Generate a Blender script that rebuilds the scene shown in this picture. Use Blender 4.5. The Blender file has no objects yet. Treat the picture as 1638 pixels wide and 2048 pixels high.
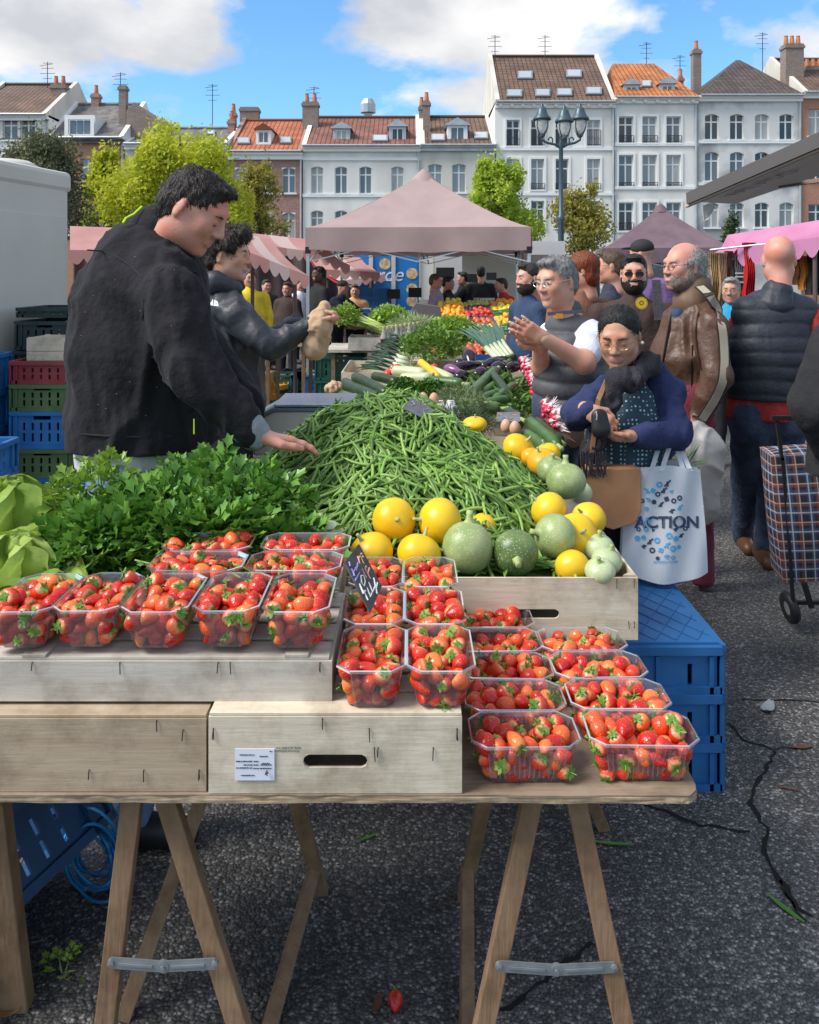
import bpy, math, random
import numpy as np
from mathutils import Vector, Matrix, Euler
R = math.radians
random.seed(7); NR = np.random.RandomState(11)
S = bpy.context.scene
COL = S.collection
# ---------------------------------------------------------------- camera (level, with lens shift), sky, sun
F, CU, HV, CH = 1680.0, 819.0, 545.0, 1.62      # focal length in photo pixels, centre column, horizon row, eye height
cd = bpy.data.cameras.new('camera'); cam = bpy.data.objects.new('camera', cd); COL.objects.link(cam)
cam.location = (0, 0, CH); cam.rotation_euler = (R(90), 0, 0)
cd.sensor_fit = 'VERTICAL'; cd.sensor_height = 36; cd.sensor_width = 36; cd.lens = 36*F/2048
cd.shift_y = -(1024-HV)/2048; cd.clip_start = .05; cd.clip_end = 2000
S.camera = cam
SUN_EL, SUN_AZ = 47, 252       # azimuth clockwise from +Y: the sun stands to the left, a little behind the camera
w = bpy.data.worlds.new('World'); S.world = w; w.use_nodes = True
nt = w.node_tree; N = nt.nodes; L = nt.links; N.clear()
def nd(t, **k):
    n = N.new(t)
    for a, b in k.items(): setattr(n, a, b)
    return n
sky = nd('ShaderNodeTexSky', sky_type='NISHITA', sun_disc=False, sun_elevation=R(SUN_EL), sun_rotation=R(SUN_AZ), dust_density=.6, ozone_density=1.6, air_density=1.0)
tc = nd('ShaderNodeTexCoord'); sep = nd('ShaderNodeSeparateXYZ'); L.new(tc.outputs['Generated'], sep.inputs[0])
mx = nd('ShaderNodeMath', operation='MAXIMUM'); L.new(sep.outputs[2], mx.inputs[0]); mx.inputs[1].default_value = 0
ad = nd('ShaderNodeMath', operation='ADD'); L.new(mx.outputs[0], ad.inputs[0]); ad.inputs[1].default_value = .22
dx = nd('ShaderNodeMath', operation='DIVIDE'); L.new(sep.outputs[0], dx.inputs[0]); L.new(ad.outputs[0], dx.inputs[1])
dy = nd('ShaderNodeMath', operation='DIVIDE'); L.new(sep.outputs[1], dy.inputs[0]); L.new(ad.outputs[0], dy.inputs[1])
cmb = nd('ShaderNodeCombineXYZ'); L.new(dx.outputs[0], cmb.inputs[0]); L.new(dy.outputs[0], cmb.inputs[1])
mp = nd('ShaderNodeMapping'); L.new(tc.outputs['Generated'], mp.inputs[0]); mp.inputs['Location'].default_value = (.35, 1.1, .3); mp.inputs['Scale'].default_value = (1, 1, 1.9)
n1 = nd('ShaderNodeTexNoise'); L.new(mp.outputs[0], n1.inputs['Vector'])
n1.inputs['Scale'].default_value = 3.4; n1.inputs['Detail'].default_value = 9; n1.inputs['Roughness'].default_value = .54; n1.inputs['Distortion'].default_value = .1
r1 = nd('ShaderNodeValToRGB'); L.new(n1.outputs[0], r1.inputs[0]); e = r1.color_ramp.elements
e[0].position = .445; e[0].color = (0, 0, 0, 1); e[1].position = .535; e[1].color = (1, 1, 1, 1)
n2 = nd('ShaderNodeTexNoise'); L.new(mp.outputs[0], n2.inputs['Vector']); n2.inputs['Scale'].default_value = 4.5; n2.inputs['Detail'].default_value = 6
r2 = nd('ShaderNodeValToRGB'); L.new(n2.outputs[0], r2.inputs[0]); e = r2.color_ramp.elements
e[0].position = .36; e[0].color = (2.7, 2.8, 3.0, 1); e[1].position = .62; e[1].color = (4.7, 4.65, 4.6, 1)
tint = nd('ShaderNodeMixRGB', blend_type='MULTIPLY'); tint.inputs[0].default_value = 1; L.new(sky.outputs[0], tint.inputs[1]); tint.inputs[2].default_value = (.52, .80, .98, 1)
mix = nd('ShaderNodeMixRGB'); L.new(r1.outputs[0], mix.inputs[0]); L.new(tint.outputs[0], mix.inputs[1]); L.new(r2.outputs[0], mix.inputs[2])
bg = nd('ShaderNodeBackground'); L.new(mix.outputs[0], bg.inputs[0]); bg.inputs[1].default_value = .1
out = nd('ShaderNodeOutputWorld'); L.new(bg.outputs[0], out.inputs[0])
sd = bpy.data.lights.new('sun', 'SUN'); sd.energy = 2.0; sd.angle = R(25); sd.color = (1, .95, .88)
sun = bpy.data.objects.new('sun', sd); COL.objects.link(sun)
az = R(SUN_AZ); el = R(SUN_EL)
SUNDIR = Vector((math.sin(az)*math.cos(el), math.cos(az)*math.cos(el), math.sin(el)))
sun.rotation_euler = SUNDIR.to_track_quat('Z', 'Y').to_euler(); sun.location = (-20, -10, 30)
S.view_settings.view_transform = 'Standard'; S.view_settings.look = 'None'; S.view_settings.exposure = 1.25; S.view_settings.gamma = 1
try: S.view_settings.use_curve_mapping = False
except Exception: pass
S.cycles.use_denoising = True
S.cycles.max_bounces = 8; S.cycles.transparent_max_bounces = 16; S.cycles.transmission_bounces = 6; S.cycles.glossy_bounces = 3; S.cycles.diffuse_bounces = 3
S.cycles.caustics_reflective = False; S.cycles.caustics_refractive = False

# ---------------------------------------------------------------- helpers
def P(u, v, Y): return Vector(((u-CU)/F*Y, Y, CH-(v-HV)/F*Y))          # pixel at a known distance
def PZ(u, v, z):                                                     # pixel on a known height
    Y = (CH-z)*F/(v-HV); return P(u, v, Y)
def XU(u, Y): return (u-CU)/F*Y
def ZV(v, Y): return CH-(v-HV)/F*Y
MATS = {}
def mat(name, col, rough=.6, col2=None, ns=20, bump=0, bs=60, metal=0, spec=.5, trans=0, alpha=1, sss=0, sheen=0, coord='Object', det=4, ramp=(.35, .65), ior=1.45, emit=0, stretch=None, tl=0, stain=0):
    if name in MATS: return MATS[name]
    m = bpy.data.materials.new(name); m.use_nodes = True; t = m.node_tree; n = t.nodes; l = t.links
    b = n['Principled BSDF']; b.inputs['Roughness'].default_value = rough; b.inputs['Metallic'].default_value = metal
    b.inputs['Specular IOR Level'].default_value = spec; b.inputs['Transmission Weight'].default_value = trans; b.inputs['Alpha'].default_value = alpha; b.inputs['IOR'].default_value = ior
    if sss: b.inputs['Subsurface Weight'].default_value = sss; b.inputs['Subsurface Radius'].default_value = (.01, .004, .002)
    if sheen: b.inputs['Sheen Weight'].default_value = sheen; b.inputs['Sheen Roughness'].default_value = .4
    c = tuple(col)+(1,); b.inputs['Base Color'].default_value = c
    if emit: b.inputs['Emission Color'].default_value = c; b.inputs['Emission Strength'].default_value = emit
    if col2 or bump:
        tcn = n.new('ShaderNodeTexCoord'); src = tcn.outputs[coord]
        if stretch:
            mpn = n.new('ShaderNodeMapping'); l.new(src, mpn.inputs[0]); mpn.inputs['Scale'].default_value = stretch; src = mpn.outputs[0]
    if col2:
        x = n.new('ShaderNodeTexNoise'); l.new(src, x.inputs['Vector']); x.inputs['Scale'].default_value = ns; x.inputs['Detail'].default_value = det
        rp = n.new('ShaderNodeValToRGB'); l.new(x.outputs[0], rp.inputs[0]); rp.color_ramp.elements[0].position = ramp[0]; rp.color_ramp.elements[1].position = ramp[1]
        rp.color_ramp.elements[0].color = c; rp.color_ramp.elements[1].color = tuple(col2)+(1,); l.new(rp.outputs[0], b.inputs['Base Color'])
    if stain:
        y = n.new('ShaderNodeTexNoise'); l.new(tcn.outputs[coord], y.inputs['Vector']); y.inputs['Scale'].default_value = 9; y.inputs['Detail'].default_value = 7; y.inputs['Roughness'].default_value = .65; ry = n.new('ShaderNodeValToRGB'); l.new(y.outputs[0], ry.inputs[0]); ry.color_ramp.elements[0].position = .3; ry.color_ramp.elements[0].color = (.55, .52, .48, 1); ry.color_ramp.elements[1].position = .56; ry.color_ramp.elements[1].color = (1, 1, 1, 1); my = n.new('ShaderNodeMixRGB'); my.blend_type = 'MULTIPLY'; my.inputs[0].default_value = stain; l.new(rp.outputs[0], my.inputs[1]); l.new(ry.outputs[0], my.inputs[2]); l.new(my.outputs[0], b.inputs['Base Color'])
    if bump:
        x = n.new('ShaderNodeTexNoise'); l.new(src, x.inputs['Vector']); x.inputs['Scale'].default_value = bs; x.inputs['Detail'].default_value = 5
        bm = n.new('ShaderNodeBump'); bm.inputs['Strength'].default_value = bump; bm.inputs['Distance'].default_value = .01; l.new(x.outputs[0], bm.inputs['Height']); l.new(bm.outputs[0], b.inputs['Normal'])
    if tl:
        tr = n.new('ShaderNodeBsdfTranslucent'); ms = n.new('ShaderNodeMixShader'); ms.inputs[0].default_value = tl; o = n['Material Output']
        tr.inputs[0].default_value = c
        if col2: l.new(rp.outputs[0], tr.inputs[0])
        l.new(b.outputs[0], ms.inputs[1]); l.new(tr.outputs[0], ms.inputs[2]); l.new(ms.outputs[0], o.inputs[0])
    MATS[name] = m; return m
class MB:
    def __init__(s): s.v = []; s.f = []; s.m = []; s.ms = []
    def mi(s, m):
        if m is None: return 0
        if m not in s.ms: s.ms.append(m)
        return s.ms.index(m)
    def add(s, vs, fs, m=None):
        o = len(s.v); s.v += [tuple(p) for p in vs]; i = s.mi(m)
        for f in fs: s.f.append(tuple(a+o for a in f)); s.m.append(i)
        return s
    def box(s, c, size, m=None, rot=None, taper=1):
        x, y, z = [a/2 for a in size]; c = Vector(c)
        vs = [Vector((i*x*(taper if k > 0 else 1), j*y*(taper if k > 0 else 1), k*z)) for k in (-1, 1) for j in (-1, 1) for i in (-1, 1)]
        if rot is not None: vs = [rot @ a for a in vs]
        return s.add([a+c for a in vs], [(0, 2, 3, 1), (4, 5, 7, 6), (0, 1, 5, 4), (2, 6, 7, 3), (0, 4, 6, 2), (1, 3, 7, 5)], m)
    def box2(s, a, b, m=None):
        return s.box([(i+j)/2 for i, j in zip(a, b)], [abs(j-i) for i, j in zip(a, b)], m)
    def bar(s, a, b, wd, th, m=None, up=(0, 0, 1)):
        a = Vector(a); b = Vector(b); d = (b-a); ln = d.length; z = d.normalized(); u = Vector(up)
        if abs(z.dot(u)) > .95: u = Vector((0, 1, 0)) if abs(z.y) < .9 else Vector((1, 0, 0))
        x = u.cross(z).normalized(); y = z.cross(x); rot = Matrix((x, y, z)).transposed()
        return s.box((a+b)/2, (wd, th, ln), m, rot)
    def tube(s, pts, r, n=8, m=None, cap=True):
        pts = [Vector(p) for p in pts]; rs = r if isinstance(r, (list, tuple)) else [r]*len(pts); vs = []; pu = None
        for i, p in enumerate(pts):
            d = (pts[min(i+1, len(pts)-1)]-pts[max(i-1, 0)]).normalized()
            if pu is None: pu = Vector((0, 0, 1)) if abs(d.z) < .9 else Vector((1, 0, 0))
            x = pu.cross(d).normalized(); y = d.cross(x); pu = y
            vs += [p+(x*math.cos(2*math.pi*k/n)+y*math.sin(2*math.pi*k/n))*rs[i] for k in range(n)]
        fs = [(i*n+k, i*n+(k+1) % n, (i+1)*n+(k+1) % n, (i+1)*n+k) for i in range(len(pts)-1) for k in range(n)]
        if cap: fs += [tuple(range(n))[::-1], tuple(range((len(pts)-1)*n, len(pts)*n))]
        return s.add(vs, fs, m)
    def lathe(s, prof, c, n=20, m=None, sq=None, rot=None):
        vs = []; c = Vector(c)
        for r, z in prof:
            for k in range(n):
                a = 2*math.pi*k/n; q = 1+(sq(a) if sq else 0); p = Vector((r*q*math.cos(a), r*q*math.sin(a), z))
                vs.append(c+(rot @ p if rot is not None else p))
        return s.add(vs, [(i*n+k, i*n+(k+1) % n, (i+1)*n+(k+1) % n, (i+1)*n+k) for i in range(len(prof)-1) for k in range(n)], m)
    def grid(s, fn, nu, nv, m=None):
        vs = [fn(i/nu, j/nv) for j in range(nv+1) for i in range(nu+1)]
        return s.add(vs, [(j*(nu+1)+i, j*(nu+1)+i+1, (j+1)*(nu+1)+i+1, (j+1)*(nu+1)+i) for j in range(nv) for i in range(nu)], m)
    def poly(s, pts, m=None): return s.add(pts, [tuple(range(len(pts)))], m)
    def prism(s, outline, d, m=None):
        n = len(outline); d = Vector(d); o = [Vector(p) for p in outline]
        return s.add(o+[p+d for p in o], [tuple(range(n))[::-1], tuple(range(n, 2*n))]+[(i, (i+1) % n, n+(i+1) % n, n+i) for i in range(n)], m)
    def build(s, name, m=None, parent=None, smooth=False, bevel=0, loc=None, sub=0, local=False):
        me = bpy.data.meshes.new(name); me.from_pydata(s.v, [], s.f)
        for x in (s.ms or [m]): me.materials.append(x)
        if s.ms and len(s.ms) > 1: me.polygons.foreach_set('material_index', s.m)
        if smooth: me.polygons.foreach_set('use_smooth', [True]*len(me.polygons))
        me.update()
        return link(name, me, parent, bevel, loc, sub, local)
def link(name, me, parent=None, bevel=0, loc=None, sub=0, local=False):
    o = bpy.data.objects.new(name, me); COL.objects.link(o)
    if parent is not None:
        o.parent = parent
        if not local: o.matrix_parent_inverse = pinv(parent)
    if loc is not None: o.location = loc
    if bevel: b = o.modifiers.new('bevel', 'BEVEL'); b.width = bevel; b.segments = 2; b.limit_method = 'ANGLE'
    if sub: b = o.modifiers.new('sub', 'SUBSURF'); b.levels = b.render_levels = sub
    return o
def pinv(p):
    m = Matrix.LocRotScale(p.location, p.rotation_euler, p.scale)
    if p.parent: m = Matrix.LocRotScale(p.parent.location, p.parent.rotation_euler, p.parent.scale) @ p.matrix_parent_inverse @ m
    return m.inverted()
def tag(o, label, cat, group=None, kind=None):
    o['label'] = label; o['category'] = cat
    if group: o['group'] = group
    if kind: o['kind'] = kind
    return o
def thing(name, loc, label, cat, group=None, rz=0):
    o = bpy.data.objects.new(name, None); COL.objects.link(o); o.location = loc; o.rotation_euler = (0, 0, rz); o.empty_display_size = .1
    return tag(o, label, cat, group)
def structure(o): o['kind'] = 'structure'; return o
def text(body, size, M, m, name, parent=None, depth=0, align='CENTER', shear=0, xs=1, bold=0):
    c = bpy.data.curves.new('lettering', 'FONT'); c.body = body; c.size = size; c.align_x = align; c.align_y = 'CENTER'; c.extrude = depth; c.shear = shear; c.offset = bold
    o = bpy.data.objects.new('lettering', c); COL.objects.link(o)
    dg = bpy.context.evaluated_depsgraph_get(); me = bpy.data.meshes.new_from_object(o.evaluated_get(dg))
    bpy.data.objects.remove(o); bpy.data.curves.remove(c)
    me.transform(M @ Matrix.Diagonal((xs, 1, 1, 1))); me.materials.clear(); me.materials.append(m)
    return link(name, me, parent)
def frame(o, x, y):   # matrix whose X is x and Y is y at o, for lettering
    x = Vector(x).normalized(); z = x.cross(Vector(y)).normalized(); y = z.cross(x)
    M = Matrix((x, y, z)).transposed().to_4x4(); M.translation = Vector(o); return M
FRONT = lambda p: frame(p, (1, 0, 0), (0, 0, 1))
# value noise for displacing vertices
_H = NR.rand(64, 64, 64)
def vnoise(p, s):
    q = np.asarray(p)*s; i = np.floor(q).astype(int); f = q-i; f = f*f*(3-2*f); o = 0
    for a in (0, 1):
        for b in (0, 1):
            for c in (0, 1):
                wgt = (f[:, 0] if a else 1-f[:, 0])*(f[:, 1] if b else 1-f[:, 1])*(f[:, 2] if c else 1-f[:, 2])
                o = o+wgt*_H[(i[:, 0]+a) % 64, (i[:, 1]+b) % 64, (i[:, 2]+c) % 64]
    return o*2-1
# ---------------------------------------------------------------- signed distance modelling (surface nets)
def rotm(yaw=0, pitch=0, roll=0): return np.array((Matrix.Rotation(R(yaw), 3, 'Z') @ Matrix.Rotation(R(pitch), 3, 'X') @ Matrix.Rotation(R(roll), 3, 'Y')))
def cone(a, b, ra, rb=None, k=.02, m=0, op=1, flat=None): return ('c', np.array(a, float), np.array(b, float), ra, ra if rb is None else rb, k, m, op, flat)
def ell(c, r, k=.02, m=0, op=1, rot=None): return ('e', np.array(c, float), np.array(r, float), rot, 0, k, m, op, None)
def _sd(p, q):
    if q[0] == 'e':
        d = p-q[1]
        if q[3] is not None: d = d @ q[3]
        r = q[2]; k0 = np.linalg.norm(d/r, axis=-1); k1 = np.linalg.norm(d/(r*r), axis=-1)
        return k0*(k0-1)/np.maximum(k1, 1e-9)
    a, b, ra, rb, fl = q[1], q[2], q[3], q[4], q[8]
    if fl is not None:         # (direction, factor): squash across a direction
        ax = np.array(fl[0], float); ax = ax/np.linalg.norm(ax); g = 1/fl[1]-1
        p = p+((p-a) @ ax)[..., None]*ax*g; b = b+((b-a) @ ax)*ax*g
    ab = b-a; t = np.clip(((p-a) @ ab)/max(ab @ ab, 1e-12), 0, 1)
    d = np.linalg.norm(p-a-t[..., None]*ab, axis=-1)-(ra+(rb-ra)*t)
    return d*(min(1, fl[1]*1.25) if fl is not None else 1)
def sdf(prims, vx, pad=None):
    lo = []; hi = []
    for q in prims:
        if q[7] < 0: continue
        if q[0] == 'e': r = q[2].max(); lo.append(q[1]-r); hi.append(q[1]+r)
        else: r = max(q[3], q[4]); lo.append(np.minimum(q[1], q[2])-r); hi.append(np.maximum(q[1], q[2])+r)
    lo = np.min(lo, 0)-4*vx; hi = np.max(hi, 0)+4*vx; n = np.ceil((hi-lo)/vx).astype(int)+1
    Fd = np.full(n, 1.0); Mi = np.zeros(n, np.int16); Bd = np.full(n, 1.0)
    for q in prims:
        k = q[5]; mg = k+3*vx
        if q[0] == 'e': r = q[2].max(); a = q[1]-r-mg; b = q[1]+r+mg
        else: r = max(q[3], q[4]); a = np.minimum(q[1], q[2])-r-mg; b = np.maximum(q[1], q[2])+r+mg
        i0 = np.clip(np.floor((a-lo)/vx).astype(int), 0, n-1); i1 = np.clip(np.ceil((b-lo)/vx).astype(int)+1, 1, n)
        if (i1 <= i0).any(): continue
        g = np.stack(np.meshgrid(*[lo[j]+vx*np.arange(i0[j], i1[j]) for j in range(3)], indexing='ij'), -1)
        d = _sd(g, q); sl = tuple(slice(i0[j], i1[j]) for j in range(3)); o = Fd[sl]
        if q[7] > 0:
            h = np.maximum(k-np.abs(o-d), 0)/k; Fd[sl] = np.minimum(o, d)-h*h*k*.25
            bb = Bd[sl]; c = d < bb; Mi[sl] = np.where(c, q[6], Mi[sl]); Bd[sl] = np.where(c, d, bb)
        else:
            h = np.maximum(k-np.abs(o+d), 0)/k; Fd[sl] = np.maximum(o, -d)+h*h*k*.25
            if q[6]: c = (-d > o-.004); Mi[sl] = np.where(c, q[6], Mi[sl])
    ins = Fd < 0
    c = [slice(None, -1), slice(1, None)]
    cor = [(a, b, d) for a in (0, 1) for b in (0, 1) for d in (0, 1)]
    cnt = sum(ins[c[a], c[b], c[d]].astype(np.int8) for a, b, d in cor); act = (cnt > 0) & (cnt < 8)
    idx = np.argwhere(act); vid = np.full(act.shape, -1, np.int64); vid[act] = np.arange(len(idx))
    fv = {q: Fd[idx[:, 0]+q[0], idx[:, 1]+q[1], idx[:, 2]+q[2]] for q in cor}
    acc = np.zeros((len(idx), 3)); num = np.zeros(len(idx))
    for q in cor:
        for ax in range(3):
            if q[ax]: continue
            p = list(q); p[ax] = 1; p = tuple(p); a = fv[q]; b = fv[p]; cr = (a < 0) != (b < 0)
            t = np.where(cr, a/np.where(cr, a-b, 1), 0); e = np.zeros((len(idx), 3)); e += q; e[:, ax] += t
            acc += e*cr[:, None]; num += cr
    V = lo+vx*(idx+acc/num[:, None]); fs = []
    for ax in range(3):
        o1, o2 = [(1, 2), (2, 0), (0, 1)][ax]; s0 = [slice(None)]*3; s1 = [slice(None)]*3; s0[ax] = slice(None, -1); s1[ax] = slice(1, None)
        A = ins[tuple(s0)]; B = ins[tuple(s1)]; e = np.argwhere(A != B); e = e[(e[:, o1] > 0) & (e[:, o2] > 0)]
        fl = A[e[:, 0], e[:, 1], e[:, 2]]; u1 = np.zeros(3, int); u1[o1] = 1; u2 = np.zeros(3, int); u2[o2] = 1
        g = lambda w: vid[w[:, 0], w[:, 1], w[:, 2]]
        mxi = np.array(act.shape)-1; ok = (e <= mxi).all(1); e = e[ok]; fl = fl[ok]
        Q = np.stack([g(e-u1-u2), g(e-u2), g(e), g(e-u1)], 1); Q[~fl] = Q[~fl][:, ::-1]; fs.append(Q[(Q >= 0).all(1)])
    Fc = np.concatenate(fs); ci = idx[Fc[:, 0]]; mi = Mi[ci[:, 0], ci[:, 1], ci[:, 2]]
    return V, Fc, mi
def smooth(V, Fc, it=1, lam=.5):
    e = np.concatenate([Fc[:, [0, 1]], Fc[:, [1, 2]], Fc[:, [2, 3]], Fc[:, [3, 0]]])
    for _ in range(it):
        a = np.zeros_like(V); c = np.zeros(len(V)); np.add.at(a, e[:, 0], V[e[:, 1]]); np.add.at(a, e[:, 1], V[e[:, 0]]); np.add.at(c, e[:, 0], 1); np.add.at(c, e[:, 1], 1)
        V = V+lam*(a/np.maximum(c, 1)[:, None]-V)
    return V
def normals(V, Fc):
    n = np.cross(V[Fc[:, 2]]-V[Fc[:, 0]], V[Fc[:, 3]]-V[Fc[:, 1]]); o = np.zeros_like(V)
    for k in range(4): np.add.at(o, Fc[:, k], n)
    return o/np.maximum(np.linalg.norm(o, axis=1), 1e-9)[:, None]
def qmesh(name, V, Fc, mi, ms, parent=None):
    me = bpy.data.meshes.new(name); me.vertices.add(len(V)); me.vertices.foreach_set('co', V.astype(np.float32).ravel())
    me.loops.add(Fc.size); me.loops.foreach_set('vertex_index', Fc.astype(np.int32).ravel()); me.polygons.add(len(Fc))
    me.polygons.foreach_set('loop_start', np.arange(0, Fc.size, 4, dtype=np.int32)); me.polygons.foreach_set('loop_total', np.full(len(Fc), 4, np.int32))
    for m in ms: me.materials.append(m)
    me.polygons.foreach_set('material_index', np.asarray(mi, np.int32)); me.polygons.foreach_set('use_smooth', np.ones(len(Fc), bool)); me.update(calc_edges=True); me.validate()
    return link(name, me, parent)

from mathutils.bvhtree import BVHTree
def bvh(o): me = o.data; return BVHTree.FromPolygons([o.matrix_world @ v.co for v in me.vertices] if o.parent is None else [v.co for v in me.vertices], [tuple(p.vertices) for p in me.polygons])
def onto(tree, u, v, lift=.003, Y=None):       # where the sight line through a pixel meets a surface
    o = Vector((0, 0, CH)); d = Vector(((u-CU)/F, 1, -(v-HV)/F)).normalized(); h = tree.ray_cast(o, d)
    return (h[0]-d*lift) if h[0] is not None else P(u, v, Y)
def conform(ob, tree, lift=.003):              # lay flat print on a curved surface
    o = Vector((0, 0, CH))
    for v in ob.data.vertices:
        d = (v.co-o).normalized(); h = tree.ray_cast(o, d)
        if h[0] is not None: v.co = h[0]-d*lift

def strokes(tree, lines, r, m, par, name='chalk_marks', org=(0, 0), k=1, Y=1.6):   # hand-drawn marks laid on a surface
    mb = MB()
    for ln in lines:
        q = [onto(tree, org[0]+a/k, org[1]+b/k, .0045, Y) for a, b in ln]
        if len(q) == 1: q.append(q[0]+Vector((.002, 0, .002)))
        mb.tube(q, r, 5)
    return mb.build(name, m, par)
# ================================================================ ground
def asphalt():
    m = bpy.data.materials.new('asphalt'); m.use_nodes = True; n = m.node_tree.nodes; l = m.node_tree.links; b = n['Principled BSDF']
    tcn = n.new('ShaderNodeTexCoord'); src = tcn.outputs['Object']
    def noise(s, d=4):
        x = n.new('ShaderNodeTexNoise'); l.new(src, x.inputs['Vector']); x.inputs['Scale'].default_value = s; x.inputs['Detail'].default_value = d; return x
    dn = noise(25, 2); va = n.new('ShaderNodeVectorMath'); va.operation = 'SCALE'; l.new(dn.outputs[1], va.inputs[0]); va.inputs['Scale'].default_value = .012
    vb = n.new('ShaderNodeVectorMath'); l.new(src, vb.inputs[0]); l.new(va.outputs[0], vb.inputs[1])
    vo = n.new('ShaderNodeTexVoronoi'); l.new(vb.outputs[0], vo.inputs['Vector']); vo.inputs['Scale'].default_value = 115
    sp = n.new('ShaderNodeSeparateColor'); l.new(vo.outputs['Color'], sp.inputs[0])
    rp = n.new('ShaderNodeValToRGB'); l.new(sp.outputs[0], rp.inputs[0]); e = rp.color_ramp.elements
    e[0].position = 0; e[0].color = (.085, .082, .08, 1); e[1].position = 1; e[1].color = (.50, .48, .46, 1)
    for p_, c_ in ((.4, .115), (.62, .17), (.82, .25)): q = e.new(p_); q.color = (c_, c_*.98, c_*.96, 1)
    dr = n.new('ShaderNodeValToRGB'); l.new(vo.outputs['Distance'], dr.inputs[0]); dr.color_ramp.elements[0].position = .30; dr.color_ramp.elements[0].color = (1, 1, 1, 1); dr.color_ramp.elements[1].position = .55; dr.color_ramp.elements[1].color = (.5, .5, .5, 1)
    mu = n.new('ShaderNodeMixRGB'); mu.blend_type = 'MULTIPLY'; mu.inputs[0].default_value = 1; l.new(rp.outputs[0], mu.inputs[1]); l.new(dr.outputs[0], mu.inputs[2])
    big = noise(1.6, 6); br = n.new('ShaderNodeValToRGB'); l.new(big.outputs[0], br.inputs[0]); br.color_ramp.elements[0].position = .3; br.color_ramp.elements[0].color = (.42, .42, .42, 1); br.color_ramp.elements[1].position = .68; br.color_ramp.elements[1].color = (1.15, 1.13, 1.1, 1)
    m2 = n.new('ShaderNodeMixRGB'); m2.blend_type = 'MULTIPLY'; m2.inputs[0].default_value = 1; l.new(mu.outputs[0], m2.inputs[1]); l.new(br.outputs[0], m2.inputs[2]); l.new(m2.outputs[0], b.inputs['Base Color'])
    b.inputs['Roughness'].default_value = .72
    bm = n.new('ShaderNodeBump'); bm.inputs['Strength'].default_value = .9; bm.inputs['Distance'].default_value = .006; bm.invert = True; l.new(vo.outputs['Distance'], bm.inputs['Height']); l.new(bm.outputs[0], b.inputs['Normal'])
    return m
g = MB(); g.grid(lambda a, b: (-150+300*a, -20+320*b, 0), 12, 12); ground = structure(g.build('ground', asphalt()))
crk = mat('crack_and_shade_dark', (.006, .006, .006), .9)
def crack_and_shade(pix, w0):
    pts = []
    for (a, b) in zip(pix[:-1], pix[1:]):
        A = PZ(*a, 0); B = PZ(*b, 0); n = max(2, int((B-A).length/.025))
        pts += [A.lerp(B, i/n) for i in range(n)]
    pts = [p+Vector((random.uniform(-1, 1), random.uniform(-1, 1), 0))*.008 for p in pts]
    m = MB(); vs = []
    for i, p in enumerate(pts):
        d = (pts[min(i+1, len(pts)-1)]-pts[max(i-1, 0)]); d = Vector((-d.y, d.x, 0)).normalized(); wd = w0*random.uniform(.35, 1.3)
        vs += [p+d*wd+Vector((0, 0, .0025)), p-d*wd+Vector((0, 0, .0025))]
    m.add(vs, [(2*i, 2*i+1, 2*i+3, 2*i+2) for i in range(len(pts)-1)]); m.build('crack_and_shade', crk, ground)
crack_and_shade([(1455, 1445), (1490, 1480), (1550, 1500), (1640, 1490)], .006)
crack_and_shade([(1250, 1595), (1330, 1625), (1400, 1650), (1480, 1665), (1525, 1668)], .007)
crack_and_shade([(1550, 1500), (1510, 1575), (1500, 1610), (1535, 1660), (1525, 1690), (1560, 1760), (1600, 1820), (1638, 1850)], .007)
crack_and_shade([(1560, 1760), (1585, 1810), (1620, 1870)], .005)
crack_and_shade([(1180, 1890), (1100, 1950), (990, 2040)], .006)  # trestle shadow laid on the asphalt as a dark strip
crack_and_shade([(1480, 1400), (1560, 1400), (1660, 1405)], .005)

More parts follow.
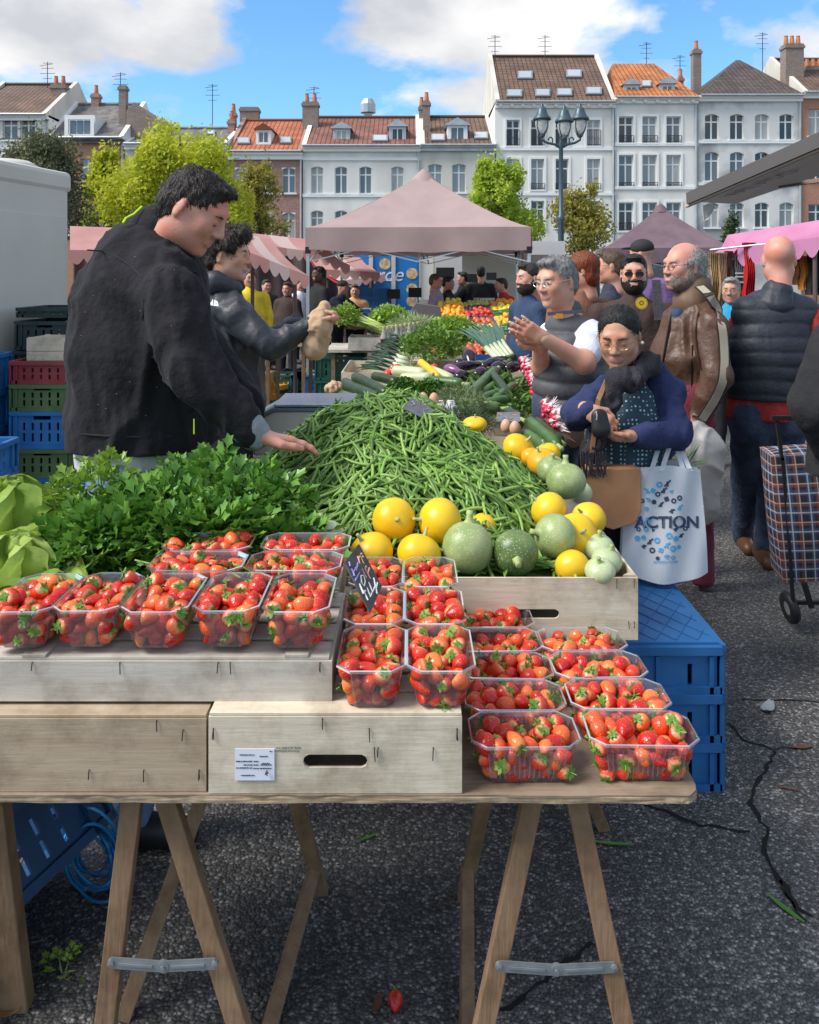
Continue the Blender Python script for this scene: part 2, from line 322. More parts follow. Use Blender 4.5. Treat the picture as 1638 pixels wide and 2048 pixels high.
# ================================================================ houses
def tile_mat(name, c1, c2, sx=3.6, sz=4.2):
    m = bpy.data.materials.new(name); m.use_nodes = True; n = m.node_tree.nodes; l = m.node_tree.links; b = n['Principled BSDF']; b.inputs['Roughness'].default_value = .75
    tcn = n.new('ShaderNodeTexCoord'); mp_ = n.new('ShaderNodeMapping'); l.new(tcn.outputs['UV'], mp_.inputs[0])
    bk = n.new('ShaderNodeTexBrick'); l.new(mp_.outputs[0], bk.inputs[0]); bk.offset = 0; bk.inputs['Scale'].default_value = 1; bk.inputs['Brick Width'].default_value = 1/sx; bk.inputs['Row Height'].default_value = 1/sz; bk.inputs['Mortar Size'].default_value = .028; bk.inputs['Mortar Smooth'].default_value = .6
    bk.inputs['Color1'].default_value = tuple(c1)+(1,); bk.inputs['Color2'].default_value = tuple(c2)+(1,); bk.inputs['Mortar'].default_value = tuple(x*.35 for x in c1)+(1,)
    x = n.new('ShaderNodeTexNoise'); l.new(mp_.outputs[0], x.inputs['Vector']); x.inputs['Scale'].default_value = .8; x.inputs['Detail'].default_value = 6
    rp = n.new('ShaderNodeValToRGB'); l.new(x.outputs[0], rp.inputs[0]); rp.color_ramp.elements[0].position = .3; rp.color_ramp.elements[0].color = (.6, .6, .6, 1); rp.color_ramp.elements[1].position = .7; rp.color_ramp.elements[1].color = (1.15, 1.1, 1.05, 1)
    mu = n.new('ShaderNodeMixRGB'); mu.blend_type = 'MULTIPLY'; mu.inputs[0].default_value = 1; l.new(bk.outputs[0], mu.inputs[1]); l.new(rp.outputs[0], mu.inputs[2]); l.new(mu.outputs[0], b.inputs['Base Color'])
    bm = n.new('ShaderNodeBump'); bm.inputs['Strength'].default_value = 1; bm.inputs['Distance'].default_value = .06; bm.invert = True; l.new(bk.outputs['Fac'], bm.inputs['Height']); l.new(bm.outputs[0], b.inputs['Normal'])
    return m
def brick_mat(name, c1, c2):
    m = bpy.data.materials.new(name); m.use_nodes = True; n = m.node_tree.nodes; l = m.node_tree.links; b = n['Principled BSDF']; b.inputs['Roughness'].default_value = .85
    tcn = n.new('ShaderNodeTexCoord'); sp = n.new('ShaderNodeSeparateXYZ'); l.new(tcn.outputs['Object'], sp.inputs[0]); ad_ = n.new('ShaderNodeMath'); l.new(sp.outputs[0], ad_.inputs[0]); l.new(sp.outputs[1], ad_.inputs[1]); cb = n.new('ShaderNodeCombineXYZ'); l.new(ad_.outputs[0], cb.inputs[0]); l.new(sp.outputs[2], cb.inputs[1])
    bk = n.new('ShaderNodeTexBrick'); l.new(cb.outputs[0], bk.inputs[0]); bk.inputs['Scale'].default_value = 1; bk.inputs['Brick Width'].default_value = .22; bk.inputs['Row Height'].default_value = .07; bk.inputs['Mortar Size'].default_value = .008
    bk.inputs['Color1'].default_value = tuple(c1)+(1,); bk.inputs['Color2'].default_value = tuple(c2)+(1,); bk.inputs['Mortar'].default_value = (.3, .27, .24, 1); l.new(bk.outputs[0], b.inputs['Base Color'])
    return m
M_white = mat('white_render', (.60, .57, .52), .85, (.79, .77, .73), .5, det=9, stretch=(1, 1, .35), ramp=(.28, .55))
M_cream = mat('cream_render', (.48, .45, .38), .85, (.66, .63, .56), .6, det=9, stretch=(1, 1, .4), ramp=(.3, .58))
M_weather = mat('weathered_render', (.34, .34, .34), .9, (.68, .67, .65), .55, det=10, ramp=(.36, .56))
M_trim = mat('white_trim', (.80, .80, .79), .6)
M_zinc = mat('zinc', (.36, .40, .43), .45, (.46, .49, .51), 2, metal=.5)
M_slate = mat('slate', (.09, .085, .085), .7, (.2, .18, .17), 2.5, det=8)
M_bred = brick_mat('brick_red', (.30, .13, .10), (.40, .2, .16))
M_borg = brick_mat('brick_orange', (.42, .16, .08), (.5, .22, .12))
M_bbrn = brick_mat('brick_brown', (.17, .12, .10), (.25, .18, .15))
M_tbrn = tile_mat('tiles_brown', (.17, .105, .075), (.23, .14, .10))
M_tred = tile_mat('tiles_red', (.50, .15, .07), (.60, .2, .10))
M_tdrd = tile_mat('tiles_dark_red', (.26, .11, .08), (.34, .15, .11))
M_torg = tile_mat('tiles_orange', (.55, .19, .06), (.65, .25, .09))
M_tdrk = tile_mat('tiles_dark', (.10, .075, .07), (.15, .11, .10))
M_pot = mat('clay_pot', (.55, .22, .10), .8, (.4, .16, .08), 6)
M_iron = mat('black_iron', (.02, .02, .022), .5)
M_glass = [mat('window_glass_dark', (.035, .045, .055), .08, spec=.8), mat('window_glass_grey', (.12, .15, .18), .1, spec=.8), mat('window_curtain', (.42, .43, .42), .25, (.30, .32, .33), 5, stretch=(6, 6, .3), spec=.8), mat('window_blind', (.26, .29, .31), .2, spec=.8)]
M_wood_fr = mat('painted_frame', (.75, .75, .74), .5)
def facade(mb, x0, x1, z0, z1, Y, ops, m, dp=.22):
    xs = sorted({x0, x1} | {o[0] for o in ops} | {o[1] for o in ops}); zs = sorted({z0, z1} | {o[2] for o in ops} | {o[3] for o in ops})
    for a, b in zip(xs[:-1], xs[1:]):
        for c, d in zip(zs[:-1], zs[1:]):
            mxx, mz = (a+b)/2, (c+d)/2
            if any(o[0] < mxx < o[1] and o[2] < mz < o[3] for o in ops): continue
            mb.poly([(a, Y, c), (b, Y, c), (b, Y, d), (a, Y, d)], m)
    for a, b, c, d in ops:
        q = Y+dp
        mb.poly([(a, Y, c), (a, Y, d), (a, q, d), (a, q, c)], m); mb.poly([(b, Y, c), (b, q, c), (b, q, d), (b, Y, d)], m)
        mb.poly([(a, Y, d), (b, Y, d), (b, q, d), (a, q, d)], m); mb.poly([(a, Y, c), (a, q, c), (b, q, c), (b, Y, c)], m)
def window(par, a, b, c, d, Y, dp=.22, rail=0, surround=0, arch=0, transom=.3, sill=1):
    q = Y+dp-.06; t = .055; mb = MB()
    for x0, x1, z0, z1 in ((a, a+t, c, d), (b-t, b, c, d), (a+t, b-t, c, c+t), (a+t, b-t, d-t, d), ((a+b)/2-.045, (a+b)/2+.045, c+t, d-t)):
        mb.box2((x0, q, z0), (x1, q+.05, z1))
    zt = d-(d-c)*transom; mb.box2((a+t, q-.004, zt-.04), (b-t, q+.046, zt+.04))
    wn = mb.build('window', M_wood_fr, par)
    pm = M_glass[random.choices([0, 1, 2, 3], [4, 3, 3, 2])[0]]
    for x0, x1 in ((a+t, (a+b)/2-.045), ((a+b)/2+.045, b-t)):
        MB().box2((x0, q+.02, c+t), (x1, q+.03, d-t)).build('pane', pm, wn)
    if arch:       # curved head of the opening: a filler with a segmental soffit
        n = 8; pts = [(a, Y+.004, d), (b, Y+.004, d)]+[(b-(b-a)*i/n, Y+.004, d-arch+arch*math.sin(math.pi*i/n)) for i in range(n+1)]
        MB().prism(pts, (0, dp-.07, 0)).build('arch', par.get('wm') and MATS.get(par['wm']) or M_trim, wn)
    if sill: MB().box2((a-.1, Y-.09, c-.09), (b+.1, Y+.1, c-.002)).build('sill', M_trim, wn)
    if surround:
        s = surround; mb = MB()
        for x0, x1, z0, z1 in ((a-s, a, c, d+s), (b, b+s, c, d+s), (a, b, d, d+s)): mb.box2((x0, Y-.05, z0), (x1, Y+.003, z1))
        mb.build('surround', M_trim, wn)
    if rail:
        mb = MB(); h = c+rail; mb.box2((a-.02, Y-.10, h-.03), (b+.02, Y-.07, h)); mb.box2((a-.02, Y-.1, c+.06), (b+.02, Y-.07, c+.09))
        nb = max(5, int((b-a)/.11))
        for i in range(nb+1):
            x = a+(b-a)*i/nb; mb.box2((x-.011, Y-.095, c+.02), (x+.011, Y-.075, h))
        mb.tube([(a+(b-a)*i/12, Y-.085, c+rail*.5+.09*math.sin(i*math.pi/2)) for i in range(13)], .012, 5)
        mb.build('railing', M_iron, wn)
def uvmesh(name, quads, m, parent):     # roof planes with metre UVs
    me = bpy.data.meshes.new(name); vs = []; fs = []; uv = []
    for q in quads:
        q = [Vector(p) for p in q]; fs.append(tuple(range(len(vs), len(vs)+len(q)))); vs += q
        ex = (q[1]-q[0]).normalized(); nn = ex.cross(q[2]-q[0]).normalized(); ey = nn.cross(ex)
        uv += [((p-q[0]).dot(ex)+q[0].x, (p-q[0]).dot(ey)) for p in q]
    me.from_pydata(vs, [], fs); l = me.uv_layers.new(name='UVMap')
    for i, c in enumerate(uv): l.data[i].uv = c
    me.materials.append(m); return link(name, me, parent)
def chimney(par, u0, u1, v0, v1, Y, m, pots=2, name='chimney', lean=0):
    a, b = XU(u0, Y), XU(u1, Y); z0, z1 = ZV(v1, Y), ZV(v0, Y); dp = max(.5, (b-a)*.7); mb = MB()
    mb.box2((a, Y-dp/2, z0-1.5), (b, Y+dp/2, z1), m); mb.box2((a-.06, Y-dp/2-.06, z1-.28), (b+.06, Y+dp/2+.06, z1-.12), m)
    for i in range(pots):
        x = a+(b-a)*(i+.5)/pots; mb.lathe([(.13, z1-.02), (.15, z1+.1), (.11, z1+.5), (.13, z1+.55), (.09, z1+.55), (.09, z1+.2)], (x, Y, 0), 10, M_pot)
    return mb.build(name, m, par)
def antenna(par, u, v0, v1, Y, n=4):
    z0, z1 = ZV(v1, Y), ZV(v0, Y); x = XU(u, Y); mb = MB(); mb.tube([(x, Y, z0-.8), (x, Y, z1)], .025, 5)
    for i in range(n):
        z = z1-.1-i*.33; s = .25+.1*(i % 3); mb.tube([(x-s, Y-.1, z), (x+s, Y+.1, z+.05)], .014, 4)
    mb.tube([(x-.5, Y, z1-.25), (x+.35, Y, z1-.12)], .016, 4)
    return mb.build('antenna', M_iron, par)
def skylight(par, u0, u1, v0, v1, roofpt):      # roofpt(u,v) -> point on the slope and its normal
    c = [roofpt(u, v) for u, v in ((u0, v1), (u1, v1), (u1, v0), (u0, v0))]; nn = (c[1]-c[0]).cross(c[3]-c[0]).normalized()
    if nn.y > 0: nn = -nn
    s = MB().prism([p+nn*.02 for p in c], nn*.1).build('skylight', mat('skylight_frame', (.22, .24, .26), .4), par)
    mid = sum(c, Vector())/4; MB().prism([mid+(p-mid)*.82+nn*.125 for p in c], nn*.012).build('pane', mat('skylight_glass', (.38, .43, .47), .06, spec=.9), s)
def dormer(par, uc, v0, v1, Yf, wpx, m, hood=1, mt=None):
    Y = Yf+.5; a, b = XU(uc-wpx/2, Y), XU(uc+wpx/2, Y); z0, z1 = ZV(v1, Y), ZV(v0, Y); h = z1-z0; zw = z0+h*.72
    mb = MB(); wx = (b-a); t = wx*.16; facade(mb, a, b, z0-.4, zw, Y, [(a+t, b-t, z0+.12, zw-.1)], m, .12)
    mb.poly([(a, Y, z0-.4), (a, Y, zw), (a, Y+2.2, zw), (a, Y+2.2, z0-.4)], m); mb.poly([(b, Y, z0-.4), (b, Y+2.2, z0-.4), (b, Y+2.2, zw), (b, Y, zw)], m)
    d = mb.build('dormer', m, par)
    n = 6; o = wx*.12; pts = [(a-o, Y-.15, zw), (b+o, Y-.15, zw)]+[(b+o-(wx+2*o)*i/n, Y-.15, zw+.05+(z1-zw)*(math.sin(math.pi*i/n) if hood == 2 else 1-abs(2*i/n-1))) for i in range(n+1)]
    MB().prism(pts, (0, 2.4, 0)).build('dormer_roof', mt or M_zinc, d)
    MB().box2((a+t, Y+.06, z0+.12), (b-t, Y+.1, zw-.1)).build('pane', random.choice(M_glass[:3]), d)
    f = MB(); q = Y+.02
    for x0, x1, c, e_ in ((a+t, a+t+.05, z0+.12, zw-.1), (b-t-.05, b-t, z0+.12, zw-.1), (a+t+.05, b-t-.05, zw-.15, zw-.1), (a+t+.05, b-t-.05, z0+.12, z0+.17), ((a+b)/2-.03, (a+b)/2+.03, z0+.17, zw-.15)): f.box2((x0, q, c), (x1, q+.05, e_))
    f.build('window_frame', M_wood_fr, d)
def house(u0, u1, vc, vr, wm, rm, label, cols=(), rows=(), wpx=24, Yf=50., dep=9., rail=None, surround=0, arch=0, hip=None, dent=0, cornice=M_trim, bands=(), dorm=(), skyl=(), chim=(), ant=(), name='town_house', ridge_span=None, over=.35, corn_h=.35):
    x0, x1 = XU(u0, Yf), XU(u1, Yf); zc = ZV(vc, Yf); h = thing(name, ((x0+x1)/2, Yf, 0), label, 'house', 'terraced houses round the square'); h['wm'] = wm.name
    ops = []; kinds = []
    for ri, (va, vb) in enumerate(rows):
        for ui, u in enumerate(cols):
            ops.append((XU(u-wpx/2, Yf), XU(u+wpx/2, Yf), ZV(vb, Yf), ZV(va, Yf))); kinds.append((ri, ui))
    mb = MB(); facade(mb, x0, x1, 0, zc, Yf, ops, wm)
    mb.poly([(x0, Yf, 0), (x0, Yf, zc), (x0, Yf+dep, zc), (x0, Yf+dep, 0)], wm); mb.poly([(x1, Yf, 0), (x1, Yf+dep, 0), (x1, Yf+dep, zc), (x1, Yf, zc)], wm); mb.poly([(x0, Yf+dep, 0), (x1, Yf+dep, 0), (x1, Yf+dep, zc), (x0, Yf+dep, zc)], wm)
    wall = mb.build('wall', wm, h)
    for o, (ri, ui) in zip(ops, kinds): window(h, *o, Yf, rail=(rail[ri] if rail else 0), surround=surround, arch=arch)
    cn = MB(); cn.box2((x0, Yf-over, zc-corn_h*.45), (x1, Yf-.002, zc)); cn.box2((x0, Yf-over*.6, zc-corn_h), (x1, Yf-.002, zc-corn_h*.45)); cn = cn.build('cornice', cornice, h)
    if dent:
        k = int((x1-x0)/dent)
        for i in range(k): x = x0+(i+.5)*(x1-x0)/k; MB().box2((x-.09, Yf-over*.95, zc-corn_h*.85), (x+.09, Yf-over*.61, zc-corn_h*.46)).build('bracket', cornice, cn)
    for v in bands: z = ZV(v, Yf); MB().box2((x0, Yf-.08, z-.09), (x1, Yf-.002, z+.09)).build('string_course', M_trim, h)
    MB().tube([(x1-.12, Yf-.09, .2), (x1-.12, Yf-.09, zc-corn_h)], .06, 6).build('downpipe', M_zinc, h); MB().tube([(x0+.05, Yf-over-.07, zc-.02), (x1-.05, Yf-over-.07, zc-.02)], .07, 6).build('gutter', M_zinc, h)
    Ym = Yf+dep/2; zr = ZV(vr, Ym); y0 = Yf-over-.05; th = .14
    sl = lambda y: zc+.02+(zr-zc-.02)*(y-y0)/(Ym-y0)
    if hip:
        ax0, ax1 = XU(hip[0], Ym), XU(hip[1], Ym); A = [(x0, y0, zc+.02), (x1, y0, zc+.02), (ax1, Ym, zr), (ax0, Ym, zr)]
        q = [A, [(x1, y0, zc+.02), (x1, Yf+dep, zc+.02), (ax1, Ym, zr)], [(x0, Yf+dep, zc+.02), (x0, y0, zc+.02), (ax0, Ym, zr)], [(x1, Yf+dep, zc+.02), (x0, Yf+dep, zc+.02), (ax0, Ym, zr), (ax1, Ym, zr)]]
        rf = uvmesh('roof', q, rm, h)
    else:
        rf = uvmesh('roof', [[(x0, y0, zc+.02), (x1, y0, zc+.02), (x1, Ym, zr), (x0, Ym, zr)], [(x1, Yf+dep, zc+.02), (x0, Yf+dep, zc+.02), (x0, Ym, zr), (x1, Ym, zr)]], rm, h)
        for x in (x0+.13, x1-.13):          # parapets along the party walls
            pr = [(x-.13, y0+.02, zc+.03), (x-.13, Ym, zr+.22), (x-.13, Yf+dep, zc+.03), (x-.13, Yf+dep, zc-.5), (x-.13, y0+.02, zc-.1)]
            MB().prism(pr, (.26, 0, 0)).build('parapet', wm if wm in (M_bred,) else M_cream if rm is M_tbrn else M_trim, h)
        MB().tube([(x0+.2, Ym, zr+.03), (x1-.2, Ym, zr+.03)], .13, 6).build('ridge_tiles', rm, rf)
    def rp(u, v):     # point of the front slope behind a pixel
        dxy = Vector(((u-CU)/F, 1, -(v-HV)/F)); a = (zr-zc-.02)/(Ym-y0)
        t = (zc+.02-a*y0-CH)/(dxy.z-a); return Vector((0, 0, CH))+dxy*t
    for s in skyl: skylight(rf, *s, rp)
    for d in dorm: dormer(h, d[0], d[1], d[2], Yf, d[3], *d[4:])
    for c in chim: chimney(rf, *c)
    for a in ant: antenna(rf, *a)
    return h
W4 = ((333, 387), (421, 470)); 
house(605, 841, 292, 236, M_white, M_tdrd, 'white rendered house with dark red tiled roof and two grey dormers', cols=(634, 682, 731, 795), rows=W4, wpx=25, arch=.12, bands=(391, 318), dorm=((683, 245, 289, 34, M_zinc), (795, 240, 287, 34, M_zinc)), skyl=((745, 776, 273, 285),), chim=((606, 637, 205, 262, 53., M_bbrn, 2), (838, 858, 212, 255, 54., M_bbrn, 2)), ant=((628, 173, 205, 53.),))
house(455, 606, 303, 242, M_bred, M_tred, 'red brick house with bright red tiled roof and white gutter board', cols=(483, 530, 577), rows=((335, 386), (425, 480)), wpx=27, arch=.14, corn_h=.5, dorm=((527, 248, 290, 30, M_trim, 1, M_tred),), skyl=((475, 500, 278, 290), (560, 583, 277, 289)), chim=((457, 470, 240, 275, 53., M_bred, 1), (482, 518, 216, 250, 56., M_bbrn, 0)))
house(841, 992, 291, 235, M_cream, M_tbrn, 'cream rendered house with brown tiled roof and one white dormer', cols=(870, 918, 966), rows=((328, 385), (420, 480)), wpx=28, arch=.1, cornice=M_zinc, dorm=((915, 237, 286, 40, M_trim),), skyl=((862, 890, 271, 284), (948, 976, 267, 280)), chim=((846, 860, 203, 240, 52., M_bbrn, 1),))
house(990, 1230, 205, 114, M_white, M_tbrn, 'tall white house with steep brown roof and six skylights', cols=(1026, 1075, 1124, 1187), rows=((240, 292), (318, 380), (402, 455)), wpx=26, rail=(.95, .4, 0), surround=.13, dent=.62, bands=(298, 388), skyl=((1035, 1065, 145, 160), (1132, 1163, 142, 157), (1013, 1044, 182, 196), (1070, 1100, 181, 195), (1113, 1144, 180, 194), (1171, 1203, 177, 191)), ant=((990, 70, 116, 54.), (1090, 70, 116, 54.)))
house(1229, 1395, 196, 127, M_white, M_torg, 'white house with orange hipped roof and two round headed dormers', cols=(1252, 1299, 1347), rows=((233, 286), (310, 373), (405, 462)), wpx=29, rail=(.45, .25, .5), surround=.13, dent=.62, bands=(289, 376), hip=(1225, 1308), dorm=((1263, 160, 194, 30, M_zinc, 2), (1335, 158, 192, 30, M_zinc, 2)), skyl=((1283, 1302, 164, 176),), chim=((1384, 1400, 100, 190, 52., M_bbrn, 1), (1356, 1365, 155, 175, 56., M_bred, 1)), ant=((1293, 84, 125, 55.), (1360, 110, 160, 57.)))
house(1396, 1603, 192, 120, M_weather, M_tdrk, 'grey weathered house with stained render and dark hipped roof', cols=(1424, 1474, 1524, 1573), rows=((228, 279), (304, 362), (405, 455)), wpx=28, arch=.14, hip=(1472, 1480), bands=(284, 368), chim=((1566, 1602, 90, 190, 52., M_bbrn, 3),), ant=((1525, 65, 150, 55.),))
house(1603, 1800, 186, 120, M_borg, M_tbrn, 'orange brick house with brown roof beside the grey weathered house', cols=(1634, 1690), rows=((218, 272), (300, 360), (408, 460)), wpx=34, chim=((1608, 1645, 135, 170, 53., M_bbrn, 3),))
house(250, 456, 288, 258, M_cream, M_slate, 'low house with flat pitched slate roof mostly behind the yellow tree', cols=(300, 350, 400), rows=((330, 385), (420, 475)), wpx=28, skyl=((283, 305, 268, 276), (415, 430, 264, 272)), chim=((462, 472, 225, 260, 54., M_bred, 1),), ant=((425, 168, 260, 55.),))
hm = house(96, 250, 276, 210, M_borg, M_slate, 'orange brick house with slate mansard attic and zinc roof', cols=(130, 175, 215), rows=((318, 370), (420, 470)), wpx=28, dep=8., cornice=M_slate, chim=((240, 254, 172, 270, 51.5, M_bbrn, 0), (185, 200, 188, 215, 54., M_bred, 1)), ant=((241, 145, 175, 51.5),))
Yq = 50.; dm = MB(); xa, xb = XU(133, Yq), XU(192, Yq); za, zb = ZV(277, Yq), ZV(232, Yq)
facade(dm, xa, xb, za, zb, Yq-.3, [(xa+.22, xb-.22, za+.2, zb-.25)], M_trim, .15); dm.box2((xa, Yq-.13, za), (xb, Yq+3, zb), M_trim); dmo = dm.build('dormer', M_trim, hm)
for i in range(3): MB().box2((xa+.25+i*(xb-xa-.5)/3+.05, Yq-.2, za+.25), (xa+.25+(i+1)*(xb-xa-.5)/3-.05, Yq-.16, zb-.3)).build('pane', M_glass[1], dmo)
gb = MB(); gb.prism([P(252, 276, 51), P(252, 222, 51), P(268, 204, 51), P(322, 248, 51), P(322, 276, 51)], (0, 7, 0), M_bbrn); gb.build('gable_wall', M_bbrn, hm)
house(-70, 97, 230, 170, M_white, M_tbrn, 'white house with brown tiled roof and chimney of clay pots', cols=(-20, 20, 55), rows=((238, 280), (310, 370)), wpx=30, chim=((105, 134, 170, 215, 53., M_bbrn, 2),), ant=((95, 124, 165, 54.),))
# roof vent with cowl on the white house
cv = MB(); cx, cy, cz = XU(736, 55), 55, ZV(238, 55); cv.lathe([(.28, cz-1), (.28, cz+.35), (.5, cz+.4), (.5, cz+.95), (.32, cz+1.3), (.0, cz+1.32)], (cx, cy, 0), 12); tag(cv.build('roof_vent', M_zinc), 'round metal extractor cowl behind the dark red tiled roof', 'roof vent')
# far closing mass so the square does not end in bare ground behind the stalls
house(-460, -70, 250, 190, M_bred, M_tbrn, 'red brick house at the far end of the terrace', cols=(-420, -350, -280, -210, -140), rows=((280, 330), (370, 430)), wpx=30)

# ================================================================ trees
def leaf_mat(name, a, b, tl=.45): return mat(name, a, .6, b, 1.3, det=6, tl=tl, spec=.3)
def tree(name, uc, Y, ub, vt, vb, lm, label, seed, n=9000, ls=.16, bark=mat('bark', (.10, .075, .05), .9, (.05, .04, .03), 9)):
    rs = np.random.RandomState(seed); cx = XU(uc, Y); rx = (XU(ub, Y)-cx); zt = ZV(vt, Y); zb = ZV(vb, Y); t = thing(name, (cx, Y, 0), label, 'tree')
    cl = []      # clumps
    for i in range(26):
        a = rs.rand()*2*math.pi; q = math.sqrt(rs.rand())*.78; h = rs.rand(); tp = 1-.62*h**1.6
        cl.append((cx+math.cos(a)*q*rx*tp, Y+math.sin(a)*q*rx*tp, zb+(zt-zb)*(.12+.78*h), rx*rs.uniform(.2, .38)*(1-.35*h)))
    mb = MB(); mb.tube([(cx, Y, 0), (cx+.05, Y, zb), (cx, Y, zb+(zt-zb)*.5), (cx, Y, zt-.4)], [.19, .15, .09, .02], 8)
    for c in cl: mb.tube([(cx, Y, max(zb*.9, c[2]-(abs(c[0]-cx)+abs(c[1]-Y))*.9-.3)), ((cx+c[0])/2, (Y+c[1])/2, c[2]-c[3]*.6), c[:3]], [.06, .035, .012], 5)
    mb.build('trunk', bark, t)
    k = rs.randint(0, len(cl), n); C = np.array([c[:3] for c in cl])[k]; Rr = np.array([c[3] for c in cl])[k]
    d = rs.normal(size=(n, 3)); d /= np.linalg.norm(d, axis=1)[:, None]; p = C+d*(Rr*rs.rand(n)**.45)[:, None]*np.array((1.1, 1.1, 1.25))
    up = rs.rand(n) < .12; p[up, 2] += rs.rand(up.sum())*.5      # stray shoots
    ax = rs.normal(size=(n, 3)); ax /= np.linalg.norm(ax, axis=1)[:, None]; bx = np.cross(ax, rs.normal(size=(n, 3))); bx /= np.linalg.norm(bx, axis=1)[:, None]
    s = (ls*rs.uniform(.6, 1.3, n))[:, None]; V = np.stack([p-ax*s*.5, p+bx*s*.3, p+ax*s*.6, p-bx*s*.3], 1).reshape(-1, 3)
    Q = np.arange(4*n).reshape(-1, 4); o = qmesh('crown', V, Q, np.zeros(n), [lm], t); return t
Ly = leaf_mat('leaves_yellow', (.40, .47, .035), (.62, .62, .06)); Lg = leaf_mat('leaves_yellow_green', (.30, .44, .045), (.52, .62, .08)); Lo = leaf_mat('leaves_olive', (.11, .13, .065), (.20, .21, .11), .3); Lb = leaf_mat('leaves_autumn', (.27, .27, .06), (.42, .36, .08)); Ld = leaf_mat('leaves_dark', (.05, .09, .04), (.1, .14, .06), .25)
tree('maple_tree', 360, 32, 545, 250, 490, Ly, 'large bright yellow tree before the low slate roofed house', 3, 22000, .17)
tree('maple_tree', 215, 33, 275, 290, 470, Ly, 'narrow yellow tree between the olive tree and the large yellow one', 4, 5000, .17)
tree('maple_tree', 515, 36, 590, 320, 480, Lb, 'thin browning tree before the red brick house', 5, 3500, .17)
tree('olive_tree', 70, 27, 215, 262, 470, Lo, 'grey green evergreen tree standing behind the beige van', 6, 15000, .13)
tree('maple_tree', 1000, 36, 1100, 318, 500, Lg, 'lime green tree behind the large pink canopy', 8, 11000, .17)
tree('maple_tree', 1160, 38, 1245, 365, 520, Lb, 'rusty autumn tree behind the street lamp', 9, 5500, .17)
tree('shrub_tree', 1462, 30, 1490, 425, 520, Ld, 'small dark green tree behind the pink clothes stall', 10, 2200, .13)
# ================================================================ street lamp
M_lamp = mat('lamp_paint', (.06, .095, .115), .4, metal=.3); M_lglass = mat('lamp_glass', (.75, .76, .72), .15, trans=.6)
Yl = 26.; lx = XU(1122, Yl); lamp = thing('street_lamp', (lx, Yl, 0), 'blue grey cast iron street lamp with three lanterns on curling arms', 'street lamp')
zt = ZV(290, Yl); mb = MB(); mb.lathe([(.26, 0), (.26, .35), (.18, .5), (.16, 1.1), (.11, 1.3), (.085, 3.2), (.12, 3.25), (.12, 3.35), (.075, 3.4), (.065, zt-.1), (.11, zt), (.05, zt+.1), (.05, zt+.45), (0, zt+.46)], (lx, Yl, 0), 16); mb.build('post', M_lamp, lamp, smooth=True)
for a, du, dz in ((0, -38, 0), (180, 38, 0), (90, 0, -.28)):
    ex, ey = (XU(CU+du, Yl), 0) if a != 90 else (0, -.55)
    zl = zt+.28+dz*.6
    if a != 90:
        mb = MB(); mb.tube([(lx, Yl, zt-.1), (lx+ex*.35, Yl+ey*.35, zt+.02), (lx+ex*.75, Yl+ey*.75, zt-.03+.1), (lx+ex, Yl+ey, zt+.16), (lx+ex, Yl+ey, zl)], .04, 8); mb.tube([(lx+ex*(.55+.12*math.cos(t)), Yl, zt+.14+.1*math.sin(t)) for t in np.linspace(0, 5.5, 12)], .022, 6); mb.build('arm', M_lamp, lamp, smooth=True)
    else: MB().tube([(lx, Yl, zt+.2), (lx, Yl+ey, zt+.22), (lx, Yl+ey, zl)], .035, 8).build('arm', M_lamp, lamp)
    c = (lx+ex, Yl+ey, zl); la = MB(); la.lathe([(.05, -.05), (.1, 0), (.08, .03)], c, 14, M_lamp)
    for k in range(4): q = k*math.pi/2+.7; la.tube([(c[0]+.11*math.cos(q), c[1]+.11*math.sin(q), zl+.02), (c[0]+.235*math.cos(q), c[1]+.235*math.sin(q), zl+.3), (c[0]+.235*math.cos(q), c[1]+.235*math.sin(q), zl+.52)], .015, 5, M_lamp)
    la.lathe([(.25, .48), (.29, .5), (.27, .56), (.2, .64), (.15, .78), (.13, .86), (.05, .9), (.06, .95), (.025, 1.0), (0, 1.06)], c, 16, M_lamp); la = la.build('lantern', M_lamp, lamp, smooth=True)
    MB().lathe([(.07, .02), (.15, .12), (.2, .26), (.215, .42), (.2, .5)], c, 14).build('globe', M_lglass, la, smooth=True)
# ================================================================ wood, crates, table
def wood(name, a, b, ns=5, st=(1, 12, 12), bump=.08, rough=.7): return mat(name, a, rough, b, ns, bump=bump, bs=ns*3, stretch=st, det=8, ramp=(.1, .9), spec=.3, stain=1)
WX = wood('poplar_new', (.58, .49, .36), (.74, .67, .54)); WY = wood('poplar_new_deep', (.54, .45, .33), (.70, .62, .49), st=(14, 1, 14))
GX = wood('poplar_grey', (.42, .37, .31), (.66, .61, .54)); GY = wood('poplar_grey_deep', (.40, .35, .29), (.6, .55, .47), st=(14, 1, 14))
OX = wood('poplar_old', (.34, .255, .175), (.54, .43, .31)); OY = wood('poplar_old_deep', (.34, .26, .18), (.5, .4, .3), st=(14, 1, 14))
TW = wood('table_ply', (.22, .16, .11), (.36, .28, .21), ns=3, bump=.35); LEGW = wood('leg_wood', (.19, .115, .065), (.34, .22, .13), ns=4, st=(10, 10, 1), bump=.3)
M_st = mat('staple_wire', (.06, .06, .07), .4, metal=.8); M_gal = mat('galvanised', (.26, .29, .31), .5, (.34, .37, .39), 30, metal=.6)
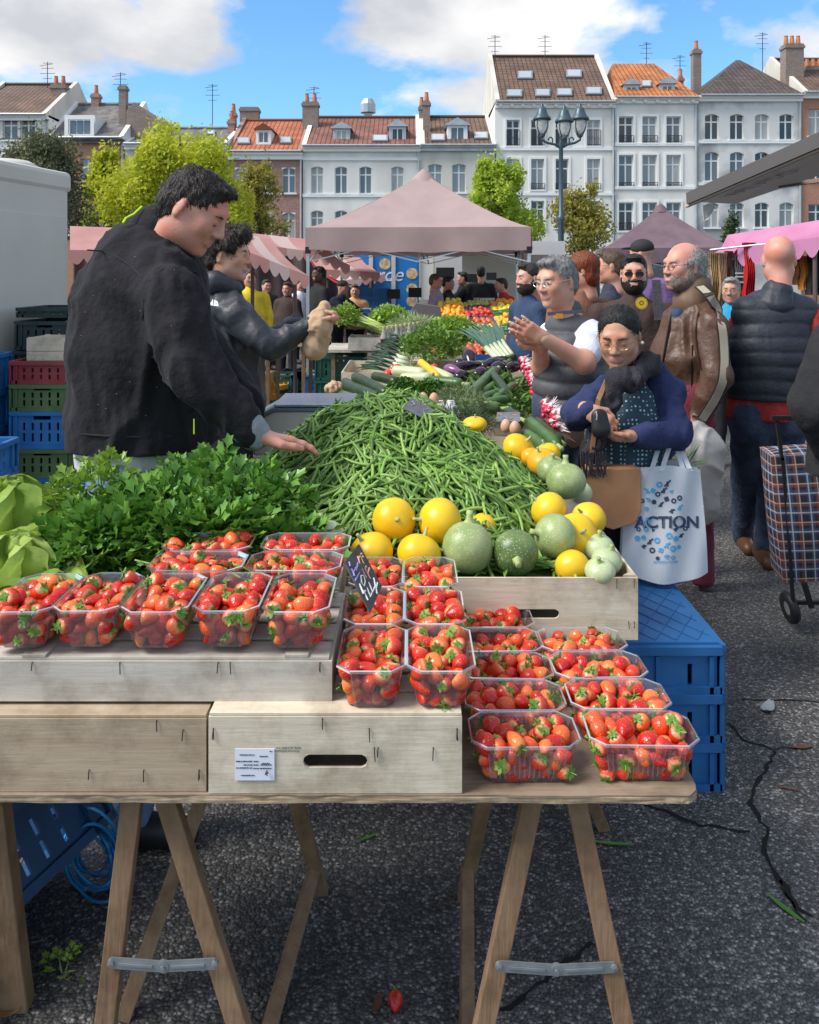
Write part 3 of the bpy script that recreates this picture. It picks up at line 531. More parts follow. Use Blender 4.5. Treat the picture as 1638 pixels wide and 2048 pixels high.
def panel(mb, o, ux, uz, wd, h, ops, t, m=None):      # board with rectangular openings, thickness t along ux x uz reversed
    o = Vector(o); ux = Vector(ux); uz = Vector(uz); nn = ux.cross(uz)
    xs = sorted({0, wd} | {a for q in ops for a in q[:2]}); zs = sorted({0, h} | {a for q in ops for a in q[2:]}); pt = lambda x, z, k: o+ux*x+uz*z-nn*(t*k)
    for a, b in zip(xs[:-1], xs[1:]):
        for c, d in zip(zs[:-1], zs[1:]):
            if any(q[0] < (a+b)/2 < q[1] and q[2] < (c+d)/2 < q[3] for q in ops): continue
            mb.poly([pt(a, c, 0), pt(b, c, 0), pt(b, d, 0), pt(a, d, 0)], m); mb.poly([pt(a, d, 1), pt(b, d, 1), pt(b, c, 1), pt(a, c, 1)], m)
    for a, b, c, d in list(ops)+[(0, wd, 0, h)]:
        for (x0, z0), (x1, z1) in (((a, c), (b, c)), ((b, c), (b, d)), ((b, d), (a, d)), ((a, d), (a, c))): mb.poly([pt(x0, z0, 0), pt(x0, z0, 1), pt(x1, z1, 1), pt(x1, z1, 0)], m)
def staple(par, p, ln, up=1, top=0):
    mb = MB(); x, y, z = p; mb.tube([(x, y+(.02 if top else .002), z+(.0015 if top else 0)), (x, y-.0015, z+(.001 if top else 0)), (x+random.uniform(-.0015, .0015), y-.0025, z-ln)], .0009, 5); mb.build('staple', M_st, par)
def wood_crate(x0, x1, Y0, Y1, z0, h, mx_, my_, label, handle=0, slats=4, st=6, t=.006, group='wooden crates on the front table', posts=1, flip=0, board=None, top=0):
    t_ = thing('wooden_crate', ((x0+x1)/2, (Y0+Y1)/2, z0), label, 'crate', group); wd = x1-x0; c = wd/2; hb = board or h
    zb = z0+h-hb if flip else z0
    ops = [(c-.053, c+.053, hb*.42-.011, hb*.42+.011)] if handle else []
    for nm, o, ux, q, m in (('front_board', (x0, Y0, zb), (1, 0, 0), ops, mx_), ('back_board', (x1, Y1, zb), (-1, 0, 0), [], mx_), ('side_board', (x1, Y0+t+.001, zb), (0, 1, 0), [], my_), ('side_board', (x0, Y1-t-.001, zb), (0, -1, 0), [], my_)):
        mb = MB(); panel(mb, o, ux, (0, 0, 1), wd if nm[0] in 'fb' else Y1-Y0-2*t-.002, hb, q, t); 
        for q_ in q:
            for sx, xx in ((1, q_[0]), (-1, q_[1])):
                for sz, z_ in ((1, q_[2]), (-1, q_[3])): mb.prism([(o[0]+xx, o[1]-.0003, o[2]+z_), (o[0]+xx+sx*.009, o[1]-.0003, o[2]+z_), (o[0]+xx+sx*.0025, o[1]-.0003, o[2]+z_+sz*.0035), (o[0]+xx, o[1]-.0003, o[2]+z_+sz*.009)], (0, t, 0))
        mb.build(nm, m, t_)
    if posts:
        for px, sx in ((x0+t, 1), (x1-t, -1)):
            for py, sy in ((Y0+t+.001, 1), (Y1-t-.001, -1)): MB().prism([(px, py, z0), (px+sx*.028, py, z0), (px, py+sy*.028, z0)], (0, 0, h+.004)).build('corner_post', my_, t_)
    zs = z0+h+.001 if flip else z0+.002
    for i in range(slats):
        a = Y0+.004+(Y1-Y0-.008)*i/slats; b = Y0+.004+(Y1-Y0-.008)*(i+1)/slats-.012
        MB().box2((x0+.004, a, zs), (x1-.004+random.uniform(-.003, 0), b, zs+.004)).build('slat', mx_, t_)
    if top:
        for i in range(4): a = Y0+.002+(Y1-Y0)*i/4; MB().box2((x0+.001, a, z0+h+.001), (x1-.001, a+(Y1-Y0)/4-random.uniform(.004, .016), z0+h+.005)).build('lid_slat', mx_, t_)
    if flip:
        for fx in (.06, .5, .94): MB().box2((x0+wd*fx-.02, Y0+.003, zs+.0045), (x0+wd*fx+.02, Y1-.003, zs+.0085)).build('batten', my_, t_)
    for i in range(st):
        fx = random.uniform(.04, .96) if i > 3 else (.02, .98, .02, .98)[i]; staple(t_, (x0+wd*fx, Y0-.001, zb+hb*random.choice((.3, .6, .85, .98))), random.uniform(.012, .022))
    return t_
TZ = .757; TF = 1.386
def table(x0, x1, Y0, Y1, label, z=TZ, m=TW, rnd=.03):
    t_ = thing('trestle_table', ((x0+x1)/2, Y0, 0), label, 'table', 'table tops of the stall'); n = 6
    pts = [(x0, Y0+.004), (x1-rnd, Y0)]+[(x1-rnd+rnd*math.sin(i*math.pi/2/n), Y0+rnd-rnd*math.cos(i*math.pi/2/n)) for i in range(1, n+1)]+[(x1, Y1), (x0, Y1)]
    pts2 = []
    for a, b in zip(pts, pts[1:]+pts[:1]):
        k = max(1, int(math.hypot(b[0]-a[0], b[1]-a[1])/.03)); pts2 += [(a[0]+(b[0]-a[0])*i/k, a[1]+(b[1]-a[1])*i/k) for i in range(k)]
    for l in range(4):       # plywood plies with a chewed edge
        za = z-.0135+l*.0034; j = lambda: random.uniform(-.0018, .0018)
        MB().prism([(p[0]+j(), p[1]+j(), za) for p in pts2], (0, 0, .0032)).build('ply', m if l == 3 else mat('ply_edge', (.30, .22, .14), .8, (.45, .35, .24), 40), t_)
    return t_
table(-1.3, .482, TF, 2.12, 'worn plywood table top carrying the strawberry punnets')
table(-.42, .56, 2.14, 4.4, 'plywood table top under the heap of green beans')
table(-.5, .80, 4.42, 7.6, 'plywood table top under the courgettes and aubergines')
def trestle(bars, brace, label, base):
    t_ = thing('trestle', base, label, 'trestle', 'folding wooden trestles under the tables')
    for nm, a, b, wd, th in bars: MB().bar(a, b, wd, th, up=(0, 1, 0)).build(nm, LEGW, t_, bevel=.002)
    for (u0, u1, v, Y) in brace:
        a, b, c = P(u0, v, Y), P(u1, v+2, Y), P((u0+u1)/2, v+8, Y); mb = MB()
        for p, q in ((a, c), (c, b)): mb.bar(p, q, .019, .002, up=(0, 1, 0)); d = (q-p); mb.bar(p+d*.15+Vector((0, -.0025, 0)), p+d*.8+Vector((0, -.0025, 0)), .004, .002, up=(0, 1, 0))
        mb.lathe([(.010, -.004), (.010, .002), (0, .0022)], c, 12, rot=Matrix.Rotation(R(90), 3, 'X')); mb.lathe([(.004, .003), (.004, .006), (0, .006)], c, 8, rot=Matrix.Rotation(R(90), 3, 'X'))
        for p in (a, b): mb.lathe([(.006, -.004), (.006, .004), (0, .005)], p, 8, rot=Matrix.Rotation(R(90), 3, 'X'))
        mb.build('brace', M_gal, t_)
    return t_
zt_ = TZ-.0145; G = lambda p, Y, sp=0: Vector((p, Y, 0))
def leg2(u0, v0, u1, v1, Y0, Y1, z1=0):      # a leg through two pixels at two distances, run on to the ground
    a, b = P(u0, v0, Y0), P(u1, v1, Y1); d = b-a; k = (zt_-a.z)/d.z; top = a+d*k; k = (z1-a.z)/d.z; return top, a+d*k
lw, lt = .034, .025
trestle([('leg', *leg2(265, 1600, 212, 2048, 1.45, 1.43), lw, lt), ('leg', *leg2(335, 1600, 478, 2048, 1.46, 1.44), lw, lt), ('leg', *leg2(402, 1600, 245, 2040, 2.02, 1.82), .034, .026), ('leg', *leg2(592, 1600, 645, 1790, 2.03, 2.2), .034, .026), ('strut', P(628, 1740, 2.14), PZ(537, 2060, 0), .03, .026), ('beam', (-.46, 1.48, zt_-.03), (-.33, 2.04, zt_-.03), .03, .055)], [(222, 430, 1925, 1.42)], 'folding trestle under the grey crates with galvanised hinge brace', (-.42, 1.5, 0))
trestle([('leg', *leg2(1063, 1600, 968, 2048, 1.46, 1.44), lw, lt), ('leg', *leg2(1152, 1600, 1247, 2048, 1.45, 1.43), lw, lt), ('leg', *leg2(968, 1600, 926, 1805, 2.02, 2.18), .034, .026), ('leg', *leg2(1182, 1600, 1204, 1650, 2.4, 2.44), .034, .026), ('strut', P(934, 1738, 2.12), PZ(934, 2060, 0), .03, .026), ('beam', (.22, 1.48, zt_-.03), (.26, 2.04, zt_-.03), .03, .055)], [(998, 1228, 1932, 1.42)], 'folding trestle under the punnets on the bare table with hinge brace', (.2, 1.5, 0))
for i, (x, Y) in enumerate(((-.1, 4.1), (.1, 5.2), (.2, 7.2))):
    trestle([('leg', (x-.32, Y-.2, 0), (x-.3, Y-.02, zt_), lw, lt), ('leg', (x+.32, Y-.2, 0), (x+.3, Y-.02, zt_), lw, lt), ('leg', (x-.32, Y+.2, 0), (x-.3, Y+.02, zt_), lw, lt), ('leg', (x+.32, Y+.2, 0), (x+.3, Y+.02, zt_), lw, lt), ('beam', (x-.38, Y, zt_-.03), (x+.38, Y, zt_-.03), .03, .055)], [], ('wooden trestle below the heap of green beans', 'wooden trestle below the dark courgettes', 'wooden trestle below the leeks and aubergines')[i], (x, Y, 0))
# crates on the front table
Yc = 1.395
wood_crate(XU(-260, Yc), XU(412, Yc), Yc, 1.68, TZ+.001, .121, OX, OY, 'brown old wooden crate beside the white one under the slatted crate', st=8, top=1)
c2 = wood_crate(XU(417, 1.39), XU(924, 1.39), 1.39, 1.68, TZ+.001, .127, WX, WY, 'pale new wooden crate with hand hole and paper label', handle=1, st=9, top=1)
wood_crate(XU(417, 1.39), XU(924, 1.39)-.003, 1.69, 1.96, TZ+.001, .127, WX, WY, 'pale wooden crate hidden behind the labelled crate', st=0, top=1)
wood_crate(-1.2, -.36, 1.69, 2.1, TZ+.001, .121, OX, OY, 'brown crate under the parsley and lettuce', st=0)
lb = MB(); la, lbx = P(470, 1497, 1.3885), P(549, 1560, 1.3885); lb.box2((la.x, 1.3875, lbx.z), (lbx.x, 1.3887, la.z)); lbo = lb.build('paper_label', mat('label_paper', (.72, .75, .84), .6), c2)
ink = mat('label_ink', (.03, .03, .035), .7); sten = mat('stencil_ink', (.25, .25, .22), .8); T2 = bvh(lbo); bx2 = lambda u0, u1, v0, v1, Y, m, nm, par: MB().box2((XU(u0, Y), Y, ZV(v1, Y)), (XU(u1, Y), Y+.0004, ZV(v0, Y))).build(nm, m, par)
rs = random.Random(3)
for u0, u1, v in ((479, 509, 1510), (519, 535, 1513), (539, 544, 1503), (472, 504, 1523), (507, 517, 1523), (487, 505, 1530), (507, 517, 1530), (472, 505, 1536), (507, 518, 1537), (482, 509, 1551), (524, 540, 1527), (521, 543, 1530), (520, 543, 1537)):      # unreadable lines of small print
    u = u0
    while u < u1: w_ = rs.uniform(1.2, 4.5); bx2(u, min(u1, u+w_), v-rs.uniform(.7, 1.2), v+.9, 1.3868, ink, 'print_line', lbo); u += w_+rs.uniform(.5, 1.3)
strokes(T2, [[(531, 1548), (534, 1541), (536, 1546), (530, 1549)], [(533, 1550), (535, 1551)]], .0011, ink, lbo, 'emblem', Y=1.387)
for v, u0, u1 in ((1496, 553, 600), (1502, 550, 597)):
    u = u0
    while u < u1: w_ = rs.uniform(1.5, 4); bx2(u, u+w_, v-2+rs.uniform(-.6, .6), v+1.6, 1.3892, sten, 'stencil', c2); u += w_+rs.uniform(.6, 3.5)
UZ = .889
u1 = wood_crate(-1.15, XU(664, 1.43), 1.43, 1.735, UZ+.001, .068, GX, GY, 'weathered grey slatted crate turned over under five punnets', st=10, flip=1, slats=4, board=.068)
for i in range(3): MB().box2((-1.12+.36*i, 1.44, UZ-.0008), (-1.04+.36*i, 1.72, UZ+.0005)).build('foot_batten', GY, u1)
wood_crate(-1.15, XU(675, 1.74), 1.74, 2.04, UZ+.001, .068, GX, GY, 'slatted crate turned over under the parsley and rear punnets', st=0, flip=1, slats=4, board=.068)
b1 = wood_crate(.06, .536, 1.97, 2.32, TZ+.001, .146, WX, WY, 'wooden crate with hand hole holding the round squash', handle=1, st=6)
wood_crate(-.42, .05, 1.975, 2.33, TZ+.001, .146, WX, WY, 'wooden crate beneath the front of the bean heap', st=0)
wood_crate(.2, .56, 2.7, 3.2, TZ+.001, .15, WX, WY, 'wooden crate under the round green squash beside the woman', st=2)
# ================================================================ plastic crates
def plastic(c): return mat('plastic_%d_%d_%d' % tuple(int(x*1000) for x in c), c, .45, tuple(min(1, x*1.25+.01) for x in c), 6, bump=.05, bs=40)
def plastic_crate(c, size, m, label, rz=0, lid=0, group='stacked plastic crates', style=0, tilt=None, name='plastic_crate'):
    wd, d, h = size; t_ = thing(name, c, label, 'crate', group); t_.rotation_euler = tilt or (0, 0, rz)
    mb = MB(); t = .012
    for o, ux, L_ in (((-wd/2, -d/2, 0), (1, 0, 0), wd), ((wd/2, d/2, 0), (-1, 0, 0), wd), ((wd/2, -d/2, 0), (0, 1, 0), d), ((-wd/2, d/2, 0), (0, -1, 0), d)):
        ops = []; n = 7 if L_ > .5 else 5; a0 = .16*L_; dw = (L_*.68)/(2*n)
        rows = ((.2, .42), (.5, .7)) if style == 0 else ((.18, .62),)
        for r0, r1 in rows:
            for i in range(n):
                x = a0+i*2*dw+dw*.5
                if abs(x-L_/2) > .045 or style == 0: ops.append((x, x+dw*.55, h*r0, h*r1))
        ops.append((L_/2-.055, L_/2+.055, h*.78, h*.9)); panel(mb, o, ux, (0, 0, 1), L_, h, ops, t, m)
        oo = Vector(o); uv_ = Vector(ux); nn = uv_.cross(Vector((0, 0, 1)))
        for f in ([.0, .08, .5, .92, 1.] if style else [0, .1, .9, 1]):      # ribs
            p = oo+uv_*(L_*f)+nn*.005; mb.bar(p+Vector((0, 0, .002)), p+Vector((0, 0, h-.03)), .012, .012, m, up=nn)
        mb.bar(oo+nn*.006+Vector((0, 0, h-.012)), oo+nn*.006+uv_*L_+Vector((0, 0, h-.012)), .026, .02, m, up=nn); mb.bar(oo+nn*.004+Vector((0, 0, .012)), oo+nn*.004+uv_*L_+Vector((0, 0, .012)), .024, .014, m, up=nn)
    mb.box((0, 0, .008), (wd-.03, d-.03, .008), m)
    mb.build('shell', m, t_, local=True)
    if lid:
        l = MB(); l.box((0, 0, h+.004), (wd-.01, d-.01, .008), m); l = l.build('lid', m, t_, local=True)
        k = MB()
        for i in range(-6, 7):
            for s in (-1, 1):
                x = i*wd/6; a = Vector((x, -d/2+.02, h+.0095)); b = Vector((x+s*d*.55, d/2-.02, h+.0095))
                def cl(a, b):
                    lo, hi = 0., 1.; dxx = b.x-a.x
                    for lim, sg in ((-wd/2+.02, 1), (wd/2-.02, -1)):
                        if dxx:
                            tt = (lim-a.x)/dxx
                            if (dxx > 0) == (sg > 0): lo = max(lo, tt)
                            else: hi = min(hi, tt)
                    return (a.lerp(b, lo), a.lerp(b, hi)) if lo < hi else None
                r = cl(a, b)
                if r: k.bar(r[0], r[1], .003, .002, m, up=(0, 0, 1))
        k.build('ribbing', m, l, local=True)
    return t_
PB = plastic((.015, .11, .30)); PB2 = plastic((.02, .16, .42)); PG = plastic((.09, .15, .05)); PR = plastic((.26, .03, .035)); PK = plastic((.018, .035, .035)); PDG = plastic((.01, .07, .045))
cw, cdp = .4, .6; cx0 = .775; cy0 = 2.93
for i, (h, z) in enumerate(((.15, 0), (.15, .151), (.15, .302))): plastic_crate((cx0, cy0, z), (cw, cdp, h), PB, ('blue plastic crate at the bottom of the stack beside the table', 'middle blue plastic crate of the stack beside the table', 'lidded blue plastic crate on top of the stack beside the table')[i], lid=(i == 2), group='blue crates stacked beside the table', style=1)
Ys = 5.4; xs = XU(84, Ys); zz = ZV(722, Ys)
for m, ha, lab in ((PR, .147, 'dark red plastic crate on top of the coloured stack'), (PG, .172, 'green plastic crate below the dark red one'), (PB2, .24, 'tall blue plastic crate between two green ones'), (PG, .186, 'green plastic crate below the tall blue one'), (PB2, .15, 'low blue plastic crate under the coloured stack'), (PB2, .15, 'lowest blue plastic crate of the coloured stack')):
    zz -= ha+.002; plastic_crate((xs, Ys+.3, max(zz, .0)), (.4, .6, ha), m, lab, group='coloured crates stacked behind the vendor', style=0)
Ys = 5.0; zz = ZV(722, Ys)
for i in range(4): zz -= .246; plastic_crate((-2.86, Ys+.3, max(zz, 0)), (.4, .6, .244), PB2, ('topmost', 'second highest', 'third highest', 'lowest')[i]+' blue plastic crate in the column left of the coloured stack', group='blue crates in the left column')
plastic_crate((-2.26, 4.1, ZV(990, 3.9)), (.4, .6, .17), PB2, 'blue plastic crate with grey egg trays on it')
plastic_crate((-2.26, 4.1, ZV(990, 3.9)-.25), (.4, .6, .248), PB2, 'blue plastic crate under the egg tray crate')
plastic_crate((-2.26, 4.1, 0.0), (.4, .6, ZV(990, 3.9)-.252), PB2, 'deep blue plastic crate standing on the asphalt near lettuce')
Ys = 6.0
for u, v, h, m, lab in ((98, 615, .07, PK, 'thin black plastic tray on the black crate'), (95, 642, .2, PK, 'black plastic crate behind the coloured stack')): plastic_crate((XU(u, Ys), Ys+.2, ZV(v, Ys)-h), (.4, .5, h), m, lab, group='black crates by the van')
plastic_crate((XU(95, Ys), Ys+.2, ZV(642, Ys)-.61), (.42, .5, .4), PK, 'deep black plastic crate under the black crate', group='black crates by the van'); plastic_crate((XU(95, Ys), Ys+.2, 0), (.42, .5, ZV(642, Ys)-.615), PK, 'tallest black plastic crate standing on the ground by the van', group='black crates by the van')
wood_crate(XU(60, 5.55), XU(150, 5.55), 5.5, 5.8, ZV(720, 5.55)+.001, .06, WX, WY, 'open wooden crate of chillies on the dark red crate', st=0, group='wooden crates by the van')
wood_crate(XU(60, 5.55), XU(150, 5.55), 5.5, 5.8, ZV(720, 5.55)+.064, .085, WX, WY, 'pale wooden crate stacked on the chilli crate', st=0, group='wooden crates by the van')
for i in range(3):
    e = MB(); x, z = -2.2, ZV(990, 3.9)+.172+.022*i
    for a in range(6):
        for b in range(6): e.lathe([(.026, 0), (.018, .03), (.008, .032)], (x-.15+a*.05, 3.95+b*.05, z), 8)
    e.box((x-.025, 4.075, z+.002), (.31, .31, .004)); tag(e.build('egg_tray', mat('egg_pulp', (.42, .40, .38), .95, (.52, .50, .47), 30)), ('grey cardboard egg tray lowest of the pile', 'grey cardboard egg tray between two others', 'grey cardboard egg tray on top of the pile')[i], 'egg tray', 'egg trays on the blue crate')
# tilted blue crate, rope and leg of the next table under the stall
plastic_crate((XU(70, 2.15)-.13, 2.02, .02), (.5, .62, .2), plastic((.008, .05, .13)), 'blue plastic crate lying tilted under the table', rz=R(-24), tilt=(R(4), R(-33), R(-24)), group='crates under the table')
t_ = thing('table_leg', PZ(40, 2010, 0), 'wooden leg of the neighbouring table beside the tilted blue crate', 'table leg'); MB().bar(PZ(36, 2012, 0), P(-14, 1600, 1.8), .06, .04).build('post', LEGW, t_, bevel=.003); MB().bar(P(-60, 1965, 1.87), P(20, 1972, 1.87), .03, .04, up=(0, 1, 0)).build('rail', LEGW, t_)
rope = MB(); rs = random.Random(4)
for k in range(9):
    cx, cy, w_, h_ = 190+rs.uniform(-18, 18), 1715+rs.uniform(-25, 25), rs.uniform(30, 55), rs.uniform(45, 90); tl = rs.uniform(.2, .7); pts = []
    for i in range(25):
        a = i*2*math.pi/24; u = cx+w_*math.cos(a)*math.cos(tl)+h_*math.sin(a)*math.sin(tl)*.8; v = cy+h_*math.sin(a)*math.cos(tl)-w_*math.cos(a)*math.sin(tl); Yr = 2.22-.06*k/9+.02*math.sin(a*2+k); q = P(u, min(v, 1815), Yr); q.z = max(q.z, .006); pts.append(q)
    rope.tube(pts, .0042, 6)
tag(rope.build('rope', mat('blue_rope', (.02, .19, .42), .4), smooth=True), 'blue plastic strapping cord lying in loose coils under the table', 'rope')
# ================================================================ scale
Ysc = 3.95; sc = thing('weighing_scale', P(610, 850, Ysc), 'grey electronic weighing scale with flat steel pan beside the beans', 'scale'); MS = mat('scale_shell', (.42, .43, .38), .5); MS2 = mat('scale_dark', (.10, .15, .18), .4); z1 = ZV(808, Ysc)
mb = MB(); a, b = XU(505, Ysc), XU(705, Ysc); mb.prism([(a, Ysc, TZ), (b, Ysc, TZ), (b, Ysc, z1-.035), (a+.1, Ysc, z1-.035), (a, Ysc, z1-.09)], (0, .35, 0)); mb.build('housing', MS, sc, bevel=.012)
MB().prism([(a-.01, Ysc-.01, z1-.092), (a+.1, Ysc-.01, z1-.034), (b+.01, Ysc-.01, z1-.034), (b+.01, Ysc-.01, z1-.02), (a+.095, Ysc-.01, z1-.018), (a-.015, Ysc-.01, z1-.078)], (0, .37, 0)).build('collar', MS2, sc, bevel=.003)
MB().box2((a+.1, Ysc+.0, z1-.016), (b, Ysc+.36, z1)).build('pan', mat('steel_pan', (.50, .55, .58), .22, metal=.9), sc, bevel=.004)
MB().box2((a+.19, Ysc-.004, TZ+.07), (a+.27, Ysc-.001, TZ+.11)).build('keypad', MS2, sc)
for i in range(2): MB().box2((a+.035+i*.055, Ysc-.003, TZ+.05), (a+.07+i*.055, Ysc-.001, TZ+.10)).build('display', mat('lcd', (.02, .025, .02), .15), sc)
# ================================================================ strawberries in punnets
def attr_mat(name, stops, rough, bump=0, bs=300, seeds=0, spec=.5, var=.0, sss=0, pale=None):
    """colour from the mesh attribute 'h' (0 base .. 1 tip) and a random tint per thing"""
    m = bpy.data.materials.new(name); m.use_nodes = True; n = m.node_tree.nodes; l = m.node_tree.links; b = n['Principled BSDF']; b.inputs['Roughness'].default_value = rough; b.inputs['Specular IOR Level'].default_value = spec
    a = n.new('ShaderNodeAttribute'); a.attribute_name = 'h'; rp = n.new('ShaderNodeValToRGB'); l.new(a.outputs['Fac'], rp.inputs[0]); e = rp.color_ramp.elements
    e[0].position, e[0].color = stops[0][0], stops[0][1]+(1,); e[1].position, e[1].color = stops[-1][0], stops[-1][1]+(1,)
    for p, c in stops[1:-1]: q = e.new(p); q.color = c+(1,)
    r = n.new('ShaderNodeAttribute'); r.attribute_name = 'rv'; oi = n.new('ShaderNodeObjectInfo'); ad_ = n.new('ShaderNodeMath'); l.new(r.outputs['Fac'], ad_.inputs[0]); l.new(oi.outputs['Random'], ad_.inputs[1]); fr = n.new('ShaderNodeMath'); fr.operation = 'FRACT'; l.new(ad_.outputs[0], fr.inputs[0])
    col = rp.outputs[0]
    if pale:
        pr = n.new('ShaderNodeValToRGB'); l.new(fr.outputs[0], pr.inputs[0]); pr.color_ramp.elements[0].position = pale[0]; pr.color_ramp.elements[0].color = (0, 0, 0, 1); pr.color_ramp.elements[1].position = 1; pr.color_ramp.elements[1].color = (.75, .75, .75, 1)
        mx_ = n.new('ShaderNodeMixRGB'); l.new(pr.outputs[0], mx_.inputs[0]); l.new(col, mx_.inputs[1]); mx_.inputs[2].default_value = pale[1]+(1,); col = mx_.outputs[0]
    hs = n.new('ShaderNodeHueSaturation'); l.new(col, hs.inputs['Color']); mr = n.new('ShaderNodeMapRange'); l.new(fr.outputs[0], mr.inputs[0]); mr.inputs[3].default_value = 1-var; mr.inputs[4].default_value = 1+var; l.new(mr.outputs[0], hs.inputs['Value']); col = hs.outputs[0]
    if sss: b.inputs['Subsurface Weight'].default_value = sss; b.inputs['Subsurface Radius'].default_value = (.006, .002, .001); b.inputs['Subsurface Scale'].default_value = .3
    if seeds:
        tcn = n.new('ShaderNodeTexCoord'); vo = n.new('ShaderNodeTexVoronoi'); l.new(tcn.outputs['Object'], vo.inputs['Vector']); vo.inputs['Scale'].default_value = seeds; vo.inputs['Randomness'].default_value = .45
        sr = n.new('ShaderNodeValToRGB'); l.new(vo.outputs['Distance'], sr.inputs[0]); sr.color_ramp.elements[0].position = .10; sr.color_ramp.elements[0].color = (1, 1, 1, 1); sr.color_ramp.elements[1].position = .19; sr.color_ramp.elements[1].color = (0, 0, 0, 1)
        mx_ = n.new('ShaderNodeMixRGB'); l.new(sr.outputs[0], mx_.inputs[0]); l.new(col, mx_.inputs[1]); mx_.inputs[2].default_value = (.75, .45, .08, 1); col = mx_.outputs[0]
        bm = n.new('ShaderNodeBump'); bm.inputs['Strength'].default_value = .55; bm.inputs['Distance'].default_value = .0012; l.new(vo.outputs['Distance'], bm.inputs['Height']); l.new(bm.outputs[0], b.inputs['Normal'])
    elif bump:
        tcn = n.new('ShaderNodeTexCoord'); x = n.new('ShaderNodeTexNoise'); l.new(tcn.outputs['Object'], x.inputs['Vector']); x.inputs['Scale'].default_value = bs; bm = n.new('ShaderNodeBump'); bm.inputs['Strength'].default_value = bump; bm.inputs['Distance'].default_value = .003; l.new(x.outputs[0], bm.inputs['Height']); l.new(bm.outputs[0], b.inputs['Normal'])
    l.new(col, b.inputs['Base Color']); return m
M_berry = attr_mat('strawberry_flesh', [(0, (.80, .48, .25)), (.14, (.66, .06, .018)), (.5, (.58, .018, .011)), (1, (.46, .010, .008))], .3, seeds=240, var=.2, pale=(.6, (.80, .2, .04)))
M_calyx = mat('calyx_green', (.10, .21, .03), .55, (.22, .34, .07), 60, spec=.3)
def berry_arrays(kind):
    prof = [[(0, 0), (.0085, .001), (.0135, .004), (.0152, .009), (.0146, .015), (.0125, .021), (.009, .0275), (.0048, .0325), (.0016, .0348), (0, .0352)],
            [(0, .001), (.010, .0005), (.0155, .004), (.0172, .009), (.0168, .015), (.0148, .0205), (.0110, .025), (.006, .0283), (.002, .0295), (0, .0297)],
            [(0, 0), (.0075, .001), (.0118, .004), (.0135, .010), (.0132, .018), (.0115, .026), (.0085, .033), (.005, .0385), (.002, .041), (0, .0415)]][kind]
    n = 14; V = []; Fq = []; h = []
    for i, (r, z) in enumerate(prof):
        for k in range(n): a = 2*math.pi*k/n; q = 1+.07*math.sin(2*a+kind)+.04*math.sin(3*a); V.append((r*q*math.cos(a), r*q*math.sin(a), -z)); h.append(z/prof[-1][1])
    for i in range(len(prof)-1):
        for k in range(n): Fq.append((i*n+k, (i+1)*n+k, (i+1)*n+(k+1) % n, i*n+(k+1) % n))
    return np.array(V), np.array(Fq), np.array(h)
def calyx_arrays(seed):
    rs = random.Random(seed); V = []; Fq = []; n = 8
    for k in range(n):
        a = 2*math.pi*k/n+rs.uniform(-.2, .2); L_ = rs.uniform(.009, .014); up = rs.uniform(-.004, .007); c, s = math.cos(a), math.sin(a); w_ = .0032; o = len(V)
        for t, ww, z in ((.001, .5, .0012), (.45, 1, .0022+up*.3), (.8, .7, .001+up*.8), (1, .05, up)):
            for sg in (-1, 1): V.append((c*L_*t-s*w_*ww*sg, s*L_*t+c*w_*ww*sg, z+(.0008 if sg > 0 else 0)))
        for i in range(3): Fq.append((o+2*i, o+2*i+2, o+2*i+3, o+2*i+1))
    o = len(V); dx_, dy_ = rs.uniform(-.005, .005), rs.uniform(-.005, .005)
    for z, ox in ((0, 0), (.006, .4), (.013, 1)):
        for k in range(4): V.append((.0011*math.cos(k*1.571)+dx_*ox, .0011*math.sin(k*1.571)+dy_*ox, z))
    for i in range(2):
        for k in range(4): Fq.append((o+i*4+k, o+i*4+(k+1) % 4, o+i*4+4+(k+1) % 4, o+i*4+4+k))
    return np.array(V), np.array(Fq)
BER = [berry_arrays(k) for k in range(3)]; CAL = [calyx_arrays(k) for k in range(5)]
def amesh(name, V, Fc, m, h=None, rv=None):
    me = bpy.data.meshes.new(name); me.from_pydata([tuple(v) for v in V], [], [tuple(f) for f in Fc]); me.materials.append(m); me.polygons.foreach_set('use_smooth', np.ones(len(Fc), bool))
    if h is not None: me.attributes.new('h', 'FLOAT', 'POINT').data.foreach_set('value', np.asarray(h, np.float32))
    if rv is not None: me.attributes.new('rv', 'FLOAT', 'POINT').data.foreach_set('value', np.asarray(rv, np.float32))
    me.update(); return me
BME = [amesh('strawberry', b[0], b[1], M_berry, b[2], np.zeros(len(b[0]))) for b in BER]; CME = [amesh('calyx', c[0], c[1], M_calyx) for c in CAL]
M_pet = bpy.data.materials.new('clear_plastic'); M_pet.use_nodes = True
_n = M_pet.node_tree.nodes; _l = M_pet.node_tree.links; _n.remove(_n['Principled BSDF'])
_t = _n.new('ShaderNodeBsdfTransparent'); _t.inputs[0].default_value = (.95, .96, .97, 1); _g = _n.new('ShaderNodeBsdfGlossy'); _g.inputs['Roughness'].default_value = .12; _g.inputs[0].default_value = (.9, .92, .95, 1)
_f = _n.new('ShaderNodeLayerWeight'); _f.inputs[0].default_value = .22; _d = _n.new('ShaderNodeBsdfDiffuse'); _d.inputs[0].default_value = (.8, .83, .88, 1)
_m0 = _n.new('ShaderNodeMixShader'); _m0.inputs[0].default_value = .07; _l.new(_t.outputs[0], _m0.inputs[1]); _l.new(_d.outputs[0], _m0.inputs[2])
_mr = _n.new('ShaderNodeMapRange'); _l.new(_f.outputs['Fresnel'], _mr.inputs[0]); _mr.inputs[3].default_value = .05; _mr.inputs[4].default_value = .75
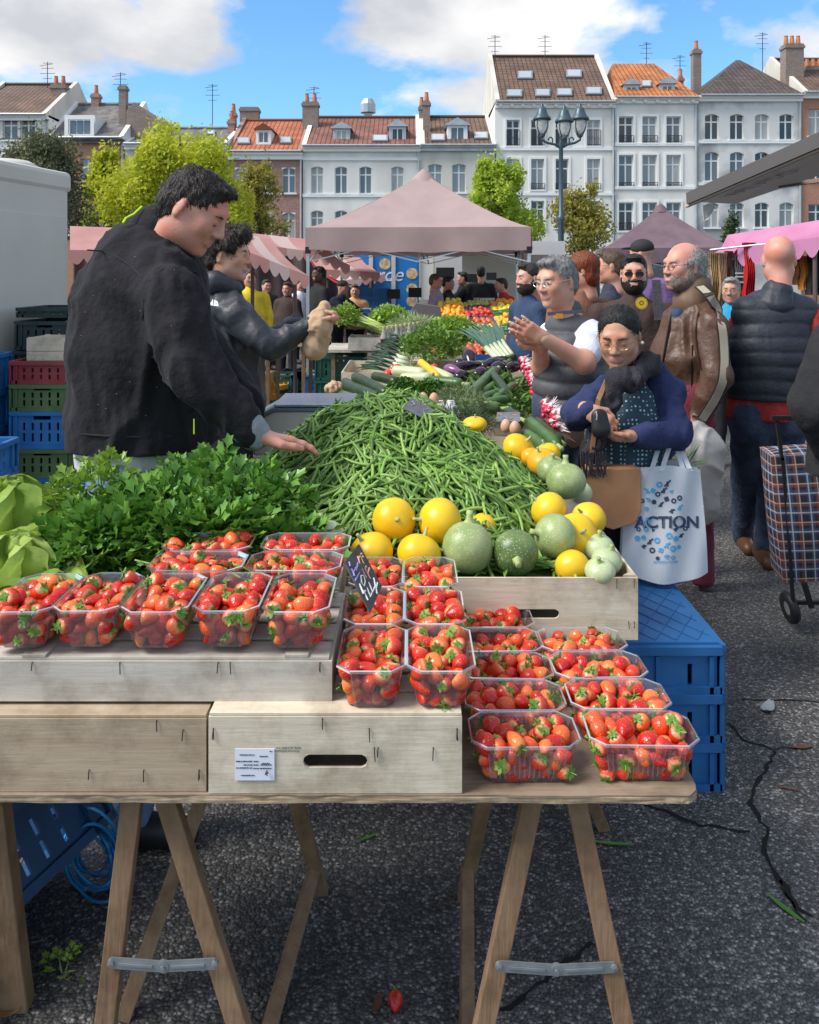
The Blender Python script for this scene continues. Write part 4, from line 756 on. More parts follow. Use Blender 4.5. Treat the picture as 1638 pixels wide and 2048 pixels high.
_m = _n.new('ShaderNodeMixShader'); _l.new(_mr.outputs[0], _m.inputs[0]); _l.new(_m0.outputs[0], _m.inputs[1]); _l.new(_g.outputs[0], _m.inputs[2]); _l.new(_m.outputs[0], _n['Material Output'].inputs[0])
M_rim = M_pet.copy(); M_rim.name = 'clear_plastic_rim'
for _x in M_rim.node_tree.nodes:
    if _x.type == 'MIX_SHADER' and not _x.inputs[0].links: _x.inputs[0].default_value = .22
def octo(wd, d, z, ch): a, b = wd/2, d/2; return [(-a+ch, -b, z), (a-ch, -b, z), (a, -b+ch, z), (a, b-ch, z), (a-ch, b, z), (-a+ch, b, z), (-a, b-ch, z), (-a, -b+ch, z)]
def punnet_mesh():
    L_, W_, H_ = .186, .116, .070; mb = MB(); rings = [octo(L_-.046, W_-.042, .001, .012), octo(L_-.040, W_-.038, .006, .014), octo(L_-.012, W_-.012, H_-.006, .02), octo(L_-.008, W_-.008, H_, .021)]
    vs = [p for r in rings for p in r]; fs = [(i*8+k, i*8+(k+1) % 8, (i+1)*8+(k+1) % 8, (i+1)*8+k) for i in range(3) for k in range(8)]+[tuple(range(8))[::-1]]; mb.add(vs, fs)
    for k in range(16):      # pressed flutes on the long sides
        x = -.066+.132*k/15
        for s in (-1, 1): mb.bar((x*.92, s*(W_/2-.0172), .010), (x, s*(W_/2-.0072), H_-.012), .0022, .0012, up=(0, s, 0))
    body = mb
    rm = MB(); o1, o2 = octo(L_-.006, W_-.006, H_, .022), octo(L_+.001, W_+.001, H_+.0008, .024); o3 = octo(L_+.001, W_+.001, H_-.003, .024); o4 = octo(L_-.005, W_-.005, H_+.0014, .022)
    rm.add(o1+o4+o2+o3, [(a*8+k, a*8+(k+1) % 8, (a+1)*8+(k+1) % 8, (a+1)*8+k) for a in (0, 1, 2) for k in range(8)])
    return body, rm
_pb, _pr = punnet_mesh()
def mesh_of(mb, name, m): me = bpy.data.meshes.new(name); me.from_pydata(mb.v, [], mb.f); me.materials.append(m); return me
PBM, PRM = mesh_of(_pb, 'tray', M_pet), mesh_of(_pr, 'rim', M_rim)
def pack(rs, n, L_, W_, H_, r=.0150):      # settle n balls in a tray
    p = np.column_stack([rs.uniform(-L_/2, L_/2, n), rs.uniform(-W_/2, W_/2, n), rs.uniform(.01, .12, n)])
    for it in range(160):
        p[:, 2] -= .0012
        d = p[:, None]-p[None]; q = np.linalg.norm(d, axis=2)+np.eye(n); ov = np.maximum(2*r*.93-q, 0); p += ((d/q[..., None])*ov[..., None]).sum(1)*.42
        z = np.clip(p[:, 2]/H_, 0, 1); ax = L_/2-.026+.014*z-r*.72; ay = W_/2-.021+.012*z-r*.72; inn = p[:, 2] < H_+.012
        p[:, 0] = np.where(inn, np.clip(p[:, 0], -ax, ax), np.clip(p[:, 0], -ax*.95, ax*.95)); p[:, 1] = np.where(inn, np.clip(p[:, 1], -ay, ay), np.clip(p[:, 1], -ay*.95, ay*.95)); p[:, 2] = np.maximum(p[:, 2], r*.8+.003)
    return p
PUN = []    # (x, front distance, base height, long side across?, label, group of berries)
for i, x in enumerate((-.669, -.557, -.4375, -.316, -.195)): PUN.append((x, 1.402+.004*(i % 2), .9745, 0, ('clear punnet of strawberries beside the lettuce on the grey slatted crate', 'second clear punnet from the lettuce on the grey slatted crate', 'clear punnet in the middle of the five on the grey slatted crate', 'second clear punnet from the slate sign on the grey slatted crate', 'clear punnet at the corner of the grey slatted crate')[i], 'a', 0))
for i, (x, Yp) in enumerate(((-.42, 1.60), (-.228, 1.60), (-.427, 1.722), (-.22, 1.722))): PUN.append((x, Yp, .9745, 1, ('clear punnet half under the parsley sprigs', 'clear punnet before the slate sign behind the corner punnet', 'strawberry punnet tucked under the parsley heap', 'strawberry punnet between parsley and the slate sign')[i], 'a', 0))
for i in range(3):
    for j in range(2): PUN.append((-.064+.117*j-.004*i, 1.368+.187*i, .8905, 0, (('clear punnet at the front of the pale labelled crate by the grey crate', 'clear punnet at the front of the pale labelled crate by the table punnets'), ('clear punnet under the slate price sign', 'clear punnet in the middle row beside the slate sign punnet'), ('clear punnet behind the slate price sign', 'clear punnet touching the round squash'))[i][j], 'b', 0))
for i in range(5): PUN.append((.197-.002*i, 1.383+.1185*i, TZ, 1, ('clear punnet on the bare table beside the labelled crate, at the table edge', 'second punnet from the table edge beside the labelled crate', 'third punnet from the table edge beside the labelled crate', 'fourth punnet from the table edge beside the labelled crate', 'punnet against the squash crate hand hole')[i], 'c', R(random.uniform(-2, 2))))
for i in range(4): PUN.append((.400-.010*i, 1.388+.1185*i, TZ, 1, ('clear punnet at the rounded corner of the table', 'second punnet from the rounded table corner', 'third punnet from the rounded table corner', 'punnet nearest the blue crates and squash crate')[i], 'c', R(random.uniform(-2, 2))))
BL = {'a': ('red strawberry heaped in a punnet on the grey slatted crate', 'strawberries on the grey slatted crate'), 'b': ('red strawberry heaped in a punnet on the pale labelled crate', 'strawberries on the pale labelled crate'), 'c': ('red strawberry heaped in a punnet on the bare table', 'strawberries on the bare table')}
berries = []
for k, (x, Yp, z, across, lab, blk, rz) in enumerate(PUN):
    ln = .116 if across else .186; t_ = thing('punnet', (x, Yp+ln/2+.016, z+.001), lab, 'punnet', 'clear plastic punnets of strawberries'); t_.rotation_euler = (0, 0, (0 if across else R(90))+rz)
    link('tray', PBM, t_, local=True); link('rim', PRM, t_, local=True)
    rs = np.random.RandomState(100+k); n = 56; pp = pack(rs, n, .186, .116, .070); a = t_.rotation_euler.z; ca, sa = math.cos(a), math.sin(a)
    for p in pp:
        d = rs.normal(size=3)*(.8, .8, .5); d[2] -= .2; d = Vector(d).normalized()
        if p[2] > .05: d = Vector((rs.normal()*.8, rs.normal()*.8, -abs(rs.normal()*.6)+.25)).normalized()
        kd = rs.choice(3, p=(.45, .35, .2)); sc_ = rs.uniform(.82, 1.12); q = (-d).to_track_quat('Z', 'Y').to_matrix() @ Matrix.Rotation(rs.rand()*6.28, 3, 'Z')
        c = Vector((p[0]*ca-p[1]*sa, p[0]*sa+p[1]*ca, p[2]))+t_.location; half = (.0176, .0148, .0207)[kd]*sc_
        berries.append((c-d*half, q, sc_, kd, blk, p[2], c, rs.randint(5)))
# the 300 that show largest are things of their own; those below the surface are one mass
def seen(b): return (b[5]*14 if b[5] > .05 else 0)+(1.2 if b[6].y < 1.45 else 0)-b[6].y*.5
berries.sort(key=seen, reverse=True)
for c, q, s, kd, blk, _, _, ck in berries[:300]:
    o = bpy.data.objects.new('strawberry', BME[kd]); COL.objects.link(o); o.matrix_world = Matrix.Translation(c) @ q.to_4x4() @ Matrix.Scale(s, 4); tag(o, BL[blk][0], 'strawberry', BL[blk][1])
    e = bpy.data.objects.new('calyx', CME[ck]); COL.objects.link(e); e.parent = o
VV = []; FF = []; HH = []; RV = []; CV = []; CF = []; o1 = o2 = 0
for i, (c, q, s, kd, blk, _, _, ck) in enumerate(berries[300:]):
    V, Fq, h = BER[kd]; qm = np.array(q)*s; VV.append(V @ qm.T+np.array(c)); FF.append(Fq+o1); o1 += len(V); HH.append(h); RV.append(np.full(len(V), (i*.6180339) % 1))
    V, Fq = CAL[ck]; CV.append(V @ qm.T+np.array(c)); CF.append(Fq+o2); o2 += len(V)
st_ = link('strawberries', amesh('strawberries', np.concatenate(VV), np.concatenate(FF), M_berry, np.concatenate(HH), np.concatenate(RV))); tag(st_, 'remaining strawberries lying lower in all the clear punnets', 'strawberries', kind='stuff')
link('calyxes', amesh('calyxes', np.concatenate(CV), np.concatenate(CF), M_calyx), st_)
# ================================================================ green beans
M_bean = attr_mat('bean_green', [(0, (.20, .30, .06)), (.12, (.135, .26, .04)), (.88, (.15, .285, .05)), (1, (.26, .38, .09))], .42, var=.35, pale=(.7, (.26, .39, .09)))
def hbean(x, y):
    q = 1-np.sqrt(((x+.06+.1*(y-2.6))/.52)**2+((y-2.72)/.68)**2+.03); return .895+.375*np.maximum(q, 0)**.8+.014*np.sin(x*19+y*7)*np.minimum(1, np.maximum(q, 0)*4)+.01*np.sin(y*23-x*11)*np.minimum(1, np.maximum(q, 0)*4)
def bean_arrays(seed):
    rs = np.random.RandomState(seed); n = 9; L_ = rs.uniform(.10, .165); cv = rs.uniform(-.35, .35); cv2 = rs.uniform(-.2, .2); V = []; h = []; m = 6
    for i in range(n):
        t = i/(n-1)*2-1; c = np.array((t*L_/2, cv*L_*.35*(t*t-.4)+cv2*L_*.15*t**3, .002*math.sin(t*3+seed))); r = .0047*(1-abs(t)**6*.75)*(1 if 0 < i < n-1 else .35)*rs.uniform(.93, 1.07)
        for k in range(m): a = 2*math.pi*k/m; V.append(c+np.array((0, r*math.cos(a), r*math.sin(a)))); h.append(i/(n-1))
    Fq = [(i*m+k, i*m+(k+1) % m, (i+1)*m+(k+1) % m, (i+1)*m+k) for i in range(n-1) for k in range(m)]
    return np.array(V), np.array(Fq), np.array(h)
BN = [bean_arrays(s) for s in range(14)]; BNM = [amesh('green_bean', b[0], b[1], M_bean, b[2], np.zeros(len(b[0]))) for b in BN]
rs = np.random.RandomState(5); cand = []
while len(cand) < 3300:
    x, y = rs.uniform(-.46, .44), rs.uniform(2.055, 3.35); h = hbean(x, y)
    if y < 2.32 and (x < -.41 or x > .5): continue
    if x > .22 and y < 2.25 and rs.rand() < .4: continue
    e = .004; nx = -(hbean(x+e, y)-hbean(x-e, y))/(2*e); ny = -(hbean(x, y+e)-hbean(x, y-e))/(2*e); nn = Vector((nx, ny, 1)).normalized(); lay = rs.rand()
    az_ = rs.rand()*math.pi if rs.rand() < .5 or abs(nx)+abs(ny) < .1 else math.atan2(ny, nx)+rs.normal()*.5
    t = Vector((math.cos(az_), math.sin(az_), 0)); t = (t-nn*t.dot(nn)).normalized(); t = (t+nn*rs.normal()*.12).normalized(); b_ = nn.cross(t).normalized(); c_ = t.cross(b_); rr = rs.rand()*6.28
    q = Matrix((t, b_, c_)).transposed() @ Matrix.Rotation(rr, 3, 'X'); cand.append((Vector((x, y, h))+nn*(lay*.020-.010), q, rs.randint(14), lay, y))
cand.sort(key=lambda b: b[3]*1.5-b[4]*.6, reverse=True)
for c, q, k, _, _ in cand[:300]:
    o = bpy.data.objects.new('green_bean', BNM[k]); COL.objects.link(o); o.matrix_world = Matrix.Translation(c) @ q.to_4x4(); tag(o, 'long thin green bean lying on the surface of the bean heap', 'green bean', 'green beans on top of the heap')
VV = []; FF = []; HH = []; RV = []; o1 = 0
for i, (c, q, k, _, _) in enumerate(cand[300:]): V, Fq, h = BN[k]; VV.append(V @ np.array(q).T+np.array(c)); FF.append(Fq+o1); o1 += len(V); HH.append(h); RV.append(np.full(len(V), (i*.6180339) % 1))
hp = link('green_beans', amesh('green_beans', np.concatenate(VV), np.concatenate(FF), M_bean, np.concatenate(HH), np.concatenate(RV))); tag(hp, 'great heap of loose green beans on the stall', 'green beans', kind='stuff')
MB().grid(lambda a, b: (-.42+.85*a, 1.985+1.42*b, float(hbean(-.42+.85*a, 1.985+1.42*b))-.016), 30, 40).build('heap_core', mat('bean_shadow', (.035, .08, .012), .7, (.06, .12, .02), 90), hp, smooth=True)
# ================================================================ round squash
def squash_mat(name, a, b, speck=None, stripes=0, rough=.3):
    m = mat(name, a, rough+.06, b, 14, bump=.22, bs=18, det=8, coord='Object', ramp=(.25, .75)); t = m.node_tree; n = t.nodes; l = t.links; bs_ = n['Principled BSDF']; src = bs_.inputs['Base Color'].links[0].from_socket
    if speck:
        tcn = n.new('ShaderNodeTexCoord'); vo = n.new('ShaderNodeTexVoronoi'); l.new(tcn.outputs['Object'], vo.inputs['Vector']); vo.inputs['Scale'].default_value = 170; r = n.new('ShaderNodeValToRGB'); l.new(vo.outputs['Distance'], r.inputs[0]); r.color_ramp.elements[0].position = .13; r.color_ramp.elements[0].color = (1, 1, 1, 1); r.color_ramp.elements[1].position = .3; r.color_ramp.elements[1].color = (0, 0, 0, 1)
        mx_ = n.new('ShaderNodeMixRGB'); l.new(r.outputs[0], mx_.inputs[0]); l.new(src, mx_.inputs[1]); mx_.inputs[2].default_value = speck+(1,); l.new(mx_.outputs[0], bs_.inputs['Base Color'])
    return m
Q_y = squash_mat('squash_yellow', (.74, .42, .010), (.82, .56, .02)); Q_o = squash_mat('squash_orange', (.82, .34, .01), (.82, .42, .015))
Q_p = squash_mat('squash_pale', (.17, .26, .08), (.42, .48, .22), (.52, .58, .34)); Q_d = squash_mat('squash_dark', (.03, .075, .018), (.20, .28, .09), (.42, .47, .28)); Q_l = squash_mat('squash_light', (.36, .44, .22), (.50, .56, .33), (.6, .64, .45))
Q_s = mat('squash_stem', (.28, .36, .12), .6, (.42, .48, .22), 40, bump=.3, bs=80)
def squash(u, v, r, Y, m, label, asp=.92, rot=(0, 0, 0), ribs=0, group='round squash beside the beans', stem=.5, cat='squash', name='round_squash'):
    if m in (Q_y, Q_o): stem = .26
    rd = r/F*Y; t_ = thing(name, P(u, v, Y), label, cat, group); t_.rotation_euler = tuple(R(a) for a in rot)
    prof = [(max(.0001, rd*math.sin(a))*1.0, -rd*asp*math.cos(a)*(1-.05*math.cos(a)**8)) for a in np.linspace(0, math.pi, 15)]
    mb = MB(); mb.lathe(prof, (0, 0, 0), 28, sq=(lambda a: ribs*abs(math.sin(a*5))) if ribs else (lambda a: .02*math.sin(2*a+u)+.014*math.sin(3*a+v)+.008*math.sin(5*a))); mb.build('flesh', m, t_, smooth=True, local=True)
    sr = rd*.14*stem/.5; s = MB(); s.lathe([(sr*1.5, rd*asp*.93), (sr, rd*asp*1.03), (sr*.8, rd*asp*1.2), (sr*.95, rd*asp*1.38), (0, rd*asp*1.37)], (0, 0, 0), 10, sq=lambda a: .18*abs(math.sin(a*2.5))); s.build('stem', Q_s, t_, smooth=True, local=True)
    MB().lathe([(.0001, -rd*asp*.965), (rd*.09, -rd*asp*.97), (rd*.1, -rd*asp*.95)], (0, 0, 0), 8).build('blossom_scar', mat('scar', (.30, .24, .10), .8), t_, local=True)
    return t_
FW = (100, 0, 0)
for a in (
 (788, 1040, 44, 2.14, Q_y, 'yellow squash resting highest against the beans above two others', .95, (70, 30, 0)), (742, 1108, 45, 2.05, Q_y, 'yellow squash lying against the slate price sign', .9, (20, -30, 0)),
 (838, 1108, 44, 2.04, Q_y, 'yellow squash between the slate sign and the ribbed green squash', .9, (-25, 20, 0)), (880, 1042, 45, 2.13, Q_y, 'yellow squash turned sideways showing its stem end', .95, (0, -80, 20)),
 (966, 1056, 29, 2.22, Q_y, 'small yellow squash behind the ribbed green squash', .95, (60, 0, 0)), (935, 1095, 50, 2.06, Q_p, 'pale green ribbed squash standing with stem upright', 1.05, (-8, 5, 0), .03),
 (1031, 1105, 45, 2.05, Q_d, 'dark green speckled squash with a pale ground spot', .95, (95, 20, 0), .02), (1110, 1071, 43, 2.12, Q_p, 'speckled green squash lying on the yellow one', .95, (20, -75, 0), .02),
 (1097, 1020, 37, 2.28, Q_y, 'yellow squash behind the speckled green squash', .9, (0, -50, 0)), (1150, 1072, 46, 2.16, Q_y, 'yellow squash under the speckled green squash at crate corner', .9, (60, 20, 0)),
 (1176, 1040, 36, 2.26, Q_y, 'yellow squash at the crate edge beside the brown bag', .9, (30, -40, 0)), (1145, 1135, 35, 2.04, Q_y, 'small yellow squash with blossom end at the crate board', .95, (100, 0, 0)),
 (1198, 1097, 31, 2.12, Q_l, 'light green squash at the crate edge above the pale one', .9, (10, 0, 0), .02), (1213, 1122, 30, 2.06, Q_l, 'light green squash at the corner of the squash crate', .85, (0, 20, 0), .02), (1200, 1142, 30, 2.0, Q_l, 'light green squash with thick stem over the crate board', .8, (20, -10, 0), .04),
 (1132, 962, 39, 2.62, Q_p, 'pale green squash with upright stem beside the brown handbag', .95, (-5, 0, 0), .03), (1104, 940, 31, 2.75, Q_p, 'pale green squash tucked behind the upright stemmed one', .9, (20, 0, 0), .02), (1160, 985, 25, 2.72, Q_l, 'light squash beside the wooden crate and the handbag', .9, (0, 0, 0)),
 (1037, 898, 33, 3.02, Q_y, 'yellow squash behind the bean heap beside the eggs', .85, (20, 40, 0)), (1062, 915, 20, 2.95, Q_o, 'small orange squash between yellow ones', .95, (60, 30, 0)), (1085, 925, 32, 2.9, Q_o, 'orange yellow squash above the pale green squash', .85, (20, -20, 0)), (1095, 908, 26, 3.02, Q_y, 'yellow squash under the long courgettes', .85, (0, -20, 0)),
 (950, 848, 24, 3.25, Q_y, 'flat yellow squash among the dill', .6, (10, 0, 0)), (648, 1076, 42, 1.98, Q_l, 'light green squash half under the parsley', .85, (-10, -10, 0), .03)): squash(*a)
# slate price signs
SL = mat('slate_board', (.03, .03, .035), .5, (.06, .06, .065), 40); CH1 = mat('chalk_white', (.75, .75, .74), .9); CH2 = mat('chalk_violet', (.35, .30, .70), .9); CH3 = mat('chalk_orange', (.8, .42, .28), .9)
def sign(A, B, C, D, label, marks, base=SL, org=(0, 0), k=1):
    A, B, C, D = [P(*q) for q in (A, B, C, D)]; t_ = thing('price_sign', (A+B+C+D)/4, label, 'sign', 'slate price signs'); ex = (A-D); ey = (A-B); nn = ex.cross(ey).normalized()
    if nn.y > 0: nn = -nn
    b_ = MB().prism([A, B, C, D], -nn*.003).build('board', base, t_); tr_ = bvh(b_)
    for m, r, lines in marks: strokes(tr_, lines, r, m, t_, org=org, k=k)
CH4 = mat('chalk_pink', (.6, .35, .5), .9); CH5 = mat('chalk_pale', (.42, .42, .46), .9); SW = mat('slate_worn', (.12, .12, .14), .5, (.18, .18, .2), 30)
sign((718, 1088, 1.66), (764, 1172, 1.6), (741, 1226, 1.5), (690, 1124, 1.55), 'black slate sign with chalk strawberry price standing among the punnets', (
 (CH2, .0016, [[(150, 360), (165, 430)], [(185, 470), (215, 520), (235, 590)], [(225, 520), (255, 450), (265, 510), (285, 370), (300, 440)], [(330, 500), (250, 660)]]),
 (CH3, .0019, [[(290, 270), (320, 390)], [(290, 270), (302, 312), (325, 260), (385, 390)], [(343, 235)], [(368, 280)], [(355, 475), (425, 620)], [(400, 460), (445, 560), (480, 460)], [(440, 540), (495, 640)], [(415, 445)]]),
 (CH1, .0019, [[(335, 590), (350, 700), (390, 755), (405, 680), (380, 580), (335, 590)], [(315, 715), (380, 870), (410, 830)], [(380, 820), (455, 985)], [(435, 780), (500, 930), (515, 870)], [(465, 695), (530, 850), (570, 760), (585, 800), (610, 700)], [(550, 625), (605, 880)]])), org=(680, 1080), k=8.17)
sign((886, 828, 2.64), (876, 850, 2.55), (805, 816, 2.55), (823, 795, 2.64), 'slate sign with faded chalk lying on top of the bean heap', ((CH5, .0012, [[(180, 68), (165, 150)], [(120, 75), (140, 100), (115, 110)], [(200, 105), (225, 95), (205, 140), (230, 130)]]), (CH4, .0012, [[(245, 185), (262, 150), (268, 195), (285, 165), (295, 200)], [(235, 200), (275, 215)]])), SW, (790, 780), 3.5)
sign((1040, 824, 3.5), (1040, 843, 3.42), (992, 843, 3.42), (994, 824, 3.5), 'small slate sign standing behind the dill and eggs', ((CH3, .0012, [[(715, 172), (735, 168), (750, 174)], [(820, 172), (850, 176)]]), (CH5, .0012, [[(745, 195), (770, 188), (790, 198)], [(800, 200), (830, 196)]])), SW, (790, 780), 3.5)
# ================================================================ leafy produce
def scatter(tpl, pos, rot, scl):      # many copies of a small template in one mesh
    V, Fc = tpl; n = len(pos); W = np.einsum('nij,vj->nvi', rot, V)*np.asarray(scl)[:, None, None]+np.asarray(pos)[:, None]
    return W.reshape(-1, 3), (Fc[None]+(np.arange(n)*len(V))[:, None, None]).reshape(-1, Fc.shape[1])
def qm(name, V, Fc, m, parent=None, kind=None):
    if Fc.shape[1] == 3: Fc = np.concatenate([Fc, Fc[:, 2:]], 1)
    if len(Fc) and (Fc[:, 2] == Fc[:, 3]).any():
        me = bpy.data.meshes.new(name); me.vertices.add(len(V)); me.vertices.foreach_set('co', V.astype(np.float32).ravel()); T = Fc[:, :3]; me.loops.add(T.size); me.loops.foreach_set('vertex_index', T.astype(np.int32).ravel()); me.polygons.add(len(T)); me.polygons.foreach_set('loop_start', np.arange(0, T.size, 3, dtype=np.int32)); me.polygons.foreach_set('loop_total', np.full(len(T), 3, np.int32)); me.materials.append(m); me.polygons.foreach_set('use_smooth', np.ones(len(T), bool)); me.update(calc_edges=True); o = link(name, me, parent)
    else: o = qmesh(name, V, Fc, np.zeros(len(Fc)), [m], parent)
    if kind: o['kind'] = kind
    return o
def leaflet(L_, W_, teeth, fold, off=(0, 0, 0), ang=0, cup=0):
    V = [(0, 0, 0)]; n = 2*teeth+2; c, s = math.cos(ang), math.sin(ang)
    for i in range(n+1):
        t = i/n*2-1; a = t*2.5; rr = (math.cos(a*.5)**.7 if abs(a) < 3.1 else 0)*(1 if i % 2 == 0 else .62); x = L_*.45+L_*.55*rr*math.cos(a) if True else 0; y = W_*rr*math.sin(a); V.append((x, y, abs(y)*fold-cup*x*x))
    V = [(v[0]*c-v[1]*s+off[0], v[0]*s+v[1]*c+off[1], v[2]+off[2]) for v in V]
    return V, [(0, i, i+1) for i in range(1, n+1)]
def merge(ps):
    V = []; Fc = []
    for v, f in ps: o = len(V); V += v; Fc += [tuple(a+o for a in q) for q in f]
    return np.array(V, float), np.array(Fc)
PARS = merge([leaflet(.5, .24, 4, .35, (.42, 0, 0), 0, .3), leaflet(.42, .2, 3, .35, (.34, .04, 0), .95, .3), leaflet(.42, .2, 3, .35, (.34, -.04, 0), -.95, .3), ([(0, .012, 0), (0, -.012, 0), (.45, .01, .01)], [(0, 1, 2)])])
CURL = merge([leaflet(.4, .3, 4, .9, (.1*math.cos(a), .1*math.sin(a), .1*b), a, -.6*b) for a, b in ((0, 1), (1.3, -1), (2.6, 1), (3.9, -1), (5.2, .5))])
NEED = merge([([(0, 0, 0), (.5, .035, .02), (1, 0, 0), (.5, -.035, .02)], [(0, 1, 2), (0, 2, 3)])])
BLAD = merge([leaflet(1, .3, 1, .25, (0, 0, 0), 0, .35)])
def bases(out, rs, droop=.3, jit=.5):      # frames whose X points outwards
    n = len(out); x = out+rs.normal(size=(n, 3))*jit; x[:, 2] -= droop*rs.rand(n); x /= np.linalg.norm(x, axis=1)[:, None]; up = np.tile((0., 0., 1.), (n, 1))+rs.normal(size=(n, 3))*.45; y = np.cross(up, x); y /= np.linalg.norm(y, axis=1)[:, None]; z = np.cross(x, y); return np.stack([x, y, z], 2)
def heap(c, r, n, rs, shell=.55):          # points through an ellipsoid's upper skin, with outward directions
    d = rs.normal(size=(n, 3)); d[:, 2] = np.abs(d[:, 2])*.9-.15; d /= np.linalg.norm(d, axis=1)[:, None]; q = shell+(1-shell)*rs.rand(n); return np.array(c)+d*np.array(r)*q[:, None], d
def bunch(name, label, cat, c, r, n, tpl, size, m, seed, group=None, stems=14, sm=None, droop=.35, jit=.5, kind=None):
    rs = np.random.RandomState(seed); t_ = thing(name, (c[0], c[1], c[2]), label, cat, group); p, d = heap(c, r, n, rs); p = p+0
    V, Fc = scatter(tpl, p, bases(d, rs, droop, jit), size*rs.uniform(.6, 1.25, n)); qm('foliage', V, Fc, m, t_, 'stuff')
    if stems:
        mb = MB()
        for i in range(stems): k = rs.randint(n); a = np.array(c)+np.array(r)*(.2*rs.normal(), .2*rs.normal(), -.5); e = p[k]; mb.tube([a, (a+e)/2+np.array((0, 0, .1*r[2])), e], [r[0]*.012+.0012, .0014, .001], 5)
        mb.build('stems', sm or mat('stem_green', (.22, .34, .08), .5), t_)
    return t_
LP = mat('parsley_leaf', (.07, .20, .025), .34, (.19, .37, .06), 14, tl=.2, spec=.5); LC = mat('celery_leaf', (.16, .30, .03), .4, (.32, .46, .07), 12, tl=.3); LCU = mat('curly_leaf', (.035, .13, .012), .5, (.10, .24, .03), 40, tl=.15); LDI = mat('dill_leaf', (.02, .055, .02), .6, (.04, .09, .03), 40, tl=.1); LRO = mat('rosemary_leaf', (.10, .16, .06), .5, (.18, .25, .11), 40, tl=.1)
for a in ((-.60, 2.02, .985, .19, .17, .12, 800, 'flat leaf parsley bunch at the middle of the heap before the vendor'), (-.41, 2.06, 1.0, .15, .15, .12, 650, 'flat leaf parsley bunch beside the green beans'), (-.52, 2.18, 1.0, .16, .14, .13, 520, 'flat leaf parsley bunch highest under the vendor sleeve'), (-.70, 1.92, .97, .15, .13, .10, 500, 'flat leaf parsley bunch beside the lettuce'), (-.47, 1.92, 1.0, .19, .11, .075, 650, 'flat leaf parsley bunch drooping over the strawberry punnets'), (-.30, 1.96, .97, .11, .1, .06, 300, 'small parsley bunch at the foot of the bean heap')):
    bunch('parsley_bunch', a[7], 'parsley', a[:3], a[3:6], a[6], PARS, .074, LP, int(abs(a[0])*1000), 'flat leaf parsley bunches', stems=26)
bunch('celery_leaves', 'yellow green celery leaves sticking out left of the parsley', 'celery', (-.77, 2.06, 1.04), (.11, .1, .11), 170, PARS, .062, LC, 77, stems=20)
for i in range(5):
    q = P(270+40*i, 1120+8*(i % 3), 1.72); e = P(330+50*i, 1155, 1.64); mb = MB(); mb.tube([q, (q+e)/2+Vector((0, 0, .01)), e], .0016, 5); rs = np.random.RandomState(i); t_ = thing('parsley_sprig', q, ('parsley sprig hanging over the punnet by the lettuce', 'parsley sprig lying across the second punnet', 'parsley sprig fallen over the middle punnet', 'parsley sprig trailing on the berries', 'parsley sprig nearest the squash')[i], 'parsley'); mb.build('stem', MATS['stem_green'], t_); V, Fc = scatter(PARS, np.array([e, e+Vector((.01, .02, .008)), (q+e)/2+Vector((0, 0, .012))]), bases(np.array([(1., -1, .1), (.6, .6, .3), (-.5, -.8, .3)]), rs, .2, .2), [.05, .04, .04]); qm('foliage', V, Fc, LP, t_)
# lettuce
LL = mat('lettuce_leaf', (.26, .40, .06), .42, (.48, .60, .15), 7, tl=.35, bump=.35, bs=28, spec=.45)
def lettuce(c, r, label, seed):
    rs = np.random.RandomState(seed); t_ = thing('lettuce', c, label, 'lettuce', 'green lettuces')
    for k in range(15):
        ring = 0 if k < 4 else 1 if k < 9 else 2; az_ = rs.rand()*.5+k*2.4; tilt = (15, 48, 78)[ring]+rs.uniform(-8, 8); sz = r*(.85, 1.05, 1.2)[ring]; ph = rs.rand()*6
        def fn(a, b):
            w_ = (math.sin(math.pi*min(1, b*.86+.10))**.6)*.62; x = (a-.5)*2*w_*sz; y = b*sz; edge = (abs(a-.5)*2)**2*max(b, .3); cup = .32*sz*((a-.5)*2)**2*w_; z = cup-.45*sz*b*b*(1 if ring else -.2)+edge*.12*sz*math.sin(a*26+b*9+ph)+.035*sz*math.sin(b*16+a*5+ph)*b+.012*sz*math.sin(b*31+a*23)
            v = Matrix.Rotation(R(90-tilt), 3, 'X') @ Vector((x, y, z)); return Matrix.Rotation(az_, 3, 'Z') @ v+Vector(c)+Vector((0, 0, -.03))
        MB().grid(fn, 20, 18).build('leaf', LL, t_, smooth=True)
    return t_
lettuce((-.95, 2.0, .99), .2, 'pale green lettuce head behind the other lettuce', 1); lettuce((-.83, 1.78, .965), .155, 'pale green lettuce head beside the strawberry punnets', 2); lettuce((-1.1, 1.8, .965), .18, 'pale green lettuce head at the end of the crate', 5)
